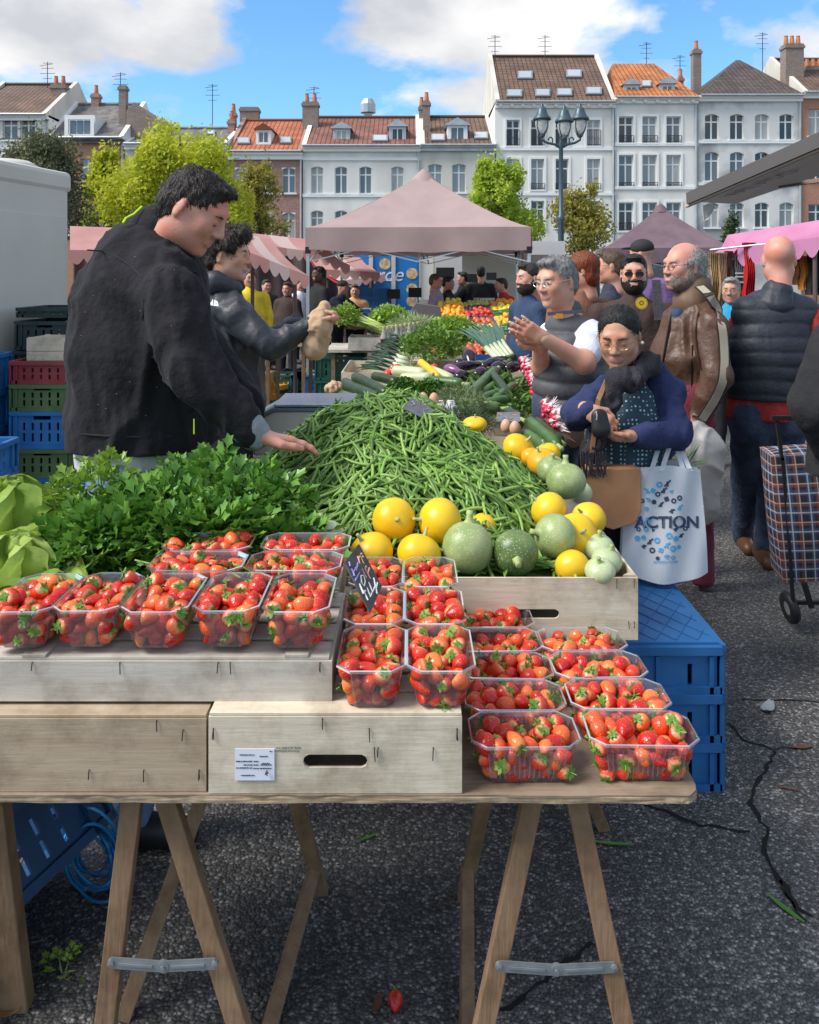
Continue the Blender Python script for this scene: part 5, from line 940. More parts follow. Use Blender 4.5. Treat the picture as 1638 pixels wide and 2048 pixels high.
# crates of the long stall
def bed(x0, x1, Y0, Y1, h, label): return wood_crate(x0, x1, Y0, Y1, TZ+.001, h, WX, WY, label, st=0, group='wooden crates along the long stall')
bed(-.40, .12, 3.46, 3.92, .12, 'wooden crate under the curly parsley and slate sign'); bed(.14, .62, 3.36, 3.9, .10, 'wooden crate under the eggs and dill'); bed(-.45, .1, 4.46, 5.0, .12, 'wooden crate under the big dark courgettes'); bed(.12, .72, 4.46, 5.0, .12, 'wooden crate under the green courgettes and radishes'); bed(-.45, .1, 5.1, 5.7, .13, 'wooden crate under the pale courgettes'); bed(.12, .78, 5.1, 5.7, .13, 'wooden crate under the aubergines'); bed(-.48, .12, 5.9, 6.7, .16, 'wooden crate under the dark leeks'); bed(.14, .8, 5.9, 6.7, .16, 'wooden crate under the coriander')
def veg(a, b, r, m, label, name='courgette', cat='courgette', prof=None, stem=None, sag=.0, group=None, sm=None):
    a, b = P(*a), P(*b); t_ = thing(name, a.lerp(b, .5), label, cat, group); n = 11; pf = prof or (lambda t: min(1, .35+2.2*math.sqrt(max(t, 0)))*min(1, .45+3*math.sqrt(max(0, 1-t)))*.95)
    pts = [a.lerp(b, i/n)+Vector((0, 0, sag*math.sin(math.pi*i/n))) for i in range(n+1)]; mb = MB(); mb.tube(pts, [max(.001, r*pf(i/n)) for i in range(n+1)], 14); mb.build('flesh', m, t_, smooth=True)
    d = (b-a).normalized(); MB().tube([b-d*.004, b+d*r*.9, b+d*r*1.5], [r*(stem or .42), r*.34, r*.42], 7).build('stem', sm or Q_s, t_, smooth=True)
    return t_
ZD = squash_mat('courgette_dark', (.012, .028, .012), (.03, .06, .02), (.06, .1, .04), rough=.3); ZG = squash_mat('courgette_green', (.03, .085, .02), (.07, .15, .035), (.12, .2, .07), rough=.3); ZP = squash_mat('courgette_pale', (.40, .46, .24), (.52, .56, .34)); AU = mat('aubergine_skin', (.012, .006, .016), .13, (.03, .012, .03), 5, spec=.7); AV = mat('aubergine_violet', (.16, .05, .14), .18, (.26, .1, .22), 5, spec=.6)
gC = 'courgettes along the stall'
for a, b, r, m, lab in (
 ((683, 765, 5.3), (772, 806, 4.7), .042, ZD, 'huge dark courgette at the edge of the stall beside the scale'), ((706, 752, 5.2), (778, 790, 4.8), .036, ZD, 'dark courgette lying behind the huge one'), ((745, 752, 5.3), (795, 765, 5.1), .032, ZD, 'short dark courgette beside the curly parsley'), ((676, 790, 5.0), (722, 806, 4.75), .036, ZG, 'green courgette under the huge dark one'),
 ((784, 742, 5.45), (852, 748, 5.3), .038, ZP, 'pale courgette lying across the pile'), ((800, 758, 5.3), (862, 756, 5.2), .036, ZP, 'pale courgette below the other pale ones'), ((858, 740, 5.5), (905, 760, 5.3), .036, ZP, 'pale courgette beside the aubergines'), ((838, 722, 5.55), (878, 756, 5.3), .026, squash_mat('courgette_yellow', (.75, .42, .01), (.8, .5, .02)), 'bright yellow courgette on the pale ones'),
 ((858, 762, 5.1), (925, 768, 4.95), .034, ZG, 'green courgette beside the curly parsley'), ((938, 792, 4.55), (994, 738, 5.2), .032, ZG, 'long green courgette leaning upwards over the pile'), ((962, 788, 4.7), (1008, 762, 5.0), .030, ZG, 'green courgette beneath the leaning one'), ((960, 800, 4.55), (1018, 782, 4.8), .032, ZG, 'green courgette next to the radishes'), ((958, 812, 4.4), (1020, 800, 4.55), .032, ZG, 'green courgette lowest on the pile by the radishes'), ((900, 800, 4.5), (968, 805, 4.4), .030, ZG, 'green courgette behind the rosemary'), ((985, 748, 5.0), (1018, 792, 4.6), .028, ZD, 'dark courgette pointing to the radishes'),
 ((930, 778, 4.9), (975, 800, 4.5), .03, ZD, 'dark courgette above the rosemary bunch'), ((990, 800, 4.5), (1030, 770, 4.9), .028, ZG, 'green courgette crossing the radish leaves'), ((945, 822, 4.1), (1000, 818, 4.1), .03, ZG, 'green courgette behind the small slate sign'), ((1005, 822, 4.15), (1042, 838, 3.95), .028, ZD, 'dark courgette end beside the small slate sign'),
 ((1058, 842, 3.55), (1116, 892, 3.1), .028, ZG, 'green courgette beside the eggs pointing to the woman'), ((1072, 842, 3.6), (1122, 884, 3.2), .026, ZD, 'dark courgette above the one by the eggs'), ((1050, 868, 3.4), (1095, 900, 3.1), .026, ZG, 'green courgette under the other two by the eggs'), ((775, 775, 4.9), (800, 800, 4.6), .03, squash_mat('courgette_lemon', (.5, .5, .05), (.6, .58, .1)), 'lemon coloured courgette beside the curly parsley')): veg(a, b, r, m, lab, group=gC, sag=.004)
pa = lambda t: (.55+.45*math.sin(min(1, t*1.2+.05)*math.pi/2))*math.sqrt(max(0, 1-((1-t)*1.0)**5))*(1 if t < .8 else 1-(t-.8)*1.6)
pa = lambda t: math.sin(math.pi*min(.98, .06+.86*t))**.6*(1.15-.5*t)
AG = mat('aubergine_cap', (.07, .11, .03), .6, (.12, .17, .05), 30)
for i, (a, b, r, m) in enumerate((((935, 702, 5.75), (942, 730, 5.6), .05, AU), ((912, 722, 5.55), (928, 735, 5.5), .04, AU), ((905, 738, 5.4), (962, 728, 5.6), .044, AU), ((965, 733, 5.4), (1015, 716, 5.7), .042, AU), ((985, 742, 5.35), (1010, 728, 5.5), .05, AU), ((1012, 738, 5.4), (1045, 728, 5.6), .042, AU), ((950, 752, 5.25), (976, 740, 5.4), .046, AU), ((912, 757, 5.2), (936, 748, 5.3), .044, AU), ((890, 735, 5.45), (922, 744, 5.35), .036, AV))):
    veg(a, b, r, m, ('black aubergine standing upright on the pile', 'small black aubergine behind the violet one', 'long black aubergine beside the violet one', 'long black aubergine under the leeks', 'fat glossy aubergine in the middle of the pile', 'black aubergine next to the radishes', 'round black aubergine in front of the pile', 'short black aubergine lowest of the pile', 'violet aubergine among the black ones')[i], 'aubergine', 'aubergine', prof=pa, stem=.55, group='aubergines on the stall', sm=AG)
# leeks: white shaft and a fan of blue green leaves
LKL = mat('leek_leaf', (.035, .10, .07), .45, (.10, .20, .13), 30, stretch=(1, 8, 8), tl=.1); LKW = mat('leek_white', (.62, .66, .5), .4, (.5, .6, .35), 10)
def leek(a, b, label, seed, r=.02):
    a, b = P(*a), P(*b); d = b-a; t_ = thing('leek', a, label, 'leek', 'leeks on the stall'); rs = random.Random(seed); m = a+d*.38
    MB().tube([a, a+d*.2, m], [r*.9, r, r*1.1], 10).build('shaft', LKW, t_, smooth=True); sd_ = d.cross(Vector((0, 0, 1))).normalized()
    for k in range(7):
        f = (k-3)/3; e = m+d*rs.uniform(.5, .66)+sd_*f*.10+Vector((0, 0, -.03*abs(f)+rs.uniform(-.01, .03))); mb = MB(); c = m-d*.05
        mb.grid(lambda u, v: (c.lerp(e, v)+sd_*(u-.5)*.042*(1-.75*v)+Vector((0, 0, .02*math.sin(v*2.4)+abs(u-.5)*.016))), 2, 8); mb.build('leaf', LKL, t_, smooth=True)
for i in range(9): leek((812+2*i, 752-8*i, 5.7+.12*i), (722+7*i, 735-8*i, 5.75+.12*i), ('leek lowest of the bundle by the tomatoes', 'second leek of the bundle above the tomatoes', 'third leek of the bundle above the tomatoes', 'fourth leek of the bundle above the tomatoes', 'leek in the middle of the dark bundle', 'leek above the middle of the dark bundle', 'third leek from the bottles', 'second leek from the bottles', 'leek next to the purple bottles')[i], i)
for i in range(5): leek((1000+6*i, 722-3*i, 5.9+.1*i), (935+10*i, 662-4*i, 6.9+.1*i), ('leek lying beside the coriander', 'second leek from the coriander', 'leek in the middle of the right bundle', 'second leek from the apples', 'leek next to the apples')[i], 20+i, .022)
for i, (u, v, Y, r) in enumerate(((785, 742, 5.55, .034), (776, 748, 5.5, .034), (795, 736, 5.6, .034), (868, 735, 5.6, .03), (772, 795, 4.7, .03))): squash(u, v, r/Y*F, Y, mat('tomato_skin', (.55, .03, .012), .2, (.6, .07, .02), 4), ('red tomato on the leek ends', 'red tomato beside the dark courgettes', 'red tomato under the leeks', 'red tomato among pale courgettes', 'red tomato near the scale pan')[i], .85, group='tomatoes on the stall', stem=.2, cat='tomato', name='tomato')
hb = 'herb heaps along the stall'
bunch('coriander_heap', 'pale green coriander heap between the leeks', 'herbs', P(860, 690, 6.4)-Vector((0, 0, .04)), (.24, .35, .17), 1500, PARS, .055, mat('coriander_leaf', (.09, .20, .025), .45, (.22, .36, .06), 14, tl=.25), 31, hb)
bunch('lettuce_greens', 'light green salad leaves behind the coriander', 'salad', P(905, 655, 7.4)-Vector((0, 0, .08)), (.22, .35, .16), 700, CURL, .1, mat('salad_leaf', (.20, .36, .04), .45, (.36, .52, .09), 10, tl=.3), 32, hb)
bunch('curly_parsley', 'dark curly parsley bunch beside the lemon courgette', 'parsley', P(805, 780, 4.6)-Vector((0, 0, .02)), (.1, .12, .085), 800, CURL, .034, LCU, 33, hb); bunch('curly_parsley', 'dark curly parsley bunch above the egg tray', 'parsley', P(862, 782, 4.55)-Vector((0, 0, .02)), (.1, .12, .08), 800, CURL, .034, LCU, 34, hb)
bunch('rosemary_bunch', 'grey green rosemary bunch fanned over the pile', 'rosemary', P(920, 797, 4.0)-Vector((0, 0, .03)), (.13, .18, .08), 1400, NEED, .05, LRO, 35, hb, droop=0, jit=.7); bunch('dill_bunch', 'dark feathery dill bunch behind the bean heap', 'dill', P(915, 838, 3.5)-Vector((0, 0, .03)), (.15, .16, .075), 2600, NEED, .038, LDI, 36, hb, jit=.9)
bunch('radish_leaves', 'green leaf tops lying beside the radishes', 'leaves', P(1025, 800, 4.6)-Vector((0, 0, .03)), (.12, .45, .045), 300, BLAD, .08, mat('chard_leaf', (.05, .14, .02), .4, (.12, .24, .05), 12, tl=.2), 37, hb); bunch('chard_leaves', 'dark green chard leaves below the aubergines', 'leaves', P(985, 762, 5.1)-Vector((0, 0, .05)), (.2, .3, .05), 220, BLAD, .1, MATS['chard_leaf'], 38, hb)
# radish bunches
RAD = attr_mat('radish_skin', [(0, (.62, .02, .06)), (.5, (.62, .03, .08)), (.62, (.75, .6, .6)), (1, (.78, .72, .68))], .25, var=.15)
def radish_tpl():
    pr = [(.0001, 0), (.009, .002), (.0125, .009), (.011, .019), (.006, .028), (.0018, .034), (.0006, .055)]; V = []; h = []
    for r, z in pr:
        for k in range(8): V.append((z, r*math.cos(k*.785), r*math.sin(k*.785))); h.append(min(1, z/.036))
    return np.array(V), np.array([(i*8+k, i*8+(k+1) % 8, (i+1)*8+(k+1) % 8, (i+1)*8+k) for i in range(6) for k in range(8)]), np.array(h)
RT_ = radish_tpl()
for i in range(12):
    f = i/11; c = P(1036+52*f, 733+118*f, 5.6-2.2*f); rs = np.random.RandomState(60+i); n = 26; d = rs.normal(size=(n, 3)); d[:, 0] = np.abs(d[:, 0]); d[:, 2] = np.abs(d[:, 2])*.8; d /= np.linalg.norm(d, axis=1)[:, None]
    t_ = thing('radish_bunch', c, ('radish bunch beside the aubergines', 'second radish bunch from the aubergines', 'third radish bunch from the aubergines', 'fourth radish bunch from the aubergines', 'fifth radish bunch from the aubergines', 'radish bunch midway along the row', 'radish bunch just past the middle of the row', 'fifth radish bunch from the courgettes', 'fourth radish bunch from the courgettes', 'third radish bunch from the courgettes', 'second radish bunch from the courgettes', 'radish bunch next to the three courgettes')[i], 'radishes', 'red and white radish bunches'); p = np.array(c)+d*np.array((.055, .1, .055)); V, Fc = scatter(RT_[:2], p, bases(d+np.array((.6, -.2, 0)), rs, 0, .35), rs.uniform(.9, 1.35, n)); me = amesh('radishes', V, Fc, RAD, np.tile(RT_[2], n), np.repeat(rs.rand(n), len(RT_[0]))); o = link('radishes', me, t_); o['kind'] = 'stuff'
    hv = MB()
    for k in range(14): q = p[rs.randint(n)]; hv.tube([q, q+np.array((.03, -.01, -.02)), q+np.array((.05+rs.rand()*.03, rs.normal()*.02, -.05))], [.001, .0007, .0003], 3)
    hv.build('root_hairs', mat('root_hair', (.6, .5, .42), .7), t_)
# eggs
EG = mat('egg_shell', (.55, .30, .19), .5, (.62, .37, .25), 12)
for i, (u, v, Y) in enumerate(((846, 797, 3.75), (868, 798, 3.72), (1030, 856, 3.35), (1012, 852, 3.4), (1003, 862, 3.3))[:4]):
    c = P(u, v, Y); mb = MB(); rr = .0225; mb.lathe([(max(.0002, rr*math.sin(a)*(1+.08*math.cos(a))), -rr*1.28*math.cos(a)) for a in np.linspace(0, math.pi, 11)], c, 14); tag(mb.build('egg', EG, smooth=True), ('brown egg in the tray behind the slate sign', 'brown egg beside another behind the slate sign', 'brown egg at the open corner of the tray by the courgettes', 'brown egg half behind the dill', 'brown egg lowest beside the dill')[i], 'egg', 'brown eggs on the stall')
for i, (u, v, Y) in enumerate(((858, 806, 3.7),)):
    c = P(u, v, Y)-Vector((0, 0, .03)); e = MB()
    for a in range(5):
        for b in range(4): e.lathe([(.024, 0), (.016, .028), (.008, .030)], (c.x-.1+a*.05, c.y-.06+b*.05, c.z), 8)
    e.box((c.x, c.y, c.z+.002), (.26, .2, .004)); tag(e.build('egg_carton', mat('carton_white', (.6, .6, .6), .9)), ('egg tray behind the slate sign on the beans', 'white egg tray beside the three courgettes')[i], 'egg tray', 'egg trays on the stall')
# things dropped on the asphalt
o = bpy.data.objects.new('strawberry', BME[0]); COL.objects.link(o); q = PZ(791, 2003, .015); o.matrix_world = Matrix.Translation(q+Vector((0, .016, .004))) @ Matrix.Rotation(R(-80), 4, 'X') @ Matrix.Rotation(.3, 4, 'Z') @ Matrix.Scale(1.15, 4); tag(o, 'single strawberry fallen on the asphalt under the table', 'strawberry'); e = bpy.data.objects.new('calyx', CME[1]); COL.objects.link(e); e.parent = o
def litter(u, v, ln, wd, ang, m, label, cat, name, curl=.1):
    c = PZ(u, v, 0); a = R(ang); dv = Vector((math.cos(a), math.sin(a), 0)); sv = Vector((-dv.y, dv.x, 0))
    mb = MB(); mb.grid(lambda x, y: c+dv*(x-.5)*ln+sv*(y-.5)*wd*(math.sin(math.pi*min(.97, max(.06, x)))**.5)+Vector((0, 0, .004+curl*ln*(x-.5)**2+wd*.5*(y-.5)**2)), 8, 3); tag(mb.build(name, m, smooth=True), label, cat)
litter(755, 2010, .05, .018, 80, mat('dry_leaf', (.14, .06, .035), .8), 'small dry brown leaf on the asphalt beside the fallen strawberry', 'leaf', 'dry_leaf'); litter(1605, 1497, .07, .02, 8, MATS['dry_leaf'], 'dry brown leaf lying across the split in the asphalt', 'leaf', 'dry_leaf'); litter(1580, 1580, .08, .008, -20, MATS['dry_leaf'], 'thin dry brown stalk on the asphalt', 'stalk', 'dry_stalk')
litter(1535, 1420, .09, .045, 50, mat('paper_scrap', (.30, .32, .34), .6), 'torn grey paper scrap on the asphalt', 'paper', 'paper_scrap', .6); litter(1570, 1820, .11, .014, 118, mat('bean_fallen', (.08, .22, .03), .5), 'single green bean dropped on the asphalt', 'bean', 'fallen_bean'); litter(1222, 1690, .12, .012, 172, MATS['bean_fallen'], 'green stalk dropped under the table corner', 'stalk', 'green_stalk'); litter(735, 1678, .07, .01, 30, MATS['bean_fallen'], 'green blade lying in the shade under the table', 'leaf', 'fallen_leaf')
bunch('parsley_sprig', 'yellow green parsley sprig dropped on the asphalt', 'parsley', PZ(128, 1940, .012), (.035, .03, .012), 14, PARS, .045, LC, 91, stems=5); litter(15, 2020, .09, .07, 20, mat('onion_skin', (.42, .24, .10), .6), 'crumpled tan onion skin by the table leg', 'onion skin', 'onion_skin', .7)
fab0 = lambda n, c: mat(n, c, .8, tuple(x*1.5 for x in c), 3, bump=.2, bs=5)
# ================================================================ tents
M_rose = mat('canopy_rose', (.43, .315, .305), .8, (.49, .36, .35), 2.5, bump=.2, bs=5, tl=.25); M_plum = mat('canopy_plum', (.14, .09, .11), .8, (.18, .12, .14), 3, bump=.2, bs=5, tl=.1); M_alu = mat('aluminium', (.62, .64, .66), .35, metal=.7); M_blk = mat('black_plastic', (.015, .015, .017), .5)
def tent(label, corners, zE, zP, val, m, posts=(0, 1, 2, 3), group='pop-up tents on the square'):
    c = [Vector((x, y, 0)) for x, y in corners]; ctr = sum(c, Vector())/4; t_ = thing('market_tent', ctr, label, 'tent', group); mb = MB(); val_ = MB()
    for i in range(4):
        a, b = c[i], c[(i+1) % 4]; n = 12
        def fn(u, v):
            p = a.lerp(b, u).lerp(ctr, v); h = zE+(zP-zE)*(v**1.25)+.05*math.sin(v*3.1)*0; sag = -.06*math.sin(math.pi*u)*(1-v)*math.sin(math.pi*min(1, v*1.6)); return (p.x, p.y, h+sag+.012*math.sin(u*23+v*9)*(1-v)*v)
        mb.grid(fn, n, 12); o = (a+b)/2-ctr; o.normalize()
        val_.grid(lambda u, v: tuple(a.lerp(b, u)+o*(.012+.018*math.sin(u*19+i)*v)+Vector((0, 0, zE-val*v-.035*math.sin(math.pi*u)*v+.008*math.sin(u*31)*v))), 26, 4)
    cp = mb.build('canopy', m, t_, smooth=True); val_.build('valance', m, cp, smooth=True); MB().lathe([(.22, zP-.16), (.12, zP-.02), (.03, zP+.06), (0, zP+.07)], (ctr.x, ctr.y, 0), 10).build('peak_cap', m, cp, smooth=True)
    for i in posts: q = c[i].lerp(ctr, .012); MB().box2((q.x-.02, q.y-.02, 0), (q.x+.02, q.y+.02, zE-.02)).build('pole', M_alu, t_, bevel=.004); MB().box2((q.x-.035, q.y-.035, zE-val-.05), (q.x+.035, q.y+.035, zE-val+.04)).build('bracket', M_blk, t_)
    z0 = zE-.1
    for i in range(4):
        a, b = c[i].lerp(ctr, .02), c[(i+1) % 4].lerp(ctr, .02)
        for k in range(2):
            p, q = a.lerp(b, k*.5), a.lerp(b, k*.5+.5); up, dn = Vector((0, 0, z0)), Vector((0, 0, z0-.36))
            for s, e in ((p+up, q+dn), (p+dn, q+up)): MB().bar(s, e, .022, .014).build('truss_bar', M_alu, t_)
            MB().box((p+q)/2+Vector((0, 0, z0-.18)), (.05, .05, .05)).build('joint', M_blk, t_) if False else None
        m_ = a.lerp(b, .5)
        for s, e in ((m_+Vector((0, 0, z0)), ctr+Vector((0, 0, z0-.3))), (m_+Vector((0, 0, z0-.36)), ctr+Vector((0, 0, z0)))): MB().bar(s, e, .022, .014).build('truss_bar', M_alu, t_)
    return t_
tent('dusty rose pop-up tent over the fruit display', ((-1.386, 11.3), (1.6, 11.1), (1.82, 14.1), (-1.17, 14.3)), 2.225, 3.12, .30, M_rose)
tent('dark plum pop-up tent behind the bearded man', ((4.6, 20), (7.6, 19.5), (8.1, 22.5), (5.1, 23)), 2.2, 3.3, .32, M_plum)
# ================================================================ awnings with scalloped edges
M_ap = mat('awning_pink', (.52, .27, .25), .8, (.58, .33, .30), 3, tl=.3); M_aw = mat('awning_white', (.72, .70, .68), .8, tl=.3); M_as = mat('awning_cream', (.62, .47, .44), .8, tl=.3); M_ar = mat('awning_red', (.36, .02, .03), .8, (.42, .03, .04), 3, tl=.25); M_pk = mat('awning_magenta', (.60, .22, .40), .7, (.66, .29, .46), 3, bump=.25, bs=6, tl=.3)
def awning(label, quads, group='striped awnings of the far stalls', drop=.16, under=M_ar, poles=(), sc=.14):
    t_ = thing('market_awning', Vector(P(*quads[0][0])), label, 'awning', group); t_.location.z = 0
    for A, B, C, D, ms, scal in quads:       # A-B upper edge, D-C lower edge
        A, B, C, D = P(*A), P(*B), P(*C), P(*D); n = len(ms)
        for i, m in enumerate(ms):
            f0, f1 = i/n, (i+1)/n; MB().grid(lambda u, v: A.lerp(B, f0+(f1-f0)*u).lerp(D.lerp(C, f0+(f1-f0)*u), v)+Vector((0, 0, -.05*math.sin(math.pi*v))), 3, 5).build('stripe', m, t_, smooth=True)
            if scal:
                L_ = (C-D).length/n; k = max(2, int(L_/sc)); mb = MB()
                for j in range(k):
                    for q in range(6):
                        a, b = (j+q/6)/k, (j+(q+1)/6)/k; da, db = [drop*(.55+.45*math.sin(math.pi*x)) for x in (q/6, (q+1)/6)]; pa, pb = D.lerp(C, f0+(f1-f0)*a), D.lerp(C, f0+(f1-f0)*b); mb.poly([pa, pb, pb-Vector((0, 0, db)), pa-Vector((0, 0, da))])
                mb.build('scallop', m, t_)
        if under:
            mb = MB(); dn = Vector((0, 0, -.07)); mb.grid(lambda u, v: A.lerp(B, u).lerp(D.lerp(C, u), v)+dn+Vector((0, 0, -.05*math.sin(math.pi*v))), 4, 4); mb.build('lining', under, t_)
    for u, v, Y in poles: q = P(u, v, Y); MB().tube([(q.x, q.y, 0), (q.x, q.y, q.z)], .022, 8).build('pole', mat('pole_brown', (.12, .08, .07), .6), t_)
    return t_
awning('pink awning with red lining between the van and the curly haired man', [((140, 452, 10), (470, 464, 10), (470, 502, 9.2), (140, 500, 9.2), [M_ap], 1), ((470, 464, 10), (540, 478, 10), (618, 552, 9.2), (500, 505, 9.2), [M_ap, M_as, M_ap], 1)], poles=((505, 520, 9.6), (590, 540, 9.6), (150, 510, 9.4)))
awning('pink awning whose white corner shows above the red one', [((500, 466, 13), (612, 478, 13), (640, 505, 12.2), (540, 492, 12.2), [M_ap, M_as, M_ap], 1), ((612, 478, 13), (650, 490, 13), (700, 530, 12), (640, 505, 12.2), [M_ap], 1)], poles=((650, 540, 12.4),))
awning('pale pink striped awning behind the tent pole', [((618, 508, 15), (720, 515, 15), (760, 545, 14.2), (640, 538, 14.2), [M_ap, M_as, M_ap], 1)], poles=((745, 560, 14.6), (655, 560, 14.6)))
awning('faded striped awning beside the blue van', [((640, 532, 17), (740, 530, 17), (770, 548, 16.2), (680, 562, 16.2), [M_as, M_ap], 1)])
awning('magenta pink awning over the clothes stall', [((1455, 470, 9.6), (1700, 430, 8.6), (1700, 465, 8.1), (1475, 497, 9.0), [M_pk]*4, 1), ((1455, 470, 9.6), (1475, 497, 9.0), (1420, 530, 9.2), (1428, 505, 9.7), [M_pk], 1)], 'clothes stall', .2, mat('awning_lining', (.45, .02, .06), .8, tl=.3), poles=((1478, 505, 9.1), (1630, 480, 8.4)))
# clothes hanging under the pink awning
def cloth(u0, u1, v0, v1, Y, m, label, name='scarf', wav=5):
    a, b = XU(u0, Y), XU(u1, Y); z0, z1 = ZV(v1, Y), ZV(v0, Y); n = 24; mb = MB(); f = lambda u, v: (a+(b-a)*(u*(1-.25*math.sin(math.pi*v))+.125*math.sin(math.pi*v)), Y+.03*math.sin(u*wav*6.28+v*2)*(.3+v)+.02*math.sin(v*9), z1+(z0-z1)*v)
    mb.grid(f, n, 10); mb.grid(lambda u, v: tuple(Vector(f(u, v))+Vector((0, .05, 0))), n, 10); tag(mb.build(name, m, smooth=True), label, 'clothing', 'clothes hanging on the stall')
cm = lambda n, c: mat('cloth_'+n, c, .9, tuple(x*.7 for x in c), 40, bump=.3, bs=60)
for a in ((1418, 1440, 505, 620, 9.0, cm('ochre', (.42, .27, .10)), 'ochre scarf hanging at the corner of the clothes stall'), (1436, 1455, 505, 625, 8.95, cm('tan', (.36, .22, .13)), 'tan scarf knotted beside the ochre one'), (1452, 1467, 502, 620, 9.0, cm('brown', (.14, .08, .06)), 'dark brown checked scarf on the clothes stall'), (1468, 1490, 510, 600, 9.0, cm('stripe', (.12, .13, .14)), 'black garment with white stripes hanging by the pole'), (1488, 1512, 485, 600, 8.9, cm('red', (.5, .012, .015)), 'bright red dress hanging behind the bald man'), (1592, 1606, 510, 570, 8.8, cm('flower', (.45, .16, .05)), 'orange flowered blouse on a hanger'), (1604, 1622, 512, 580, 8.7, cm('amber', (.55, .20, .02)), 'amber garment hanging beside the flowered blouse'), (1618, 1650, 490, 590, 8.6, cm('black', (.02, .018, .02)), 'black patterned tunic at the end of the rail')): cloth(*a)
for v in (545, 552, 563): MB().box2((XU(1470, 8.97), 8.955, ZV(v+3, 8.97)), (XU(1488, 8.97), 8.965, ZV(v, 8.97))).build('stripe_band', M_aw, bpy.data.objects.get('scarf.003'))
MB().tube([P(1420, 500, 9.05), P(1700, 470, 8.5)], .012, 6).build('rail', M_alu, [o for o in COL.objects if o.get('label', '').startswith('magenta')][0])
# flat folding awning of the neighbouring van
aw = thing('van_awning', P(1400, 404, 5.5), 'grey flat awning with black lettering jutting over the shoppers', 'awning'); aw.location.z = 0
MU = mat('awning_grey', (.74, .71, .68), .7, (.78, .75, .72), 6, stretch=(1, 6, 1)); A, B, C, D = P(1376, 403, 6.6), P(1700, 262, 4.6), P(1700, 330, 5.6), P(1470, 408, 7.3)
MB().prism([A, B, C, D], (0, 0, .03)).build('roof_sheet', MU, aw); MB().bar(A+Vector((0, -.03, .02)), B+Vector((0, -.03, .02)), .05, .09).build('front_beam', mat('beam_dark', (.10, .09, .085), .5), aw); MB().bar(A+Vector((0, .04, -.03)), B+Vector((0, .06, -.03)), .03, .03).build('front_strip', mat('beam_beige', (.5, .40, .34), .5), aw)
for i, ch in enumerate('VALASC'): f = .2+.085*i; p = A.lerp(B, f).lerp(D.lerp(C, f), .45)-Vector((0, 0, .006)); ex = (B-A); ey = -(D-A); text(ch, .2, frame(p, ex, ey) if frame(p, ex, ey).col[2].z < 0 else frame(p, ex, -ey), M_blk, 'lettering', aw)
MB().prism([P(1405, 410, 6.8), P(1432, 408, 6.9), P(1418, 438, 6.8), P(1408, 442, 6.8)], (0, .01, 0)).build('flap', M_aw, aw)
MB().bar(P(1560, 372, 6.4), P(1700, 352, 6.0), .05, .03).build('support_arm', mat('beam_tan', (.25, .16, .12), .6), aw); MB().bar(C, (C.x+.2, C.y, 0), .06, .06).build('stand', M_alu, aw)
# ================================================================ beige box van
Mv = mat('van_panel', (.54, .52, .46), .55, (.60, .58, .52), 1.4, det=8); vn = thing('box_van', (-3.2, 6.0, 0), 'beige box van parked behind the crates', 'van'); v0, v1 = Vector((-3.35, 4.0, 0)), Vector((XU(140, 6.9), 6.9, 0)); dv = (v1-v0); nv = Vector((dv.y, -dv.x, 0)).normalized(); zt_v = 2.40; zb_v = .55
MB().prism([v0+Vector((0, 0, zb_v)), v1+Vector((0, 0, zb_v)), v1-nv*2.1+Vector((0, 0, zb_v)), v0-nv*2.1+Vector((0, 0, zb_v))], (0, 0, zt_v-zb_v)).build('box_body', Mv, vn, bevel=.05)
e1 = dv.normalized(); MB().prism([v0+e1*.0+nv*.012+Vector((0, 0, zt_v-.13)), v1+e1*.02+nv*.012+Vector((0, 0, zt_v-.13)), v1+e1*.02-nv*2.1+Vector((0, 0, zt_v-.13)), v0-nv*2.1+Vector((0, 0, zt_v-.13))], (0, 0, .17)).build('roof_cap', Mv, vn, bevel=.04)
pn = MB(); pn.prism([v0+nv*.004+Vector((0, 0, zb_v+.1)), v1-e1*.09+nv*.004+Vector((0, 0, zb_v+.1)), v1-e1*.09+nv*.004+Vector((0, 0, zt_v-.33)), v0+nv*.004+Vector((0, 0, zt_v-.33))], nv*.012); pn.build('side_door', Mv, vn, bevel=.004)
for w_ in (.6, 2.2):
    q = v0+e1*w_+Vector((0, 0, .33)); rt = Matrix((e1, Vector((0, 0, 1)), nv)).transposed(); wm_ = MB(); wm_.lathe([(.2, -.1), (.33, -.1), (.33, .1), (.2, .1)], q-nv*.15, 20, rot=rt); wh = wm_.build('wheel', M_blk, vn); MB().lathe([(.0, .08), (.2, .09), (.2, .02)], q-nv*.15, 16, rot=rt).build('rim', M_alu, wh)
for d_ in (.35, .95): c = v0.lerp(v1, d_)-nv*.5+Vector((0, 0, zt_v+.04)); MB().lathe([(.28, 0), (.27, .05), (.2, .09), (0, .1)], c, 16).build('roof_bump', Mv, vn, smooth=True)
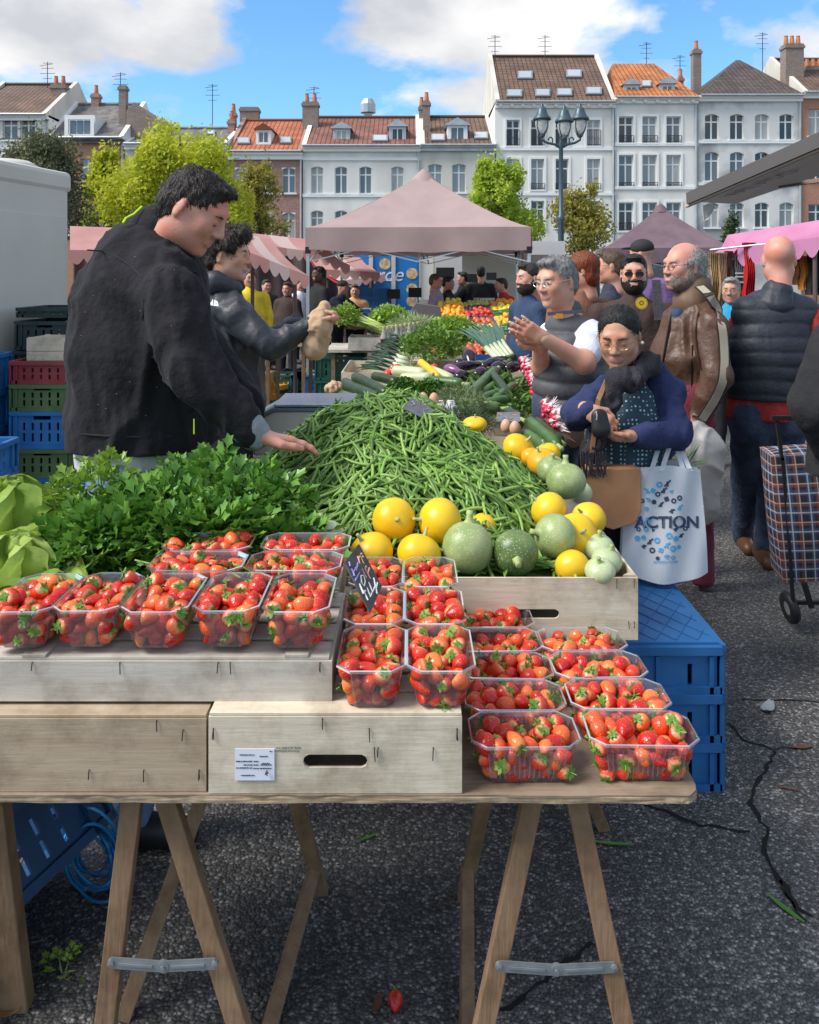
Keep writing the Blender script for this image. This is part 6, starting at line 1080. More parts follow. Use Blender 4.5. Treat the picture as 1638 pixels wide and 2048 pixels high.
# ================================================================ blue van, white counter van and tables of the far stalls
bv = thing('blue_van', (XU(770, 17), 17, 0), 'blue delivery van with white script lettering and round food pictures', 'van'); Yb = 17.; MBl = mat('van_blue', (.02, .19, .52), .35); xa, xb = XU(705, Yb), XU(838, Yb)
MB().box2((xa, Yb, .5), (xb, Yb+2, 2.15)).build('box_body', MBl, bv, bevel=.03)
for u in (742, 787): x = XU(u, Yb); MB().box2((x-.04, Yb-.03, .55), (x+.04, Yb-.002, 2.1)).build('door_post', M_aw, bv)
wt = mat('lettering_white', (.75, .77, .8), .6); text('rde', .40, FRONT((XU(778, Yb), Yb-.01, ZV(550, Yb))), wt, 'lettering', bv, shear=.3); text('u', .34, FRONT((XU(757, Yb), Yb-.01, ZV(552, Yb))), wt, 'lettering', bv, shear=.3)
for u0, u1, va, vb in ((752, 787, 556.5, 557.6), (752, 761, 560, 562), (763, 770, 560, 562), (772, 787, 560, 562)): MB().box2((XU(u0, Yb), Yb-.012, ZV(vb, Yb)), (XU(u1, Yb), Yb-.008, ZV(va, Yb))).build('print_line', wt, bv)
for u, v in ((824, 547), (824, 578), (770, 528), (824, 602)): q = Vector((XU(u, Yb), Yb-.012, ZV(v, Yb))); MB().lathe([(0, 0), (.115, 0)], q, 20, rot=Matrix.Rotation(R(90), 3, 'X')).build('food_picture', mat('food_print', (.45, .28, .10), .6, (.75, .62, .42), 14), bv)
for x in (xa+.3, xb-.3): wm_ = MB(); wm_.lathe([(.1, -.1), (.3, -.1), (.3, .1), (.1, .1)], (x, Yb+.12, .3), 16, rot=Matrix.Rotation(R(90), 3, 'X')); wm_.build('wheel', M_blk, bv)
cvn = thing('counter_van', (XU(985, 16), 16, 0), 'white catering van with open serving hatch under the rose tent', 'van'); Yc_ = 15.5; mb = MB(); x0, x1 = XU(870, Yc_), XU(1130, Yc_); facade(mb, x0, x1, .5, 2.2, Yc_, [(x0+.5, x1-.3, 1.1, 1.95)], M_aw, .1); mb.build('body', M_aw, cvn); MB().box2((x0, Yc_+1.2, .5), (x1, Yc_+1.3, 2.2)).build('back_wall', mat('van_inside', (.50, .46, .38), .7), cvn); MB().box2((x0+.45, Yc_-.35, 1.02), (x1-.2, Yc_+.1, 1.08)).build('counter', M_alu, cvn); MB().box2((x0+.02, Yc_+.1, 2.16), (x1-.02, Yc_+1.2, 2.2)).build('roof', M_aw, cvn)
for u0, u1, v0, v1 in ((872, 908, 535, 556), (972, 992, 545, 560), (935, 965, 548, 565)): MB().box2((XU(u0, 15.4), 15.3, ZV(v1, 15.4)), (XU(u1, 15.4), 15.36, ZV(v0, 15.4))).build('menu_board', M_blk, cvn)
for i, x in enumerate((x0+.6, x1-.6)): wm_ = MB(); wm_.lathe([(.1, -.1), (.3, -.1), (.3, .1), (.1, .1)], (x, Yc_+.12, .3), 16, rot=Matrix.Rotation(R(90), 3, 'X')); wm_.build('wheel', M_blk, cvn)
for i, (u, Y, wd) in enumerate(((1100, 24, 4.2), (620, 26, 4.4), (560, 29, 4), (1300, 30, 4.5))):
    t_ = thing('panel_van', (XU(u, Y), Y, 0), ('white van parked behind the bearded men', 'white van behind the striped awnings', 'white van far behind the curly haired man', 'white van behind the plum tent', 'white van behind the pink awning', 'white van behind the clothes stall')[i], 'van', 'white vans round the square'); x = XU(u, Y); MB().prism([(x-wd/2, Y, .45), (x+wd/2, Y, .45), (x+wd/2, Y, 1.1), (x+wd/2-.9, Y, 1.3), (x+wd/2-1.4, Y, 2.1), (x-wd/2, Y, 2.15)], (0, 1.9, 0)).build('body', M_aw, t_, bevel=.08); MB().prism([(x+wd/2-1.35, Y-.01, 1.35), (x+wd/2-.98, Y-.01, 1.35), (x+wd/2-1.45, Y-.01, 1.98), (x+wd/2-2.2, Y-.01, 1.98), (x+wd/2-2.2, Y-.01, 1.35)], (0, .02, 0)).build('side_window', M_glass[0], t_)
    for dx_ in (-wd/2+.7, wd/2-.8): wm_ = MB(); wm_.lathe([(.1, -.1), (.32, -.1), (.32, .1), (.1, .1)], (x+dx_, Y+.1, .32), 16, rot=Matrix.Rotation(R(90), 3, 'X')); wm_.build('wheel', M_blk, t_)
def far_table(u0, u1, Y, z, label, goods, m=None, seed=0):
    t_ = thing('stall_table', (XU((u0+u1)/2, Y), Y, 0), label, 'table', 'tables of the far stalls'); a, b = XU(u0, Y), XU(u1, Y); MB().box2((a, Y, z-.03), (b, Y+.8, z)).build('top', m or OX, t_)
    for x in (a+.08, b-.08):
        for y in (Y+.06, Y+.74): MB().box2((x-.02, y-.02, 0), (x+.02, y+.02, z-.03)).build('leg', LEGW, t_)
    rs = random.Random(seed)
    for i in range(goods):
        w_ = rs.uniform(.1, .28); h = rs.uniform(.06, .2); x = rs.uniform(a+.15, b-.15); y = Y+rs.uniform(.1, .6); cn_, c = rs.choice((('red', (.5, .02, .02)), ('blue', (.03, .12, .4)), ('white', (.5, .48, .45)), ('black', (.04, .04, .04)), ('brown', (.35, .2, .1)), ('yellow', (.5, .35, .05)), ('green', (.1, .25, .1)))); mb = MB(); mb.box((x, y, z+h/2+.001), (w_, w_*.7, h), taper=.92); tag(mb.build('goods_box', mat('goods_%d' % int(sum(c)*100), c, .6), bevel=.006), ('tall ' if h > .14 else 'low ')+('narrow ' if w_ < .18 else 'wide ')+cn_+' box on the '+label, 'box', 'goods on the '+label)
far_table(520, 620, 9.4, .82, 'crowded table under the red awning', 16, seed=1); far_table(640, 760, 13.5, .85, 'table behind the dark hooded man', 12, seed=2); far_table(420, 520, 11.5, .85, 'table behind the curly haired man', 8, seed=3); far_table(760, 850, 13.2, .86, 'table beside the pink shirted man', 5, seed=4)
for i in range(3): plastic_crate((XU(745, 14.6), 14.6, .86+.0+.165*i if i else .862), (.6, .4, .16), PB, ('navy crate under two others beside the blue van', 'navy crate between two others beside the blue van', 'topmost navy crate of fruit beside the blue van')[i], group='navy crates beside the blue van')
for i in range(3): plastic_crate((XU(683, 8.9), 8.9, .005+.25*i), (.5, .4, .245), PDG, ('bottom green plastic crate of the stack behind the leeks', 'middle green plastic crate of the stack behind the leeks', 'top green plastic crate of the stack behind the leeks')[i], group='green crates stacked behind the leeks')
far_table(650, 800, 8.6, .83, 'grey plank table carrying celery and bottles', 0, GX)
cb_ = wood_crate(XU(697, 8.5), XU(765, 8.5), 8.45, 8.85, .835, .13, GX, GY, 'printed wooden crate of celery on the plank table', st=0, group='wooden crates along the long stall')
CE = mat('celery_stalk', (.34, .46, .10), .4, (.5, .6, .2), 8, stretch=(1, 10, 10))
ct = thing('celery_bunch', P(740, 640, 8.5), 'celery with long pale stalks lying on its printed crate', 'celery')
rs = np.random.RandomState(8); mb = MB()
for i in range(34): a = P(775+rs.uniform(-8, 12), 668+rs.uniform(-10, 8), 8.45+rs.rand()*.3); b = P(700+rs.uniform(-10, 20), 642+rs.uniform(-16, 10), 8.5+rs.rand()*.35); mb.tube([a, (a+b)/2+Vector((0, 0, .02)), b], [.016, .013, .006], 6)
mb.build('stalks', CE, ct, smooth=True); p, d = heap(P(690, 640, 8.6), (.14, .2, .14), 500, rs); V, Fc = scatter(PARS, p, bases(d, rs), .07*rs.uniform(.7, 1.3, 500)); qm('foliage', V, Fc, LC, ct, 'stuff')
bunch('lettuce_greens', 'frilly light green salad behind the celery', 'salad', P(780, 630, 9.0)-Vector((0, 0, .05)), (.22, .3, .13), 420, CURL, .1, MATS['salad_leaf'], 41, hb); bunch('fennel_heads', 'pale green fennel tops behind the bottles', 'fennel', P(828, 648, 8.2)-Vector((0, 0, .03)), (.26, .3, .1), 700, NEED, .09, mat('fennel_leaf', (.25, .38, .14), .5, (.42, .52, .25), 14, tl=.2), 42, hb)
BT = mat('juice_bottle', (.09, .008, .02), .1, spec=.8); BTc = mat('bottle_neck', (.6, .6, .58), .1, trans=.5)
for i in range(9):
    q = P(768+8.5*i, 688-1.2*i, 7.9+.02*(i % 3)); t_ = thing('juice_bottle', q, ('first juice bottle beside the celery crate', 'second juice bottle from the celery crate', 'third juice bottle from the celery crate', 'fourth juice bottle from the celery crate', 'middle juice bottle of the row', 'fourth juice bottle from the coriander', 'third juice bottle from the coriander', 'second juice bottle from the coriander', 'last juice bottle beside the coriander')[i], 'bottle', 'purple juice bottles'); q.z -= .05
    MB().lathe([(0, 0), (.034, 0), (.034, .1), (.03, .12)], q, 12).build('juice', BT, t_, smooth=True); MB().lathe([(.0345, .1), (.03, .125), (.015, .17), (.014, .2)], q, 12).build('neck', BTc, t_, smooth=True); MB().lathe([(.016, .195), (.017, .215), (0, .217)], q, 10).build('stopper', mat('cork', (.55, .42, .22), .8), t_)
far_table(760, 850, 7.75, .80, 'low plank under the juice bottles', 0, GX)
# ================================================================ sloping fruit display under the tent
def fruit_crate(c, wd, d, n, r, cols, label, slope, cm_, seed, sh='ball'):
    t_ = thing('fruit_crate', c, label, 'fruit crate', 'fruit crates of the sloping display'); t_.rotation_euler = (slope, 0, 0); h = .1; mb = MB()
    for o, ux, L_ in (((-wd/2, -d/2, 0), (1, 0, 0), wd), ((wd/2, d/2, 0), (-1, 0, 0), wd), ((wd/2, -d/2, 0), (0, 1, 0), d), ((-wd/2, d/2, 0), (0, -1, 0), d)): panel(mb, o, ux, (0, 0, 1), L_, h, [], .01)
    mb.box((0, 0, .005), (wd, d, .01)); mb.build('crate', cm_, t_, local=True); rs = np.random.RandomState(seed); V = []; Fq = []; H_ = []; RVv = []; k = 0
    sv, sf = [], []
    for i in range(7):
        for j in range(9): a, b = math.pi*i/6, 2*math.pi*j/9; sv.append((math.sin(a)*math.cos(b), math.sin(a)*math.sin(b), .92*math.cos(a)))
    for i in range(6):
        for j in range(9): sf.append((i*9+j, (i+1)*9+j, (i+1)*9+(j+1) % 9, i*9+(j+1) % 9))
    sv = np.array(sv); sf = np.array(sf)
    P_ = [(x, y, h+.0*r) for x in np.arange(-wd/2+r, wd/2-r*.6, 2*r) for y in np.arange(-d/2+r, d/2-r*.6, 2*r)]; P_ += [(x+r, y+r, h+r*1.2) for x, y, _ in P_ if abs(x) < wd/2-2.2*r and rs.rand() < .6]
    P_ = np.array(P_)+rs.normal(size=(len(P_), 3))*r*.2; mm = len(P_); st_ = np.ones((mm, 3))*r*rs.uniform(.85, 1.1, (mm, 1))
    if sh == 'long': st_[:, 0] *= 2.6; st_[:, 1:] *= .7
    V = (sv[None]*st_[:, None]+P_[:, None]).reshape(-1, 3); Fq = (sf[None]+(np.arange(mm)*len(sv))[:, None, None]).reshape(-1, 4); me = amesh('fruit', V, Fq, cols, np.tile((sv[:, 2]+1)/2, mm), np.repeat(rs.rand(mm), len(sv))); o = link('fruit', me, t_, local=True); o['kind'] = 'stuff'
fm = lambda n, a, b, v=.15: attr_mat('fruit_'+n, [(0, a), (1, b)], .35, var=v)
FM = {'apple': fm('apple', (.55, .3, .08), (.48, .03, .02), .25), 'green apple': fm('gapple', (.45, .5, .1), (.5, .55, .15)), 'kiwi': fm('kiwi', (.2, .16, .05), (.26, .22, .08)), 'orange': fm('orange', (.75, .26, .01), (.8, .33, .015)), 'lemon': fm('lemon', (.75, .55, .03), (.8, .62, .06)), 'tomato': fm('tomato', (.55, .03, .012), (.6, .06, .02)), 'peach': fm('peach', (.7, .3, .06), (.55, .06, .03), .3), 'grape': fm('grape', (.4, .45, .06), (.5, .52, .1)), 'plum': fm('plum', (.06, .015, .05), (.1, .03, .08)), 'pepper': fm('pepper', (.65, .33, .01), (.7, .42, .02)), 'cucumber': fm('cucumber', (.03, .1, .02), (.06, .15, .03)), 'carrot': fm('carrot', (.7, .2, .02), (.75, .25, .03)), 'mandarin': fm('mandarin', (.8, .3, .01), (.82, .36, .02))}
disp = thing('display_stand', (.8, 10, 0), 'sloping wooden stand carrying the fruit crates', 'stand'); zs = lambda Y: .72+(Y-8)*.085
MB().prism([(.2, 8, .72-.03), (1.22, 8, .72-.03), (1.5, 12.2, zs(12.2)-.03), (.0, 12.2, zs(12.2)-.03)], (0, 0, .02)).build('board', OX, disp)
for x, Y in ((.3, 8.1), (1.1, 8.1), (.15, 12), (1.35, 12), (.25, 10), (1.2, 10)): MB().box2((x-.03, Y-.03, 0), (x+.03, Y+.03, zs(Y)-.03)).build('leg', LEGW, disp)
seq = [['apple', 'apple', 'kiwi'], ['green apple', 'kiwi', 'carrot'], ['peach', 'lemon', 'cucumber'], ['apple', 'peach', 'pepper'], ['orange', 'plum', 'pepper'], ['mandarin', 'tomato', 'cucumber'], ['orange', 'plum', 'lemon'], ['lemon', 'grape', 'orange']]
k = 0
for i, row in enumerate(seq):
    for j, f in enumerate(row):
        Y = 8.15+i*.52; x = .22+.055*i*0+j*.37+.06+.03*i-.0; lab = f+' crate in the '+('row beside the aubergines', 'second row from the aubergines', 'third row from the aubergines', 'fourth row from the aubergines', 'fourth row from the tent counter', 'third row from the tent counter', 'second row from the tent counter', 'row at the tent counter')[i]+(' on the celery side', ' in the centre', ' beside the shoppers')[j]
        fruit_crate((x+.1, Y+.2, zs(Y+.2)), .35, .49, 0, .036 if f not in ('grape', 'plum') else .02, FM[f], lab, math.atan(.085), PB if (i+j) % 3 else WX, k, 'long' if f in ('cucumber', 'carrot') else 'ball'); k += 1
nb = thing('sign_board', P(968, 602, 12.4), 'white crate end board with red lettering standing on the display', 'sign'); MB().box2((XU(948, 12.4), 12.4, ZV(609, 12.4)), (XU(990, 12.4), 12.45, ZV(596, 12.4))).build('board', M_aw, nb); text(':Naturé', .11, FRONT((XU(969, 12.4), 12.39, ZV(602.5, 12.4))), mat('lettering_red', (.5, .02, .02), .6), 'lettering', nb)
plastic_crate((XU(972, 12.3), 12.5, zs(12.2)), (.5, .3, .12), PDG, 'green crate under the white lettered board', group='crates under the rose tent')
t2 = thing('price_scale', P(845, 615, 10.2), 'dark till scale with sloped display standing by the display', 'scale'); q = P(848, 640, 10.2); MB().prism([(q.x-.22, q.y, q.z), (q.x+.22, q.y, q.z), (q.x+.2, q.y, q.z+.16), (q.x-.1, q.y, q.z+.2)], (0, .3, 0)).build('housing', mat('till_grey', (.12, .12, .11), .5), t2); plastic_crate((q.x, q.y+.2, q.z-.24), (.55, .4, .23), PDG, 'green crate under the till scale', group='crates under the rose tent'); far_table(810, 885, 10.0, q.z-.245, 'small table under the till scale', 0)
for u, v in ((787, 588), (830, 585)): q = P(u, v, 14.0); t_ = thing('till_screen', q, ('black till screen on a stand before the blue van', 'black till screen on a stand by the pink shirted man')[u > 800], 'screen', 'till screens'); MB().box2((q.x-.11, q.y, q.z-.08), (q.x+.11, q.y+.02, q.z+.08)).build('screen', M_blk, t_); MB().tube([(q.x, q.y+.03, q.z-.05), (q.x, q.y+.03, .86)], .015, 6).build('stand', M_alu, t_)
# pallet truck, scooter, crumpled paper, bags
pj = thing('pallet_truck', PZ(555, 800, 0), 'yellow orange pallet truck beside the stall', 'pallet truck'); PY = mat('truck_orange', (.72, .32, .01), .4, (.6, .25, .02), 6); Yp = 10.4; g0 = lambda u, v: P(u, v, Yp)
MB().bar(g0(525, 742), g0(555, 780), .06, .04).build('handle', PY, pj); MB().bar(g0(520, 785)+Vector((0, 0, .02)), PZ(585, 768, .08), .16, .06, up=(0, 0, 1)).build('fork', PY, pj); MB().bar(PZ(520, 795, .08), PZ(556, 792, .08), .16, .06, up=(0, 0, 1)).build('fork', PY, pj); MB().box(g0(528, 768), (.2, .25, .3), rot=None).build('housing', PY, pj, bevel=.02)
for u in (530, 580): MB().lathe([(.0, -.03), (.05, -.03), (.05, .03), (0, .03)], PZ(u, 790, .05), 12, rot=Matrix.Rotation(R(90), 3, 'X')).build('roller', M_blk, pj)
bx = thing('carton', PZ(553, 775, 0), 'white carton with red lettering behind the pallet truck', 'box'); q = PZ(552, 776, 0); MB().box2((q.x-.12, q.y, 0), (q.x+.12, q.y+.25, .2)).build('box', M_aw, bx); text('rè', .12, FRONT((q.x, q.y-.006, .11)), MATS['lettering_red'], 'lettering', bx)
sct = thing('kick_scooter', PZ(620, 760, 0), 'black folded kick scooter lying behind the tent pole', 'scooter'); q = PZ(575, 772, 0); e = PZ(645, 762, 0)
for p_ in (q, e): wm_ = MB(); wm_.lathe([(.05, -.03), (.12, -.03), (.13, 0), (.12, .03), (.05, .03)], p_+Vector((0, 0, .13)), 18, rot=Matrix.Rotation(R(90), 3, 'X')); wm_.build('wheel', M_blk, sct)
MB().bar(q+Vector((0, 0, .16)), e+Vector((0, 0, .14)), .13, .05, up=(0, 0, 1)).build('deck', M_blk, sct); MB().bar(q+Vector((-.02, 0, .15)), e+Vector((0, -.05, .34)), .035, .035).build('stem', M_blk, sct); MB().bar(e+Vector((0, -.25, .34)), e+Vector((0, .2, .34)), .03, .03).build('handlebar', M_blk, sct)
def crumple(c, r, m, label, cat, name, seed, amp=.35):
    V, Fc, mi = sdf([ell(c, r)], max(r)/14); n = normals(V, Fc); V = V+n*((vnoise(V+seed, 3/max(r))*amp+np.abs(vnoise(V-seed, 7/max(r)))*amp*.6)*min(r))[:, None]; return tag(qmesh(name, V, Fc, mi, [m]), label, cat)
crumple(P(668, 775, 5.0), (.05, .06, .035), mat('kraft', (.42, .27, .16), .8, (.5, .34, .21), 20), 'crumpled brown paper beside the huge courgette', 'paper', 'crumpled_paper', 3); crumple(PZ(645, 752, .1), (.5, .35, .13), mat('tarp', (.20, .20, .17), .8, (.28, .27, .23), 6), 'crumpled grey tarpaulin on the ground by the green crates', 'tarpaulin', 'tarpaulin', 5)
for i in range(2): plastic_crate((XU(620-70*i, 10.8), 11.4, 0), (.6, .4, .25), (PB, PDG)[i], ('blue crate on the ground behind the tent pole', 'green crate on the ground under the red awning')[i], group='crates on the ground')
tag(MB().lathe([(0, 0), (.02, .03), (.025, .05), (.01, .06)], P(690, 590, 12.9), 8).build('fruit_bowl', MATS['fruit_orange'] if 'fruit_orange' in MATS else M_ap), 'small bowl on the far table', 'bowl')

for i, (u0, u1, Y, c) in enumerate(((440, 720, 17.5, (.05, .03, .03)), (150, 430, 14, (.10, .03, .03)), (1060, 1200, 18, (.05, .07, .05)))):  # dark sheets added to stand in for the darkness behind the far stalls
    t_ = thing('stall_backdrop', (XU((u0+u1)/2, Y), Y, 0), ('added dark sheet for the darkness behind the striped awnings', 'added dark red sheet behind the pink awning', 'added dark green sheet behind the bearded man')[i], 'tarpaulin', 'added dark sheets behind the stalls'); a, b = XU(u0, Y), XU(u1, Y); MB().grid(lambda p_, q_: (a+(b-a)*p_, Y+.05*math.sin(p_*40)+.03*math.sin(p_*17), .02+1.95*q_), 60, 4).build('sheet', fab0('dark_sheet_%d' % i, c), t_, smooth=True)
    for x in (a, (a+b)/2, b): MB().tube([(x, Y+.1, 0), (x, Y+.1, 2.05)], .02, 6).build('pole', M_alu, t_)
# ================================================================ people
def skin(n, c): return mat('skin_'+n, c, .46, tuple(min(1, x*y) for x, y in zip(c, (1.06, .74, .66))), 13, bump=.12, bs=140, sss=.12, spec=.4)
SK = skin('fair', (.58, .36, .27)); SK2 = skin('tan', (.50, .31, .21)); SK3 = skin('ruddy', (.58, .32, .25)); SKD = skin('dark', (.12, .07, .05)); LIP = mat('lips', (.48, .235, .19), .5); EYE = mat('eye_dark', (.03, .02, .015), .2); EYW = mat('eye_white', (.6, .57, .53), .3)
def fab(n, c, c2=None, bump=.55, bs=48, rough=.85, sheen=0, ns=12): return mat('fabric_'+n, c, rough, c2 or tuple(x*1.25 for x in c), ns, bump=bump, bs=bs, sheen=sheen)
HAIRM = {k: mat('hair_'+k, c, .45, tuple(x*.55 for x in c), 90, bump=.7, bs=160, stretch=(1, 1, .25), spec=.4) for k, c in (('dark', (.035, .026, .022)), ('black', (.018, .016, .016)), ('brown', (.11, .065, .04)), ('grey', (.36, .35, .34)), ('silver', (.5, .49, .47)), ('red', (.24, .05, .015)), ('stubble', (.30, .22, .18)))}
def head_prims(s=1, eyes='open', beard=0, nose=1, fem=0, jaw=1):
    e = lambda c, r, **k: ell(np.array(c)*s, np.array(r)*s, **k); c_ = lambda a, b, ra, rb=None, **k: cone(np.array(a)*s, np.array(b)*s, ra*s, None if rb is None else rb*s, **k)
    q = [e((0, .014, .03), (.075, .094, .085), k=.03), e((0, -.028, -.03), (.060, .062, .083), k=.035), e((0, -.034, -.072), (.046*jaw, .05, .043), k=.03), e((0, -.074, -.1), (.02*jaw, .017, .015), k=.025), e((.048, .0, -.062), (.018, .035, .03), k=.03), e((-.048, .0, -.062), (.018, .035, .03), k=.03)]
    for x in (-1, 1): q += [e((x*.037, -.062, -.022), (.025, .022, .025), k=.025), e((x*.076, .016, -.008), (.006, .016, .027), k=.008, rot=rotm(x*22, 12, 0)), e((x*.077, .012, -.029), (.004, .008, .009), k=.008)]
    q += [c_((-.034, -.078, .028), (.034, -.078, .028), .011, k=.02)]
    for x in (-1, 1): q.append(e((x*.031, -.1, .006), (.0175, .014, .0115), k=.016, op=-1))
    for x in (-1, 1): q.append(e((x*.031, -.078, .004), (.014, .0125, .0115), k=.004))
    for x in (-1, 1):
        pass
    q += [c_((0, -.088, .018), (0, -.107*nose, -.026), .007, .0108, k=.014), e((.0115, -.098, -.031), (.009, .011, .0075), k=.008), e((-.0115, -.098, -.031), (.009, .011, .0075), k=.008)]
    q += [c_((-.02, -.087, -.063), (.02, -.087, -.063), .0055, k=.006, m=1), c_((-.014, -.0905, -.059), (.014, -.0905, -.059), .0045, k=.006, m=1), c_((-.013, -.0895, -.069), (.013, -.0895, -.069), .0052, k=.006, m=1), c_((-.019, -.0945, -.0635), (.019, -.0945, -.0635), .0011, k=.003, op=-1)]
    q.append(c_((0, .022, -.06), (0, .038, -.175), .052 if not fem else .044, .055 if not fem else .047, k=.04))
    if beard:
        b = .007 if beard == 1 else .014
        q += [e((0, -.036, -.078), (.049+b, .052+b, .044+b*.8), k=.02, m=4), e((.05, -.004, -.055), (.018+b*.6, .03, .035), k=.02, m=4), e((-.05, -.004, -.055), (.018+b*.6, .03, .035), k=.02, m=4), c_((-.02, -.092, -.053), (.02, -.092, -.053), .0045, k=.006, m=4), c_((-.02, -.092, -.053), (-.03, -.075, -.08), .006, k=.006, m=4), c_((.02, -.092, -.053), (.03, -.075, -.08), .006, k=.006, m=4), c_((-.013, -.1, -.066), (.013, -.1, -.066), .0055, k=.003, m=1)]
    return q
def hair_prims(s, st):
    e = lambda c, r, **k: ell(np.array(c)*s, np.array(r)*s, **k); fb = [e((0, -.105, -.025), (.076, .080, .110), k=.012, op=-1), e((0, -.03, -.13), (.12, .09, .07), k=.012, op=-1)]
    ear = [e((x*.085, .012, -.022), (.025, .026, .034), k=.01, op=-1) for x in (-1, 1)]
    if st == 'short': return [e((0, .016, .0345), (.0785, .0965, .0850), k=.02), e((0, .05, -.02), (.07, .062, .07), k=.03), e((0, -.06, .096), (.046, .026, .013), k=.03)]+fb+ear
    if st == 'curly': return [e((0, .015, .048), (.092, .106, .092), k=.03), e((0, -.055, .10), (.065, .045, .035), k=.03), e((0, .055, -.02), (.072, .06, .07), k=.03)]+fb+ear
    if st == 'bun': return [e((0, .016, .034), (.0785, .0965, .0845), k=.02), e((0, .055, .0), (.07, .06, .075), k=.03), e((0, .105, .03), (.04, .035, .04), k=.02)]+[e((0, -.108, -.02), (.076, .078, .112), k=.014, op=-1), e((0, -.03, -.13), (.12, .09, .07), k=.012, op=-1)]+ear
    if st == 'sides': return [e((0, .03, .02), (.084, .092, .075), k=.02), e((0, .06, -.02), (.074, .06, .075), k=.03)]+[e((0, -.06, .09), (.078, .10, .085), k=.02, op=-1), e((0, -.105, -.035), (.075, .085, .1), k=.012, op=-1), e((0, -.03, -.14), (.12, .09, .07), k=.012, op=-1)]+ear
    if st == 'bob': return [e((0, .02, .035), (.088, .103, .092), k=.02), e((0, .05, -.05), (.08, .065, .08), k=.03)]+fb
    if st == 'cap': return [e((0, .012, .052), (.086, .103, .078), k=.02), e((0, -.11, .058), (.058, .062, .009), k=.012)]+[e((0, -.0, -.09), (.13, .16, .11), k=.01, op=-1)]
def hand_prims(curl=.4, s=1, spread=.12, thumb=.5):
    q = []; ys = (.028, .0095, -.0095, -.027); Ls = (.068, .078, .072, .056); rr = (.0092, .0095, .009, .008)
    for i, (y, L_, r) in enumerate(zip(ys, Ls, rr)):
        q.append(cone((.008, y*.55, 0), (.085-abs(i-1)*.004, y, 0), .0145, .0118, k=.014)); p = np.array((.085-abs(i-1)*.004, y, 0)); a = curl*.6; d0 = (1.5-i)*spread
        for j, f in enumerate((.45, .32, .23)):
            n = p+L_*f*np.array((math.cos(a)*math.cos(d0), math.cos(a)*math.sin(d0), -math.sin(a))); q.append(cone(p, n, r*(1-.1*j), r*(.92-.1*j), k=.006)); p = n; a += curl
    t0, t1 = np.array((.02, .026, -.004)), np.array((.05, .05, -.012-thumb*.012)); q.append(cone(t0, t1, .015, .0115, k=.014)); t2 = t1+np.array((.03, .006-thumb*.014, -.012*thumb)); q.append(cone(t1, t2, .0105, .0098, k=.005)); q.append(cone(t2, t2+np.array((.022, -.002-thumb*.012, -.01*thumb)), .0095, .0075, k=.005)); q.append(cone((-.022, 0, 0), (.012, 0, 0), .026, .024, k=.02, flat=((0, 0, 1), .75)))
    return [(a[0], a[1]*s, a[2]*s, a[3]*s, a[4]*s)+a[5:] for a in q]
def xf(V, Rm, o): return V @ np.asarray(Rm).T+np.asarray(o)
def fold(V, Fc, amp=.006, sc=14, seed=0, quilt=0, zq=.055, dirz=(1, 1, .45)):
    n = normals(V, Fc); q = V*np.array(dirz)+seed*1.7; w_ = np.stack([vnoise(q+9, sc*.5), vnoise(q+5, sc*.5), vnoise(q+2, sc*.5)], 1)*.06
    d = amp*(1-2*np.abs(vnoise(q+w_, sc))**.8)+amp*.6*(.5-np.abs(vnoise(q+w_, sc*2.3)))
    if quilt: d = d*.35+quilt*(np.abs(np.sin(np.pi*(V[:, 2]+.012*vnoise(V, 6))/zq))**.45-.7)
    return V+n*d[:, None]
def garment(name, prims, m, par, vx=.011, amp=.006, sc=14, hem=None, seed=0, top=None, quilt=0, zq=.055, sm=1):
    V, Fc, mi = sdf(prims, vx); V = smooth(V, Fc, sm)
    V = fold(V, Fc, amp, sc, seed, quilt, zq)
    if hem is not None: V[:, 2] = np.maximum(V[:, 2], hem)
    if top is not None: V[:, 2] = np.minimum(V[:, 2], top)
    ms = m if isinstance(m, list) else [m]; return qmesh(name, V, Fc, np.minimum(mi, len(ms)-1), ms, par)
def glasses(par, s, Rm, o, m, r=.021, lens=None, h=.8):
    g = MB(); tf = lambda p: tuple(np.asarray(Rm) @ (np.array(p)*s)+np.asarray(o))
    for x in (-1, 1):
        g.tube([tf((x*.031+r*1.12*math.cos(a), -.103+.004*abs(math.cos(a)), .0+r*h*math.sin(a))) for a in np.linspace(0, 2*math.pi, 17)], .0011*s, 5, m); g.tube([tf((x*.055, -.098, .006)), tf((x*.078, -.05, .008)), tf((x*.081, .01, .008)), tf((x*.08, .025, -.01))], .0011*s, 5, m)
        if lens: g.poly([tf((x*.031+r*1.1*math.cos(a), -.1025+.004*abs(math.cos(a)), r*h*math.sin(a))) for a in np.linspace(0, 2*math.pi, 13)[:-1]], lens)
    g.tube([tf((-.011, -.104, .004)), tf((0, -.109, .008)), tf((.011, -.104, .004))], .0011*s, 5, m); return g.build('glasses', m, par)
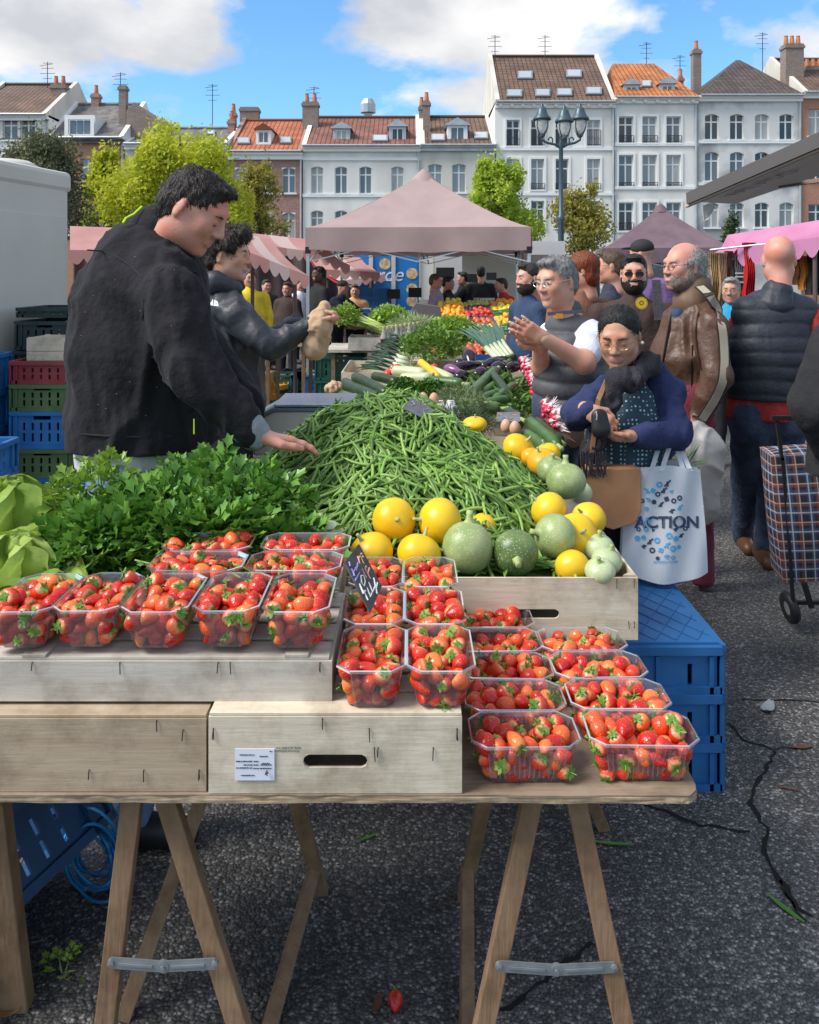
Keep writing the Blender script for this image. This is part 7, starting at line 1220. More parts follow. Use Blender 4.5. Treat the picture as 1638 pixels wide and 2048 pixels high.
def strands(par, V, n_, Fc, m, s, ln, n, seed, flow, curl=.3, o=None):
    rs = np.random.RandomState(seed); k = rs.randint(0, len(V), n); p = V[k]; nn = n_[k]; fl = np.asarray(flow(p-np.asarray(o))); d = fl-nn*(fl*nn).sum(1)[:, None]; d /= np.maximum(np.linalg.norm(d, axis=1), 1e-6)[:, None]; d += rs.normal(size=(n, 3))*curl; d /= np.linalg.norm(d, axis=1)[:, None]; sd_ = np.cross(d, nn); L_ = ln*rs.uniform(.5, 1.2, n)[:, None]; wd = .0011*s
    a, b, c = p, p+d*L_*.55+nn*L_*(.06+.2*rs.rand(n, 1)), p+d*L_+nn*L_*.12*rs.normal(size=(n, 1)); W = np.stack([a-sd_*wd, a+sd_*wd, b+sd_*wd*.8, b-sd_*wd*.8, c+sd_*wd*.15, c-sd_*wd*.15], 1).reshape(-1, 3); i = np.arange(n)[:, None]*6; Q = np.concatenate([i+np.array([[0, 1, 2, 3]]), i+np.array([[3, 2, 4, 5]])])
    return W, Q
def make_head(par, o, yaw, pitch=0, roll=0, s=1.05, vx=.0045, sk=SK, hair='short', hm='dark', eyes='open', beard=0, bm='dark', nose=1, fem=0, strand=1, jaw=1):
    """skin arrays of the head; adds the hair as a child"""
    Rm = rotm(yaw, 0, 0) @ rotm(0, pitch, roll); V, Fc, mi = sdf(head_prims(s, eyes, beard, nose, fem, jaw), vx*s); V = smooth(V, Fc, 1, .4); V = xf(V, Rm, o)
    tf = lambda p: tuple(Rm @ (np.array(p)*s)+np.asarray(o)); eb = MB(); ey = MB()
    for x in (-1, 1):
        eb.tube([tf((x*a, b, c)) for a, b, c in ((.013, -.0915, .0205), (.022, -.0922, .0235), (.034, -.0890, .0255), (.047, -.0805, .022))], [.0018*s, .0032*s, .0028*s, .0012*s], 6)
        if eyes == 'open':
            for rr, dy, m_ in (((.0105, .0035, .0046), -.0885, EYW), ((.0048, .0022, .0046), -.0912, EYE)):
                ey.add([tf((x*.031+rr[0]*math.sin(a)*math.cos(b), dy+rr[1]*math.sin(a)*math.sin(b), .003+rr[2]*math.cos(a))) for a in np.linspace(0, math.pi, 7) for b in np.linspace(0, 2*math.pi, 11)[:-1]], [(i*10+j, i*10+(j+1) % 10, i*10+10+(j+1) % 10, i*10+10+j) for i in range(6) for j in range(10)], m_)
        ey.tube([tf((x*.031+a, -.0905+abs(a)*.25, (.0072 if eyes == 'open' else -.0035)-abs(a)*.22)) for a in (-.011, -.005, 0, .005, .011)], .0011*s, 5, EYE)
    eb.build('eyebrows', HAIRM['brown' if hm in ('dark', 'black', 'brown', 'red') else 'grey'] if hm not in ('black', 'dark') else HAIRM['dark'], par, smooth=True); ey.build('eyes', EYE, par, smooth=True)
    if hair:
        H_, HF, hmi = sdf(hair_prims(s, hair), (.006 if vx < .006 else .011)*s); n = normals(H_, HF); q = H_*(1, 1, .5); am = .012 if hair == 'curly' else .0015 if hair == 'bun' else .0035
        if hair != 'cap': H_ = H_+n*(am*vnoise(q, 42 if hair == 'curly' else 90)+am*.5*vnoise(q, 120))[:, None]
        Wv, Wq = H_, HF
        if strand and hair != 'cap':
            n = normals(H_, HF); fl = {'curly': lambda p: np.stack([vnoise(p, 40), vnoise(p+3, 40), vnoise(p+7, 40)-.2], 1), 'bun': lambda p: np.stack([p[:, 0]*0, p[:, 1]*0+1, .1-p[:, 2]*2], 1)}.get(hair, lambda p: np.stack([p[:, 0]*3, -.45+p[:, 1]*6, -.6-p[:, 2]*0], 1)); S_, SQ = strands(None, H_, n, HF, None, s, .03 if hair == 'curly' else .016 if hair != 'sides' else .03, 5200 if vx < .006 else 900, 5, fl, .5 if hair in ('curly', 'sides') else .22, (0, 0, 0)); Wv = np.concatenate([H_, S_]); Wq = np.concatenate([HF, SQ+len(H_)])
        qmesh('cap' if hair == 'cap' else 'hair', xf(Wv, Rm, o), Wq, np.zeros(len(Wq)), [HAIRM[hm] if hair != 'cap' else mat('cap_black', (.02, .02, .02), .8)], par)
    return V, Fc, mi, Rm
def make_hand(o, X, pn, curl=.4, s=1, mirror=0, vx=.0042, thumb=.5, spread=.12):
    V, Fc, mi = sdf(hand_prims(curl, s, spread, thumb), vx); X = Vector(X).normalized(); Z = -(Vector(pn)-X*Vector(pn).dot(X)).normalized(); Y_ = Z.cross(X)
    if mirror: V = V*np.array((1, -1, 1)); Fc = Fc[:, ::-1]
    return xf(V, np.array(Matrix((X, Y_, Z)).transposed()), o), Fc, mi
def body(par, pieces, sk, bm='dark'):
    VV = []; FF = []; MM = []; o = 0
    for V, Fc, mi in pieces: VV.append(V); FF.append(Fc+o); o += len(V); MM.append(mi)
    return qmesh('body', np.concatenate(VV), np.concatenate(FF), np.concatenate(MM), [sk, LIP, EYE, EYW, HAIRM[bm]], par)
def core(pts, vx=.03): return sdf([cone(a, b, ra, rb, k=.03) for a, b, ra, rb in pts], vx)
def shoes(par, ft, f, m, sole=None, s=1):
    for a in ft:
        a = Vector(a); f_ = Vector(f).normalized(); pr = [cone((a.x, a.y, .05), a+f_*.14+Vector((0, 0, .04-a.z)), .045*s, .036*s, k=.03), cone((a.x, a.y, .10), (a.x, a.y, .05), .045*s, .045*s, k=.02), cone(a-f_*.05+Vector((0, 0, .035-a.z)), a+f_*.16+Vector((0, 0, .03-a.z)), .036*s, .034*s, k=.02)]; V, Fc, mi = sdf(pr, .009); V[:, 2] = np.maximum(V[:, 2], .003); o = qmesh('shoe', V, Fc, mi, [m], par)
        if sole: d = f_; mb = MB(); sd_ = Vector((-d.y, d.x, 0)); mb.prism([a+d*t+sd_*w_+Vector((0, 0, .002-a.z)) for t, w_ in ((-.09, -.03), (.1, -.044), (.2, -.028), (.2, .028), (.1, .044), (-.09, .03))], (0, 0, .022)); mb.build('sole', sole, o)
JE = fab('denim', (.025, .04, .075), (.05, .07, .12)); JB = fab('dark_trousers', (.012, .013, .017)); SHB = mat('shoe_brown', (.10, .045, .022), .45); SHK = mat('shoe_black', (.02, .02, .022), .5); SOL = mat('sole_white', (.55, .54, .52), .6)
def legs(par, hl, hr, al, ar, m, r=.088, vx=.014, bend=(0, 0, 0), low=.055, name='trousers', top=None):
    pr = []
    for h, a in ((hl, al), (hr, ar)): h, a = Vector(h), Vector(a); k = h.lerp(a, .5)+Vector(bend); pr += [cone(h, k, r, r*.72, k=.03), cone(k, (a.x, a.y, .05), r*.72, low, k=.02)]
    mid = (Vector(hl)+Vector(hr))/2; pr += [cone(Vector(hl)+Vector((0, 0, .08)), Vector(hr)+Vector((0, 0, .08)), r*1.12, k=.05)]
    return garment(name, pr, m, par, vx, .006, 12, hem=.03, top=top)
# ---------------------------------------------------------------- the vendor
Yv = 2.5; v = thing('person', (-.78, Yv, 0), 'man in black fleece leaning over the beans with one hand out', 'person')
FL = fab('black_fleece', (.008, .0075, .0105), (.013, .012, .016), .6, 42, .95, sheen=.03); hp_ = P(390, 418, 2.46)
hd = make_head(v, hp_, 84, 33, 0, 1.0, .0042, SK3, 'short', 'dark', 'closed', nose=1.02, jaw=1.12)
wr = P(512, 872, 2.28); hn = make_hand(wr, P(600, 884, 2.34)-wr, (0, -.15, -1), .22, 1.12, 1, thumb=.1, spread=.16)
body(v, [hd[:3], hn, core([(P(335, 505, 2.5), P(290, 620, 2.5), .08, .15), (P(290, 620, 2.5), (-.79, 2.52, .95), .15, .16), ((-.79, 2.43, .95), (-.79, 2.4, .1), .09, .05), ((-.79, 2.62, .95), (-.79, 2.65, .1), .09, .05), (P(335, 560, 2.36), P(388, 742, 2.3), .06, .05), (P(388, 742, 2.3), wr, .05, .034)])], SK3)
pv = lambda u, vv, Y=2.5: P(u, vv, Y)
jk = [cone(pv(318, 500), pv(300, 560), .075, .13, k=.05), cone(pv(264, 525), pv(257, 605), .102, .148, k=.07), cone(pv(292, 600), pv(285, 700), .178, .205, k=.06), cone(pv(285, 700), pv(288, 875), .205, .212, k=.05), cone(pv(335, 560, 2.42), pv(320, 560, 2.62), .085, .085, k=.06),
      cone(pv(345, 602, 2.34), pv(392, 742, 2.27), .092, .073, k=.03), cone(pv(392, 742, 2.27), pv(500, 860, 2.27), .073, .045, k=.03), cone(pv(320, 575, 2.68), pv(420, 730, 2.74), .095, .075, k=.045), cone(pv(420, 730, 2.74), pv(500, 815, 2.62), .075, .05, k=.03)]
fj = garment('fleece_jacket', jk, FL, v, .0095, .013, 13, hem=ZV(884, Yv), seed=1, sm=2)
co = [cone(pv(322, 462), pv(312, 510), .075, .095, k=.03), cone(pv(292, 460, 2.52), pv(292, 505, 2.52), .06, .08, k=.05)]; V, Fc, mi = sdf(co, .008); qmesh('collar', fold(V, Fc, .004, 16), Fc, mi, [FL], v)
YLW = mat('neon_piping', (.62, .85, .02), .5, emit=0); MB().tube([pv(284, 413, 2.455), pv(268, 428, 2.44), pv(252, 436, 2.43), pv(246, 446, 2.42)], .0035, 6).build('piping', YLW, v); MB().bar(pv(388, 838, 2.29), pv(388, 868, 2.29), .003, .003).build('zip_tag', YLW, v)
FJ = bvh(fj)
for pt_ in (((175, 500), (205, 502), (235, 514), (262, 532), (285, 555)), ((285, 640), (288, 600), (300, 560), (325, 538), (360, 532), (395, 545)), ((160, 868), (220, 872), (280, 874), (340, 872), (380, 870)), ((384, 790), (386, 820), (386, 850))): MB().tube([onto(FJ, a_, b_, .0005, 2.3) for a_, b_ in pt_], .0022, 5).build('seam', mat('seam_dark', (.022, .021, .028), .9), v)
LN = mat('lint', (.6, .6, .6), .8)
lt_ = MB(); rs = random.Random(9)
for i in range(18): q_ = onto(FJ, rs.uniform(160, 420), rs.uniform(480, 860), .001, 2.3); lt_.box(q_, (.0013, .0013, .0013))
lt_.build('lint_specks', LN, v)
garment('cuff', [cone(pv(496, 856, 2.27), pv(509, 869, 2.28), .047, .043, k=.01)], fab('cuff_grey', (.22, .25, .28)), v, .006, .002, 30)
garment('t_shirt', [cone(pv(288, 860), pv(290, 925), .195, .19, k=.02)], fab('shirt_grey', (.45, .46, .47)), v, .012, .006, 14, hem=ZV(928, Yv))
legs(v, (-.79, 2.42, .93), (-.79, 2.62, .93), (-.79, 2.38, .09), (-.79, 2.66, .09), fab('jeans_blue', (.10, .16, .28), (.16, .23, .36)), .12); shoes(v, [(-.79, 2.38, .09), (-.79, 2.66, .09)], (1, 0, 0), SHK)
# ---------------------------------------------------------------- the young man with the paper bag
Yy = 3.85; y_ = thing('person', (-.83, Yy, 0), 'young man with curly hair in a dark hooded rain jacket holding a paper bag', 'person'); py = lambda u, vv, Y=Yy: P(u, vv, Y); RJ = fab('rain_jacket', (.022, .024, .032), (.03, .033, .042), .4, 34, .5)
hd = make_head(y_, py(456, 510), 84, 4, 0, .98, .0048, SK, 'curly', 'dark', jaw=.95); wr = py(618, 648, 3.68); hn = make_hand(wr, py(650, 628, 3.7)-wr, (.2, -.2, -.9), 1.05, 1.05, 1, .005, .8)
body(y_, [hd[:3], hn, core([(py(446, 590), py(455, 690), .05, .10), (py(455, 680), (-.82, Yy, .95), .11, .12), ((-.82, 3.78, .95), (-.84, 3.76, .1), .08, .05), ((-.82, 3.92, .95), (-.8, 3.95, .1), .08, .05), (py(472, 634, 3.72), py(545, 692, 3.66), .03, .03), (py(545, 692, 3.66), wr, .045, .032)])], SK)
rjo = garment('rain_jacket', [cone(py(446, 636), py(455, 690), .125, .15, k=.05), cone(py(455, 690), py(462, 810), .15, .155, k=.05), cone(py(425, 570), py(440, 585), .07, .075, k=.04), cone(py(458, 612, 3.74), py(440, 612, 3.98), .068, .068, k=.05), cone(py(470, 628, 3.70), py(542, 694, 3.64), .070, .056, k=.03), cone(py(542, 694, 3.64), py(612, 652, 3.67), .056, .040, k=.03), cone(py(445, 612, 4.02), py(530, 690, 4.02), .08, .065, k=.03), cone(py(530, 690, 4.02), py(590, 650, 3.98), .062, .045, k=.03)], RJ, y_, .0105, .012, 14, hem=ZV(818, Yy), seed=3)
garment('hood', [cone(py(418, 560), py(440, 583), .06, .075, k=.04), cone(py(430, 565, 3.75), py(470, 578, 3.78), .05, .035, k=.04), cone(py(430, 565, 3.95), py(470, 578, 3.92), .05, .035, k=.04)], RJ, y_, .009, .006, 16, seed=4)
BJ = bvh(rjo); lg = MB(); lc = onto(BJ, 428, 606, .002, 3.7); ol = [onto(BJ, 400+a_/16.3, 580+b_/16.3, .003, 3.7) for a_, b_ in ((260, 365), (395, 380), (395, 310), (475, 325), (545, 345), (585, 400), (605, 530), (450, 515), (310, 490), (330, 435), (260, 415))]
lg.add([lc]+ol, [(0, i+1, (i+1) % len(ol)+1) for i in range(len(ol))]); lg.build('logo', wt, y_)
legs(y_, (-.82, 3.77, .93), (-.82, 3.93, .93), (-.84, 3.76, .09), (-.8, 3.95, .09), JB); shoes(y_, [(-.84, 3.76, .09), (-.8, 3.95, .09)], (1, 0, 0), SHK)
kb = [cone(py(648, 612, 3.7), py(638, 650, 3.68), .022, .05, k=.02), cone(py(636, 660, 3.68), py(630, 695, 3.68), .055, .05, k=.04)]; V, Fc, mi = sdf(kb, .006); V = fold(V, Fc, .009, 28, 6, dirz=(1, 1, .5)); tag(qmesh('paper_bag', V, Fc, mi, [MATS['kraft']]), 'brown paper bag held up by the young man', 'paper bag')
# ---------------------------------------------------------------- the woman with the purse
Yw = 3.3; wo = thing('person', (.84, Yw, 0), 'woman with drawn back black hair and glasses looking into a small purse', 'person'); pw = lambda u, vv, Y=Yw: P(u, vv, Y)
NAVY = fab('navy_cardigan', (.018, .026, .085), (.026, .036, .11), .5, 60, .95)
hc = pw(1238, 672, 3.22); hd = make_head(wo, hc, -24, 18, 0, .98, .0042, SK2, 'bun', 'black', 'closed', fem=1, jaw=.95)
w1 = pw(1178, 822, 3.06); h1 = make_hand(w1, pw(1200, 838, 3.04)-w1, (.5, .5, -.6), .9, .92, 0, thumb=.8); w2 = pw(1262, 872, 3.06); h2 = make_hand(w2, pw(1205, 874, 3.02)-w2, (0, -.1, 1), .75, .95, 1, thumb=.4)
body(wo, [hd[:3], h1, h2, core([(pw(1260, 740), pw(1250, 860), .06, .10), (pw(1250, 860), (.84, Yw, .85), .10, .12), ((.77, Yw, .8), (.76, Yw, .1), .07, .05), ((.91, Yw, .8), (.93, Yw, .1), .07, .05), (pw(1190, 802), pw(1154, 830, 3.18), .022, .02), (pw(1154, 830, 3.18), w1, .02, .02), (pw(1335, 790), pw(1352, 868, 3.2), .03, .026), (pw(1352, 868, 3.2), w2, .026, .024)])], SK2)
glasses(wo, .98, hd[3], hc, mat('gold_wire', (.55, .40, .22), .25, metal=.9), .021, None, .75); MB().lathe([(0, 0), (.006, .004), (.007, .01), (0, .016)], pw(1285, 690, 3.14), 8).build('earring', M_alu, wo)
BLO = mat('blouse_dots', (.03, .09, .13), .8); _n = BLO.node_tree.nodes; _l = BLO.node_tree.links; _t = _n.new('ShaderNodeTexCoord'); _v = _n.new('ShaderNodeTexVoronoi'); _v.inputs['Scale'].default_value = 62; _v.inputs['Randomness'].default_value = .15; _l.new(_t.outputs['Object'], _v.inputs['Vector']); _r = _n.new('ShaderNodeValToRGB'); _l.new(_v.outputs['Distance'], _r.inputs[0]); _e = _r.color_ramp.elements; _e[0].position = .22; _e[0].color = (.42, .55, .62, 1); _e[1].position = .30; _e[1].color = (.02, .05, .075, 1); _l.new(_r.outputs[0], _n['Principled BSDF'].inputs['Base Color'])
garment('blouse', [cone(pw(1256, 810), pw(1250, 870), .115, .145, k=.05), cone(pw(1250, 870), pw(1243, 975), .145, .165, k=.05)], BLO, wo, .010, .005, 11, hem=ZV(972, Yw))
garment('cardigan', [cone(pw(1308, 745), pw(1328, 785), .045, .07, k=.04), cone(pw(1326, 788), pw(1312, 890, 3.34), .062, .075, k=.05), cone(pw(1212, 772), pw(1196, 795), .04, .06, k=.04), cone(pw(1262, 800, 3.42), pw(1262, 880, 3.44), .12, .15, k=.05), cone(pw(1192, 800), pw(1152, 830, 3.18), .055, .050, k=.03), cone(pw(1152, 830, 3.18), pw(1174, 822, 3.08), .050, .042, k=.03), cone(pw(1332, 790), pw(1350, 866, 3.2), .062, .055, k=.03), cone(pw(1350, 866, 3.2), pw(1275, 874, 3.08), .055, .042, k=.03)], NAVY, wo, .0095, .009, 15, seed=8)
SCF = fab('scarf_dark', (.02, .018, .025), (.03, .028, .036), .6, 150); garment('scarf', [cone(pw(1226, 752, 3.14), pw(1262, 760, 3.12), .027, .034, k=.03), cone(pw(1262, 760, 3.14), pw(1298, 728, 3.22), .034, .034, k=.03), cone(pw(1298, 728, 3.22), pw(1290, 730, 3.36), .034, .04, k=.03), cone(pw(1240, 765, 3.12), pw(1215, 815, 3.12), .034, .032, k=.03, flat=((0, 1, 0), .6)), cone(pw(1215, 815, 3.12), pw(1190, 905, 3.12), .032, .038, k=.03, flat=((0, 1, 0), .5))], SCF, wo, .007, .012, 24, seed=9)
fr = MB()
for i in range(26): q = pw(1162+2.0*i, 905+random.uniform(-4, 4), 3.07); fr.tube([q, q+Vector((random.uniform(-.008, .008), -.004, -.045)), q+Vector((random.uniform(-.014, .014), -.004, -.09))], [.003, .0025, .0012], 4)
fr.build('fringe', SCF, wo); legs(wo, (.77, Yw, .82), (.91, Yw, .82), (.76, Yw+.02, .08), (.93, Yw+.02, .08), JB, .095); shoes(wo, [(.76, Yw+.02, .08), (.93, Yw+.02, .08)], (-.2, -1, 0), SHK)
pu = thing('coin_purse', pw(1200, 845, 3.02), 'small black leather purse with a zip held open by the woman', 'purse'); BLK = mat('black_leather', (.012, .012, .013), .4, bump=.15, bs=200); V, Fc, mi = sdf([cone(pw(1199, 834, 2.99), pw(1202, 860, 2.98), .030, .034, k=.02, flat=((0, 1, 0), .55))], .005); qmesh('pouch', V, Fc, mi, [BLK], pu); MB().tube([pw(1192, 822, 2.97), pw(1194, 832, 2.965), pw(1193, 840, 2.965)], .0022, 5).build('zip_puller', M_alu, pu)
hb_ = thing('handbag', pw(1224, 990, 3.1), 'tan leather handbag with flap hanging before the woman', 'handbag'); TAN = mat('tan_leather', (.36, .17, .075), .5, (.42, .21, .10), 8, bump=.1, bs=120); a = [pw(1170, 938, 3.08), pw(1280, 934, 3.1), pw(1282, 1020, 3.1), pw(1268, 1045, 3.1), pw(1225, 1058, 3.09), pw(1185, 1045, 3.08), pw(1170, 1020, 3.08)]; MB().prism(a, (0, .09, 0)).build('bag_body', TAN, hb_, bevel=.015); MB().prism([q+Vector((0, -.012, 0)) for q in a], (0, .008, 0)).build('flap', TAN, hb_, bevel=.004); MB().bar(pw(1225, 733, 3.17), pw(1196, 800, 3.08), .016, .004, up=(0, 1, 0)).build('strap', TAN, hb_); MB().bar(pw(1196, 800, 3.08), pw(1180, 938, 3.1), .016, .004, up=(0, 1, 0)).build('strap', TAN, hb_)
# tote bag with round print
tb = thing('tote_bag', pw(1330, 1040, 3.15), 'white shopping tote with a round blue icon print hanging from her arm', 'tote bag'); TOT = mat('tote_white', (.68, .71, .76), .7, (.74, .77, .81), 6, bump=.25, bs=9, tl=.2); Yt = 3.12
tote = lambda u, vv: Vector((XU(1240+(1416-1240)*u+(14*(1-2*u))*(1-vv), Yt), Yt+.05*math.sin(u*3.1+.3)*0-.045*math.sin(math.pi*u)*(.3+.7*vv)+.008*math.sin(u*14+vv*5), ZV(940+205*vv-10*math.sin(math.pi*u)*(1-vv)+14*math.sin(math.pi*u)*vv, Yt)))
mb = MB(); mb.grid(tote, 20, 20); mb.grid(lambda u, vv: tote(u, vv)+Vector((0, .03+.10*math.sin(math.pi*u), 0)), 20, 20); bc = mb.build('bag_cloth', TOT, tb, smooth=True); BC_ = bvh(bc)
for u0, u1 in ((1298, 1322), (1318, 1336)): MB().grid(lambda s_, t: P(u0+(u1-u0)*t+10*s_+(8*t if u0 > 1310 else 0), 942-80*t, Yt-.02+.12*t), 2, 10).build('handle', TOT, tb, smooth=True)
for u0, u1 in ((1362, 1342), (1376, 1346)): MB().grid(lambda s_, t: P(u0+(u1-u0)*t+10*s_, 942-70*t, Yt-.01+.14*t), 2, 8).build('handle', TOT, tb, smooth=True)
INK = mat('print_navy', (.04, .06, .12), .7); INB = mat('print_blue', (.10, .38, .66), .7)
def onbag(u, vv, off=.006): p = tote((u-1240)/176, (vv-940)/205); return p-Vector((0, off, 0))

for q_ in (text('W', .05, FRONT(onbag(1279, 1033, .05)), INB, 'lettering', tb, xs=.8), text('ACTION', .058, FRONT(onbag(1322, 1033, .05)), INK, 'lettering', tb, xs=1.05, bold=.0018), text('action.com', .02, FRONT(onbag(1316, 1098, .05)), INB, 'lettering', tb)): conform(q_, BC_)
rs = random.Random(2)
for i in range(46):
    a = i*2.399; r_ = 14+46*math.sqrt((i+.5)/46); u, vv = 1316+r_*math.cos(a)*.95, 1036+r_*math.sin(a)*1.15
    if abs(vv-1033) < 15 and abs(u-1316) < 52: continue
    q = onbag(u, vv, .004); k = rs.randint(3, 6); s_ = rs.uniform(.008, .012); o_ = rs.random()*6; mb = MB()
    if i % 3 == 0: mb.lathe([(s_*.45, 0), (s_, 0)], q, 12, rot=Matrix.Rotation(R(90), 3, 'X'))
    elif i % 3 == 1: mb.poly([q+Vector((s_*math.cos(o_+2*math.pi*j/k), 0, s_*math.sin(o_+2*math.pi*j/k))) for j in range(k)])
    else: mb.bar(q+Vector((-s_, 0, -s_*math.sin(o_))), q+Vector((s_, 0, s_*math.sin(o_))), .006, .0008, up=(0, 1, 0)); mb.bar(q+Vector((0, 0, -s_)), q+Vector((0, 0, s_*.6)), .008, .0008, up=(0, 1, 0))
    conform(mb.build('icon_print', INK if rs.random() < .5 else INB, tb), BC_, .002)
# ---------------------------------------------------------------- man in the grey quilted vest
Yg = 3.9; gm = thing('person', (.74, Yg, 0), 'grey haired man in a grey quilted vest rubbing his hands', 'person'); pg = lambda u, vv, Y=Yg: P(u, vv, Y); GV = fab('grey_vest', (.065, .066, .075), (.085, .086, .095), .35, 50, .6); WH = fab('white_tee', (.60, .62, .68))
hc = pg(1113, 562, 3.85); hd = make_head(gm, hc, -52, 8, 0, .99, .0048, SK, 'short', 'grey'); wA = pg(1088, 676, 3.62); hA = make_hand(wA, pg(1040, 650, 3.6)-wA, (0, 1, .3), .12, 1.02, 0, .005, .2); wB = pg(1078, 690, 3.68); hB = make_hand(wB, pg(1036, 655, 3.65)-wB, (0, -1, .2), .12, 1.02, 1, .005, .2)
body(gm, [hd[:3], hA, hB, core([(pg(1140, 630), pg(1140, 740), .06, .12), (pg(1140, 740), (.74, Yg, .93), .12, .13), ((.68, Yg, .93), (.66, Yg, .1), .08, .05), ((.82, Yg, .93), (.84, Yg, .1), .08, .05)]), sdf([cone(pg(1182, 680, 3.80), pg(1168, 726, 3.68), .050, .047, k=.03), cone(pg(1168, 726, 3.68), wA, .047, .029, k=.03), cone(pg(1098, 684, 4.0), pg(1084, 732, 3.86), .05, .046, k=.03), cone(pg(1084, 732, 3.86), wB, .046, .03, k=.03)], .009)], SK)
glasses(gm, .99, hd[3], hc, M_alu, .02, None, .7); garment('t_shirt', [cone(pg(1182, 672, 3.82), pg(1174, 704, 3.74), .074, .066, k=.03), cone(pg(1105, 674, 3.98), pg(1092, 700, 3.93), .07, .062, k=.03), cone(pg(1135, 700), pg(1140, 760), .11, .13, k=.04)], WH, gm, .011, .006, 12)
garment('quilted_vest', [cone(pg(1138, 705), pg(1142, 760), .142, .162, k=.05), cone(pg(1142, 760), pg(1146, 825), .165, .170, k=.05), cone(pg(1164, 664, 3.86), pg(1114, 664, 3.95), .062, .062, k=.05), cone(pg(1136, 625), pg(1138, 655), .064, .08, k=.03)], GV, gm, .0095, .004, 12, hem=ZV(838, Yg), quilt=.022, zq=.075, seed=12)
MB().box(pg(1119, 632, 3.68), (.03, .01, .02)).build('buckle', mat('buckle_orange', (.6, .25, .03), .5), gm); MB().bar(pg(1095, 628, 3.71), pg(1168, 622, 3.69), .016, .006, up=(0, 1, 0)).build('chest_strap', GV, gm); legs(gm, (.68, Yg, .92), (.82, Yg, .92), (.66, Yg, .09), (.84, Yg, .09), JE, .1); shoes(gm, [(.66, Yg, .09), (.84, Yg, .09)], (-.8, -.6, 0), SHK)
# ---------------------------------------------------------------- man in the leather jacket
Yl_ = 4.4; lm = thing('person', (1.46, Yl_, 0), 'balding man with glasses in a brown leather jacket with a beige sleeve stripe', 'person'); pl = lambda u, vv, Y=Yl_: P(u, vv, Y); LE = mat('brown_leather', (.075, .036, .022), .46, (.11, .056, .034), 7, bump=.5, bs=34, spec=.5)
hc = pl(1366, 532); hd = make_head(lm, hc, -68, 3, 0, 1.05, .0052, SK3, 'sides', 'silver', beard=1, bm='stubble'); wr = pl(1392, 845, 4.2); hn = make_hand(wr, (0, 0, -1), (1, 0, 0), 1.1, 1.05, 0, .0055)
body(lm, [hd[:3], hn, core([(pl(1385, 600), pl(1378, 700), .07, .13), (pl(1378, 700), (1.46, Yl_, .93), .13, .14), ((1.46, 4.32, .93), (1.49, 4.3, .1), .08, .05), ((1.46, 4.48, .93), (1.44, 4.5, .1), .08, .05), (pl(1418, 640, 4.24), pl(1432, 750, 4.18), .05, .045), (pl(1432, 750, 4.18), wr, .045, .03)])], SK3, 'stubble')
glasses(lm, 1.05, hd[3], hc, mat('frame_navy', (.02, .02, .05), .3), .021, None, .85)
lj = garment('leather_jacket', [cone(pl(1378, 665), pl(1372, 720), .14, .165, k=.05), cone(pl(1372, 720), pl(1375, 805), .165, .155, k=.05), cone(pl(1410, 632, 4.32), pl(1380, 632, 4.5), .075, .075, k=.05), cone(pl(1420, 655, 4.23), pl(1434, 750, 4.15), .080, .065, k=.025), cone(pl(1434, 750, 4.15), pl(1396, 835, 4.18), .066, .046, k=.03), cone(pl(1360, 640, 4.56), pl(1345, 745, 4.6), .085, .07, k=.03)], LE, lm, .0105, .012, 14, hem=ZV(815, Yl_), seed=14)
garment('collar', [cone(pl(1392, 575), pl(1384, 605), .078, .098, k=.03)], mat('collar_tan', (.15, .085, .05), .6), lm, .009, .004, 16); garment('shirt', [cone(pl(1356, 632, 4.36), pl(1340, 700, 4.38), .045, .045, k=.03)], fab('navy_shirt', (.02, .04, .09)), lm, .011, .004, 14)
sp_ = [(1400, 572, 4.27), (1422, 592, 4.19), (1438, 622, 4.145), (1447, 665, 4.1), (1450, 720, 4.065), (1447, 765, 4.07), (1428, 805, 4.09), (1404, 840, 4.12)]
LJ = bvh(lj)
def ribbon(nm, pts, w_, m, par, dy=0):
    dn = [tuple(a+(b-a)*k/6 for a, b in zip(p0, p1)) for p0, p1 in zip(pts[:-1], pts[1:]) for k in range(6)]+[pts[-1]]; q = [onto(LJ, u, vv, .004+dy, Y) for u, vv, Y in dn]
    for _ in range(3): q = [q[0]]+[(a+b*2+c)/4 for a, b, c in zip(q[:-2], q[1:-1], q[2:])]+[q[-1]]; mb = MB(); vs = []
    for i, p in enumerate(q): d = (q[min(i+1, len(q)-1)]-q[max(i-1, 0)]).normalized(); s_ = d.cross(Vector((.25, -1, 0))).normalized(); vs += [p+s_*w_/2, p-s_*w_/2, p-s_*w_/2+Vector((0, .014, 0)), p+s_*w_/2+Vector((0, .014, 0))]
    mb.add(vs, [(4*i+a, 4*i+(a+1) % 4, 4*i+4+(a+1) % 4, 4*i+4+a) for i in range(len(q)-1) for a in range(4)]); return mb.build(nm, m, par, smooth=False)
zp = mat('zip_dark', (.02, .014, .012), .4); ribbon('front_zip', [(1346, 628, 4.3), (1336, 680, 4.28), (1326, 740, 4.28), (1322, 800, 4.28)], .022, zp, lm); ribbon('pocket_zip', [(1386, 690, 4.25), (1384, 730, 4.25), (1384, 780, 4.25)], .008, zp, lm); ribbon('armhole_seam', [(1398, 625, 4.2), (1392, 660, 4.2), (1396, 700, 4.2), (1404, 740, 4.2)], .007, zp, lm)
ribbon('sleeve_stripe_edge', sp_, .058, mat('stripe_edge', (.03, .018, .012), .5), lm); ribbon('sleeve_stripe', sp_, .044, mat('stripe_beige', (.40, .35, .27), .6), lm, .003)
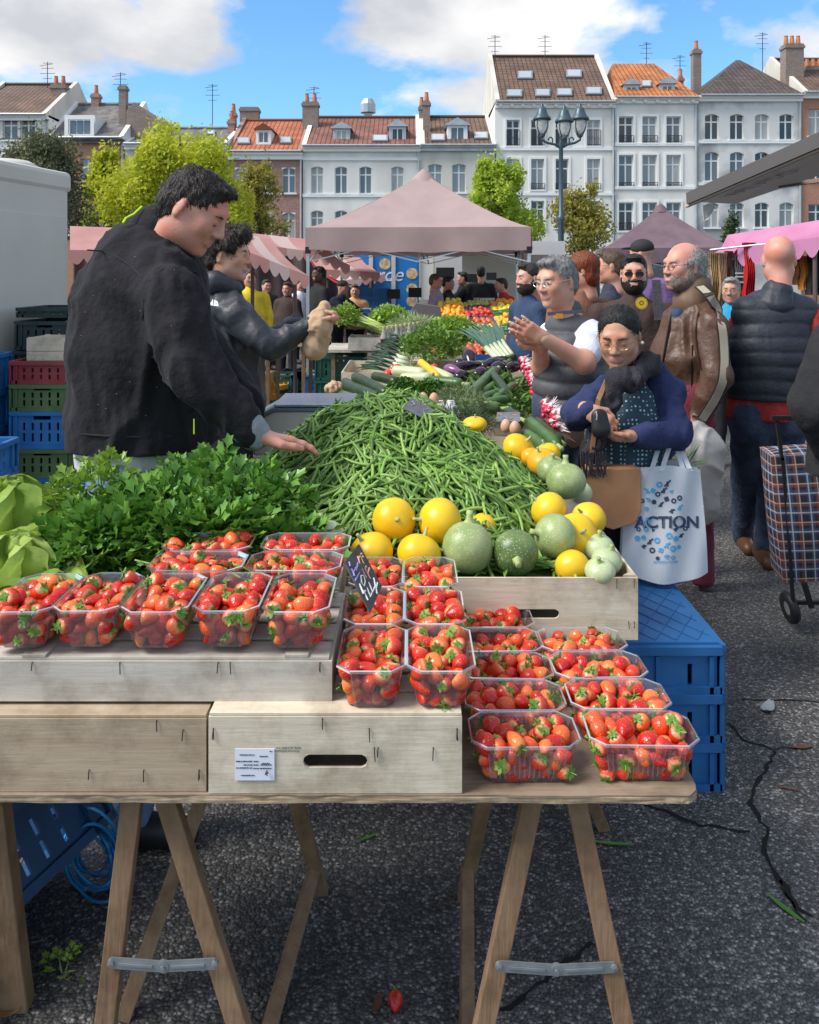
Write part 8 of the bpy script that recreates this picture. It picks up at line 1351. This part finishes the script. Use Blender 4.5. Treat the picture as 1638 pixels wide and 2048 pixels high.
MAR = fab('maroon_trousers', (.16, .02, .04), (.21, .035, .06)); legs(lm, (1.47, 4.32, .93), (1.45, 4.48, .93), (1.50, 4.3, .09), (1.44, 4.5, .09), MAR, .095); shoes(lm, [PZ(1395, 1155, .0)+Vector((0, 0, .09)), (1.44, 4.5, .09)], (-1, -.3, 0), SHK, SOL)
V, Fc, mi = sdf([cone(pl(1395, 862, 4.15), pl(1398, 900, 4.15), .03, .10, k=.04, flat=((0, 1, 0), .6)), cone(pl(1398, 900, 4.15), pl(1390, 1000, 4.15), .11, .12, k=.05, flat=((0, 1, 0), .6))], .010); V = fold(V, Fc, .014, 16, 21); tag(qmesh('carrier_bag', V, Fc, mi, [mat('bag_plastic', (.62, .60, .56), .4, (.68, .66, .63), 8, tl=.35)]), 'crumpled white plastic carrier bag in the leather jacketed hand', 'carrier bag'); litter_ = bunch('grass_leaves', 'green leaf tops sticking out of the carrier bag', 'leaves', pl(1360, 935, 4.02), (.05, .04, .05), 60, NEED, .1, MATS['chard_leaf'], 55, stems=0)
# ---------------------------------------------------------------- bald man from behind
Yb_ = 4.5; ba = thing('person', (1.94, Yb_, 0), 'bald man seen from behind in a navy quilted vest over red sleeves', 'person'); pb = lambda u, vv, Y=Yb_: P(u, vv, Y); NV = fab('navy_vest', (.018, .022, .033), (.026, .031, .044), .35, 45, .55); RD = fab('red_knit', (.32, .022, .018), (.38, .03, .024))
hd = make_head(ba, pb(1557, 518), 168, 4, 0, 1.07, .0055, SK3, None); body(ba, [hd[:3], core([(pb(1552, 585), pb(1545, 700), .07, .14), (pb(1545, 700), (1.94, Yb_, .93), .14, .14), (pb(1505, 850), PZ(1492, 1098, 0)+Vector((0, .05, .12)), .05, .03), (pb(1568, 850), PZ(1545, 1135, 0)+Vector((0, .1, .12)), .05, .03)])], SK3)
garment('red_sweater', [cone(pb(1622, 640), pb(1664, 740, 4.4), .088, .075, k=.03), cone(pb(1660, 740, 4.4), pb(1640, 850, 4.7), .07, .055, k=.03), cone(pb(1482, 650, 4.56), pb(1474, 740, 4.7), .066, .062, k=.03), cone(pb(1470, 740, 4.7), pb(1490, 830, 4.9), .065, .05, k=.03), cone(pb(1538, 760), pb(1530, 825), .195, .20, k=.05, flat=((0, 1, 0), .7))], RD, ba, .011, .006, 12, hem=ZV(836, Yb_))
garment('quilted_vest', [cone(pb(1547, 650), pb(1540, 710), .198, .222, k=.06, flat=((0, 1, 0), .72)), cone(pb(1540, 710), pb(1536, 770), .226, .225, k=.05, flat=((0, 1, 0), .72)), cone(pb(1494, 622), pb(1608, 622), .076, .076, k=.06)], NV, ba, .0095, .004, 12, hem=ZV(795, Yb_), quilt=.008, zq=.075, seed=16)
garment('collar', [cone(pb(1555, 584, 4.465), pb(1550, 606, 4.47), .078, .11, k=.03)], NV, ba, .009, .004, 14); legs(ba, pb(1505, 850), pb(1568, 850), PZ(1492, 1098, 0)+Vector((0, .05, .09)), PZ(1545, 1135, 0)+Vector((0, .1, .09)), JE, .115); shoes(ba, [PZ(1492, 1098, 0)+Vector((0, .05, .09)), PZ(1538, 1132, 0)+Vector((0, .1, .09))], (-.1, -.6, 0), SHB)
# ---------------------------------------------------------------- shopper in the dark coat and the plaid trolley
dk = thing('person', (1.76, 3.35, 0), 'shopper in a long black coat and jeans beside the plaid trolley', 'person'); pd = lambda u, vv, Y=3.3: P(u+24, vv+14, Y); BC = fab('black_coat', (.014, .014, .016), (.022, .022, .024), .5, 45, .9); hd = make_head(dk, pd(1735, 540, 3.35), 150, 5, 0, 1.05, .007, SK, 'short', 'brown'); body(dk, [hd[:3], core([(pd(1730, 600), pd(1710, 760), .07, .13), (pd(1710, 760), (1.87, 3.35, .9), .13, .13), ((1.79, 3.35, .9), (1.8, 3.35, .12), .06, .04), ((1.95, 3.35, .9), (1.97, 3.35, .12), .06, .04)]), make_hand(pd(1628, 880, 3.25), (-.1, .2, -1), (1, 0, 0), .9, 1, 0, .006)], SK)
garment('coat', [cone(pd(1710, 650), pd(1700, 790), .155, .18, k=.05), cone(pd(1700, 790), pd(1700, 930), .18, .20, k=.05), cone(pd(1655, 672, 3.2), pd(1604, 795, 3.16), .095, .082, k=.04), cone(pd(1604, 795, 3.16), pd(1636, 880, 3.22), .08, .058, k=.03), cone(pd(1790, 672), pd(1830, 800), .09, .075, k=.04)], BC, dk, .011, .008, 9, hem=ZV(948, 3.3), seed=18); legs(dk, (1.78, 3.35, .9), (1.95, 3.35, .9), (1.8, 3.35, .09), (1.97, 3.35, .09), JE, .1); shoes(dk, [(1.8, 3.35, .09), (1.97, 3.35, .09)], (0, 1, 0), SHK)
PLD = bpy.data.materials.new('plaid'); PLD.use_nodes = True; _n = PLD.node_tree.nodes; _l = PLD.node_tree.links; _b = _n['Principled BSDF']; _b.inputs['Roughness'].default_value = .75; _t = _n.new('ShaderNodeTexCoord'); _s = _n.new('ShaderNodeSeparateXYZ'); _l.new(_t.outputs['UV'], _s.inputs[0]); prev = None
def _band(ax, period, width, off):
    a = _n.new('ShaderNodeMath'); a.operation = 'MULTIPLY_ADD'; _l.new(_s.outputs[ax], a.inputs[0]); a.inputs[1].default_value = 1/period; a.inputs[2].default_value = off; f = _n.new('ShaderNodeMath'); f.operation = 'FRACT'; _l.new(a.outputs[0], f.inputs[0]); l = _n.new('ShaderNodeMath'); l.operation = 'LESS_THAN'; _l.new(f.outputs[0], l.inputs[0]); l.inputs[1].default_value = width; return l
col = None
for c, w_, o_, fac in (((.30, .07, .035), .22, .0, .6), ((.05, .10, .25), .3, .45, .55), ((.60, .60, .58), .07, .36, .75), ((.60, .60, .58), .06, .86, .6)):
    for ax in (0, 1):
        bnd = _band(ax, .085, w_, o_); fm_ = _n.new('ShaderNodeMath'); fm_.operation = 'MULTIPLY'; _l.new(bnd.outputs[0], fm_.inputs[0]); fm_.inputs[1].default_value = fac*.75; mx_ = _n.new('ShaderNodeMixRGB'); _l.new(fm_.outputs[0], mx_.inputs[0]); mx_.inputs[2].default_value = c+(1,)
        if col is None: mx_.inputs[1].default_value = (.015, .018, .03, 1)
        else: _l.new(col, mx_.inputs[1])
        col = mx_.outputs[0]
_l.new(col, _b.inputs['Base Color'])
tr = thing('shopping_trolley', PZ(1600, 1250, 0), 'wheeled shopping trolley in dark plaid cloth', 'shopping trolley'); Yt = 3.75; q = lambda u, vv, Y=Yt: P(u+8, vv, Y); c4 = [q(1535, 912), q(1668, 905), q(1690, 1160), q(1560, 1165)]
def plaid_box(c4, d):
    bk = [p+Vector((.03, d, 0)) for p in c4]; me = bpy.data.meshes.new('bag_cloth'); vs = []; fs = []; uv = []
    for f in ((c4[3], c4[2], c4[1], c4[0]), (bk[3], c4[3], c4[0], bk[0]), (c4[2], bk[2], bk[1], c4[1]), (c4[0], c4[1], bk[1], bk[0])):
        n = 8; e1, e2 = (f[1]-f[0]).length, (f[3]-f[0]).length; nn = (f[1]-f[0]).cross(f[3]-f[0]).normalized()
        o = len(vs); vs += [f[0].lerp(f[1], i/n).lerp(f[3].lerp(f[2], i/n), j/n)+nn*.018*math.sin(math.pi*i/n)*math.sin(math.pi*j/n) for j in range(n+1) for i in range(n+1)]
        for j in range(n):
            for i in range(n): fs.append((o+j*(n+1)+i, o+j*(n+1)+i+1, o+(j+1)*(n+1)+i+1, o+(j+1)*(n+1)+i)); uv += [(e1*a/n, e2*b/n) for a, b in ((i, j), (i+1, j), (i+1, j+1), (i, j+1))]
    me.from_pydata(vs, [], fs); l = me.uv_layers.new(name='UVMap')
    for i, c in enumerate(uv): l.data[i].uv = c
    me.materials.append(PLD); me.polygons.foreach_set('use_smooth', [True]*len(fs)); return link('bag_cloth', me, tr)
plaid_box(c4, .2); MB().bar(q(1545, 836), q(1556, 920), .014, .014).build('handle', M_blk, tr); MB().bar(q(1556, 915), q(1578, 1200), .014, .014).build('frame_tube', M_blk, tr); MB().bar(q(1535, 836), q(1590, 836), .02, .02).build('grip', M_blk, tr); MB().prism([q(1556, 1030, 3.72), q(1640, 1026, 3.72), q(1648, 1130, 3.72), q(1570, 1136, 3.72)], (0, -.02, 0)).build('pocket', fab('trolley_trim', (.02, .022, .03)), tr) if False else None
for k_, (u, vv) in enumerate(((1572, 1215), (1690, 1215))): wm_ = MB(); cc = q(u, vv, 3.8); wm_.lathe([(.03, -.015), (.066, -.018), (.073, 0), (.066, .018), (.03, .015)], cc, 22, rot=Matrix.Rotation(R(80), 3, 'Y')); wh = wm_.build('wheel', SHK, tr, smooth=True); MB().lathe([(0, -.012), (.035, -.014), (.035, .014), (0, .012)], cc, 16, rot=Matrix.Rotation(R(80), 3, 'Y')).build('hub', M_alu, wh)
MB().bar(q(1572, 1205, 3.8), q(1690, 1205, 3.8), .016, .016).build('axle', M_blk, tr); MB().bar(q(1600, 1165), q(1615, 1215, 3.75), .02, .02).build('foot_bar', M_blk, tr)
# ---------------------------------------------------------------- people further back
def figure(u, vv, Y, yaw, label, top, low=JB, hair='short', hm='dark', sk=SK, arms='down', beard=0, s=.98, vx=.008, eyes='open', shirt=None, gl=None, hat=0, bulk=1, lean=0, group='people at the market', pitch=4, hyaw=None, tm=None):
    h = P(u, vv, Y); zc = h.z; k = zc/1.635; t_ = thing('person', (h.x, Y, 0), label, 'person', group); f = Vector((math.sin(R(yaw)), -math.cos(R(yaw)), 0)); sd_ = Vector((math.cos(R(yaw)), math.sin(R(yaw)), 0)); b = Vector((h.x, h.y, 0))-f*lean
    p = lambda l, fw, z: b+sd_*l*k+f*fw*k+Vector((0, 0, z*k))
    hd = make_head(t_, h, yaw if hyaw is None else hyaw, pitch, 0, s*k**.3, vx, sk, hair, hm, eyes, beard, hm if beard else 'dark', strand=(Y < 8)); ha = []; ar = []
    for sg in (-1, 1):
        S_ = p(sg*.19*bulk, lean*.7, 1.41); E_ = {'down': p(sg*.25*bulk, 0, 1.13), 'bent': p(sg*.25, .05, 1.13), 'reach': p(sg*.24, .2+lean, 1.2)}[arms]; W_ = {'down': p(sg*.24*bulk, .08, .88), 'bent': p(sg*.12, .3, 1.16), 'reach': p(sg*.15, .42+lean, 1.05)}[arms]; ar.append((S_, E_, W_))
        hn = make_hand(W_, (W_-E_).normalized(), (-sd_*sg if arms == 'down' else Vector((0, 0, -1))), .5, 1, sg > 0, vx*.9); ha.append(hn)
    body(t_, [hd[:3]]+ha+[core([(p(0, lean, 1.40), p(0, 0, .95), .05, .10), (p(-.09, 0, .92), p(-.11, .02, .09), .08, .05), (p(.09, 0, .92), p(.11, .02, .09), .08, .05)]+[(S_, E_, .04, .04) for S_, E_, W_ in ar]+[(E_, W_, .04, .028) for S_, E_, W_ in ar])], sk, hm if beard else 'dark')
    v2 = .014 if Y < 8 else .024; fl = (tuple(f), .7)
    garment('top', [cone(p(0, lean*.8, 1.27), p(0, lean*.4, 1.12), .165*bulk, .175*bulk, k=.06, flat=fl), cone(p(0, lean*.4, 1.12), p(0, 0, .93), .175*bulk, .185*bulk, k=.05, flat=fl), cone(p(-.13, lean*.9, 1.395), p(.13, lean*.9, 1.395), .058, .058, k=.06), cone(p(0, lean, 1.47), p(0, lean*.9, 1.4), .062, .075, k=.04)]+[cone(S_+Vector((0, 0, -.03)), E_, .068, .055, k=.03) for S_, E_, W_ in ar]+[cone(E_, E_.lerp(W_, .93), .058, .042, k=.03) for S_, E_, W_ in ar], top, t_, v2, .006, 11, hem=.86*k)
    a1, a2 = p(-.11, .02, .09), p(.11, .02, .09); legs(t_, p(-.09, 0, .92), p(.09, 0, .92), a1, a2, low, .09, .02); shoes(t_, [a1, a2], f, SHK)
    if gl is not None: glasses(t_, s, hd[3], h, gl[0], .022, gl[1], .8)
    return t_, p, hd[3]
NQ = fab('navy_quilt', (.02, .04, .09), (.03, .055, .12)); BRJ = fab('brown_suede', (.20, .085, .05), (.26, .115, .07)); BRT = fab('brown_tee', (.05, .028, .024), (.06, .035, .03)); LIL = fab('lilac_shirt', (.34, .24, .30)); BKT = fab('black_top', (.013, .013, .014)); DKB = fab('dark_blue', (.025, .03, .05)); PUR = fab('purple_jacket', (.14, .08, .20)); RDT = fab('red_top', (.45, .02, .02)); ORG = fab('peach_top', (.55, .32, .16)); YEL = fab('yellow_top', (.65, .48, .03))
figure(1058, 556, 6.4, -70, 'bearded man in a navy quilted jacket beside the fruit display', NQ, beard=2, hm='dark', s=1.0)
rh, p_, _ = figure(1163, 540, 5.4, -150, 'woman with short red hair in a brown suede jacket', BRJ, hair='bob', hm='red', s=.98, hyaw=-105); garment('neck_scarf', [cone(p_(-.03, .06, 1.44), p_(.06, .05, 1.5), .06, .06, k=.03)], mat('scarf_dots', (.02, .025, .09), .8, (.3, .32, .5), 60, ramp=(.58, .66)), rh, .012, .008, 20)
figure(1222, 533, 6.0, -110, 'brown haired man with glasses behind the red haired woman', DKB, hm='brown', gl=(M_blk, None), s=1.0)
bm_, p_, _ = figure(1268, 546, 5.2, -14, 'stout man with full black beard and sunglasses in a brown T-shirt', BRT, beard=2, hm='black', s=1.02, gl=(M_blk, M_blk), bulk=1.15); q = P(1283, 606, 4.99); bd = MB(); bd.lathe([(0, 0), (.008, 0)], q, 12, rot=Matrix.Rotation(R(90), 3, 'X')); bd.lathe([(.014, 0), (.032, 0)], q, 20, rot=Matrix.Rotation(R(90), 3, 'X')); bd.lathe([(.034, 0), (.037, 0)], q, 20, rot=Matrix.Rotation(R(90), 3, 'X')); bd.build('chest_emblem', mat('emblem_yellow', (.72, .50, .02), .6), bm_); MB().bar(P(1312, 560, 5.06), P(1318, 640, 5.02), .05, .012, up=(0, 1, 0)).build('backpack_strap', fab('strap_grey', (.06, .06, .065)), bm_)
figure(1282, 508, 7.4, 160, 'man in a black baseball cap and purple jacket behind the bearded man', PUR, hair='cap', s=1.0, hyaw=-120)
figure(1462, 580, 7.0, -30, 'small person with glasses in front of the hanging scarves', fab('turquoise', (.02, .25, .42)), hm='grey', gl=(M_blk, None), s=.95)
figure(872, 562, 12.6, 75, 'man in a lilac shirt holding his chin under the rose tent', LIL, arms='bent', gl=(M_blk, None), hm='brown', sk=SK3, vx=.012); figure(897, 566, 13.2, 70, 'dark haired man in black with a red apron under the tent', BKT, arms='reach', hm='black', vx=.012, lean=.05); figure(962, 545, 14.4, 175, 'man in black seen from behind at the catering van', BKT, hm='dark', vx=.012); figure(925, 556, 14.6, -90, 'person in black reaching towards the catering counter', BKT, arms='reach', hm='black', vx=.012); figure(1002, 570, 12.9, -80, 'stooping person in a red and black jacket at the display', RDT, arms='reach', hm='dark', vx=.012, lean=.25)
figure(637, 548, 12.2, -60, 'man in a black hooded top behind the far stall', BKT, sk=SKD, hm='black', vx=.012, bulk=1.1); figure(686, 575, 13.4, 60, 'man with a dark cap bending over the far table', DKB, arms='reach', hair='cap', vx=.012, lean=.15); figure(710, 582, 13.8, 0, 'person in a peach top behind the far stall', ORG, hm='brown', vx=.012); figure(500, 556, 10.6, 20, 'person in yellow half hidden by the young man', YEL, hair='bob', hm='brown', vx=.012); figure(533, 572, 14, 30, 'person in a dark jacket between the awnings', DKB, hm='dark', vx=.012); figure(575, 578, 12.9, -20, 'person in a brown coat behind the crowded table', BRT, hm='brown', vx=.012); figure(600, 570, 15, 40, 'person far behind the tent pole in a pale top', WH, hm='dark', vx=.012); figure(1400, 560, 8.5, -100, 'shopper with white hair behind the leather jacketed man', DKB, hm='silver', s=1.0); figure(1095, 560, 9.0, 60, 'shopper in dark clothes passing behind the vested man', BKT, hm='brown', vx=.01); figure(1340, 552, 11, 170, 'shopper walking away in front of the plum tent', JE, hm='brown', vx=.012)
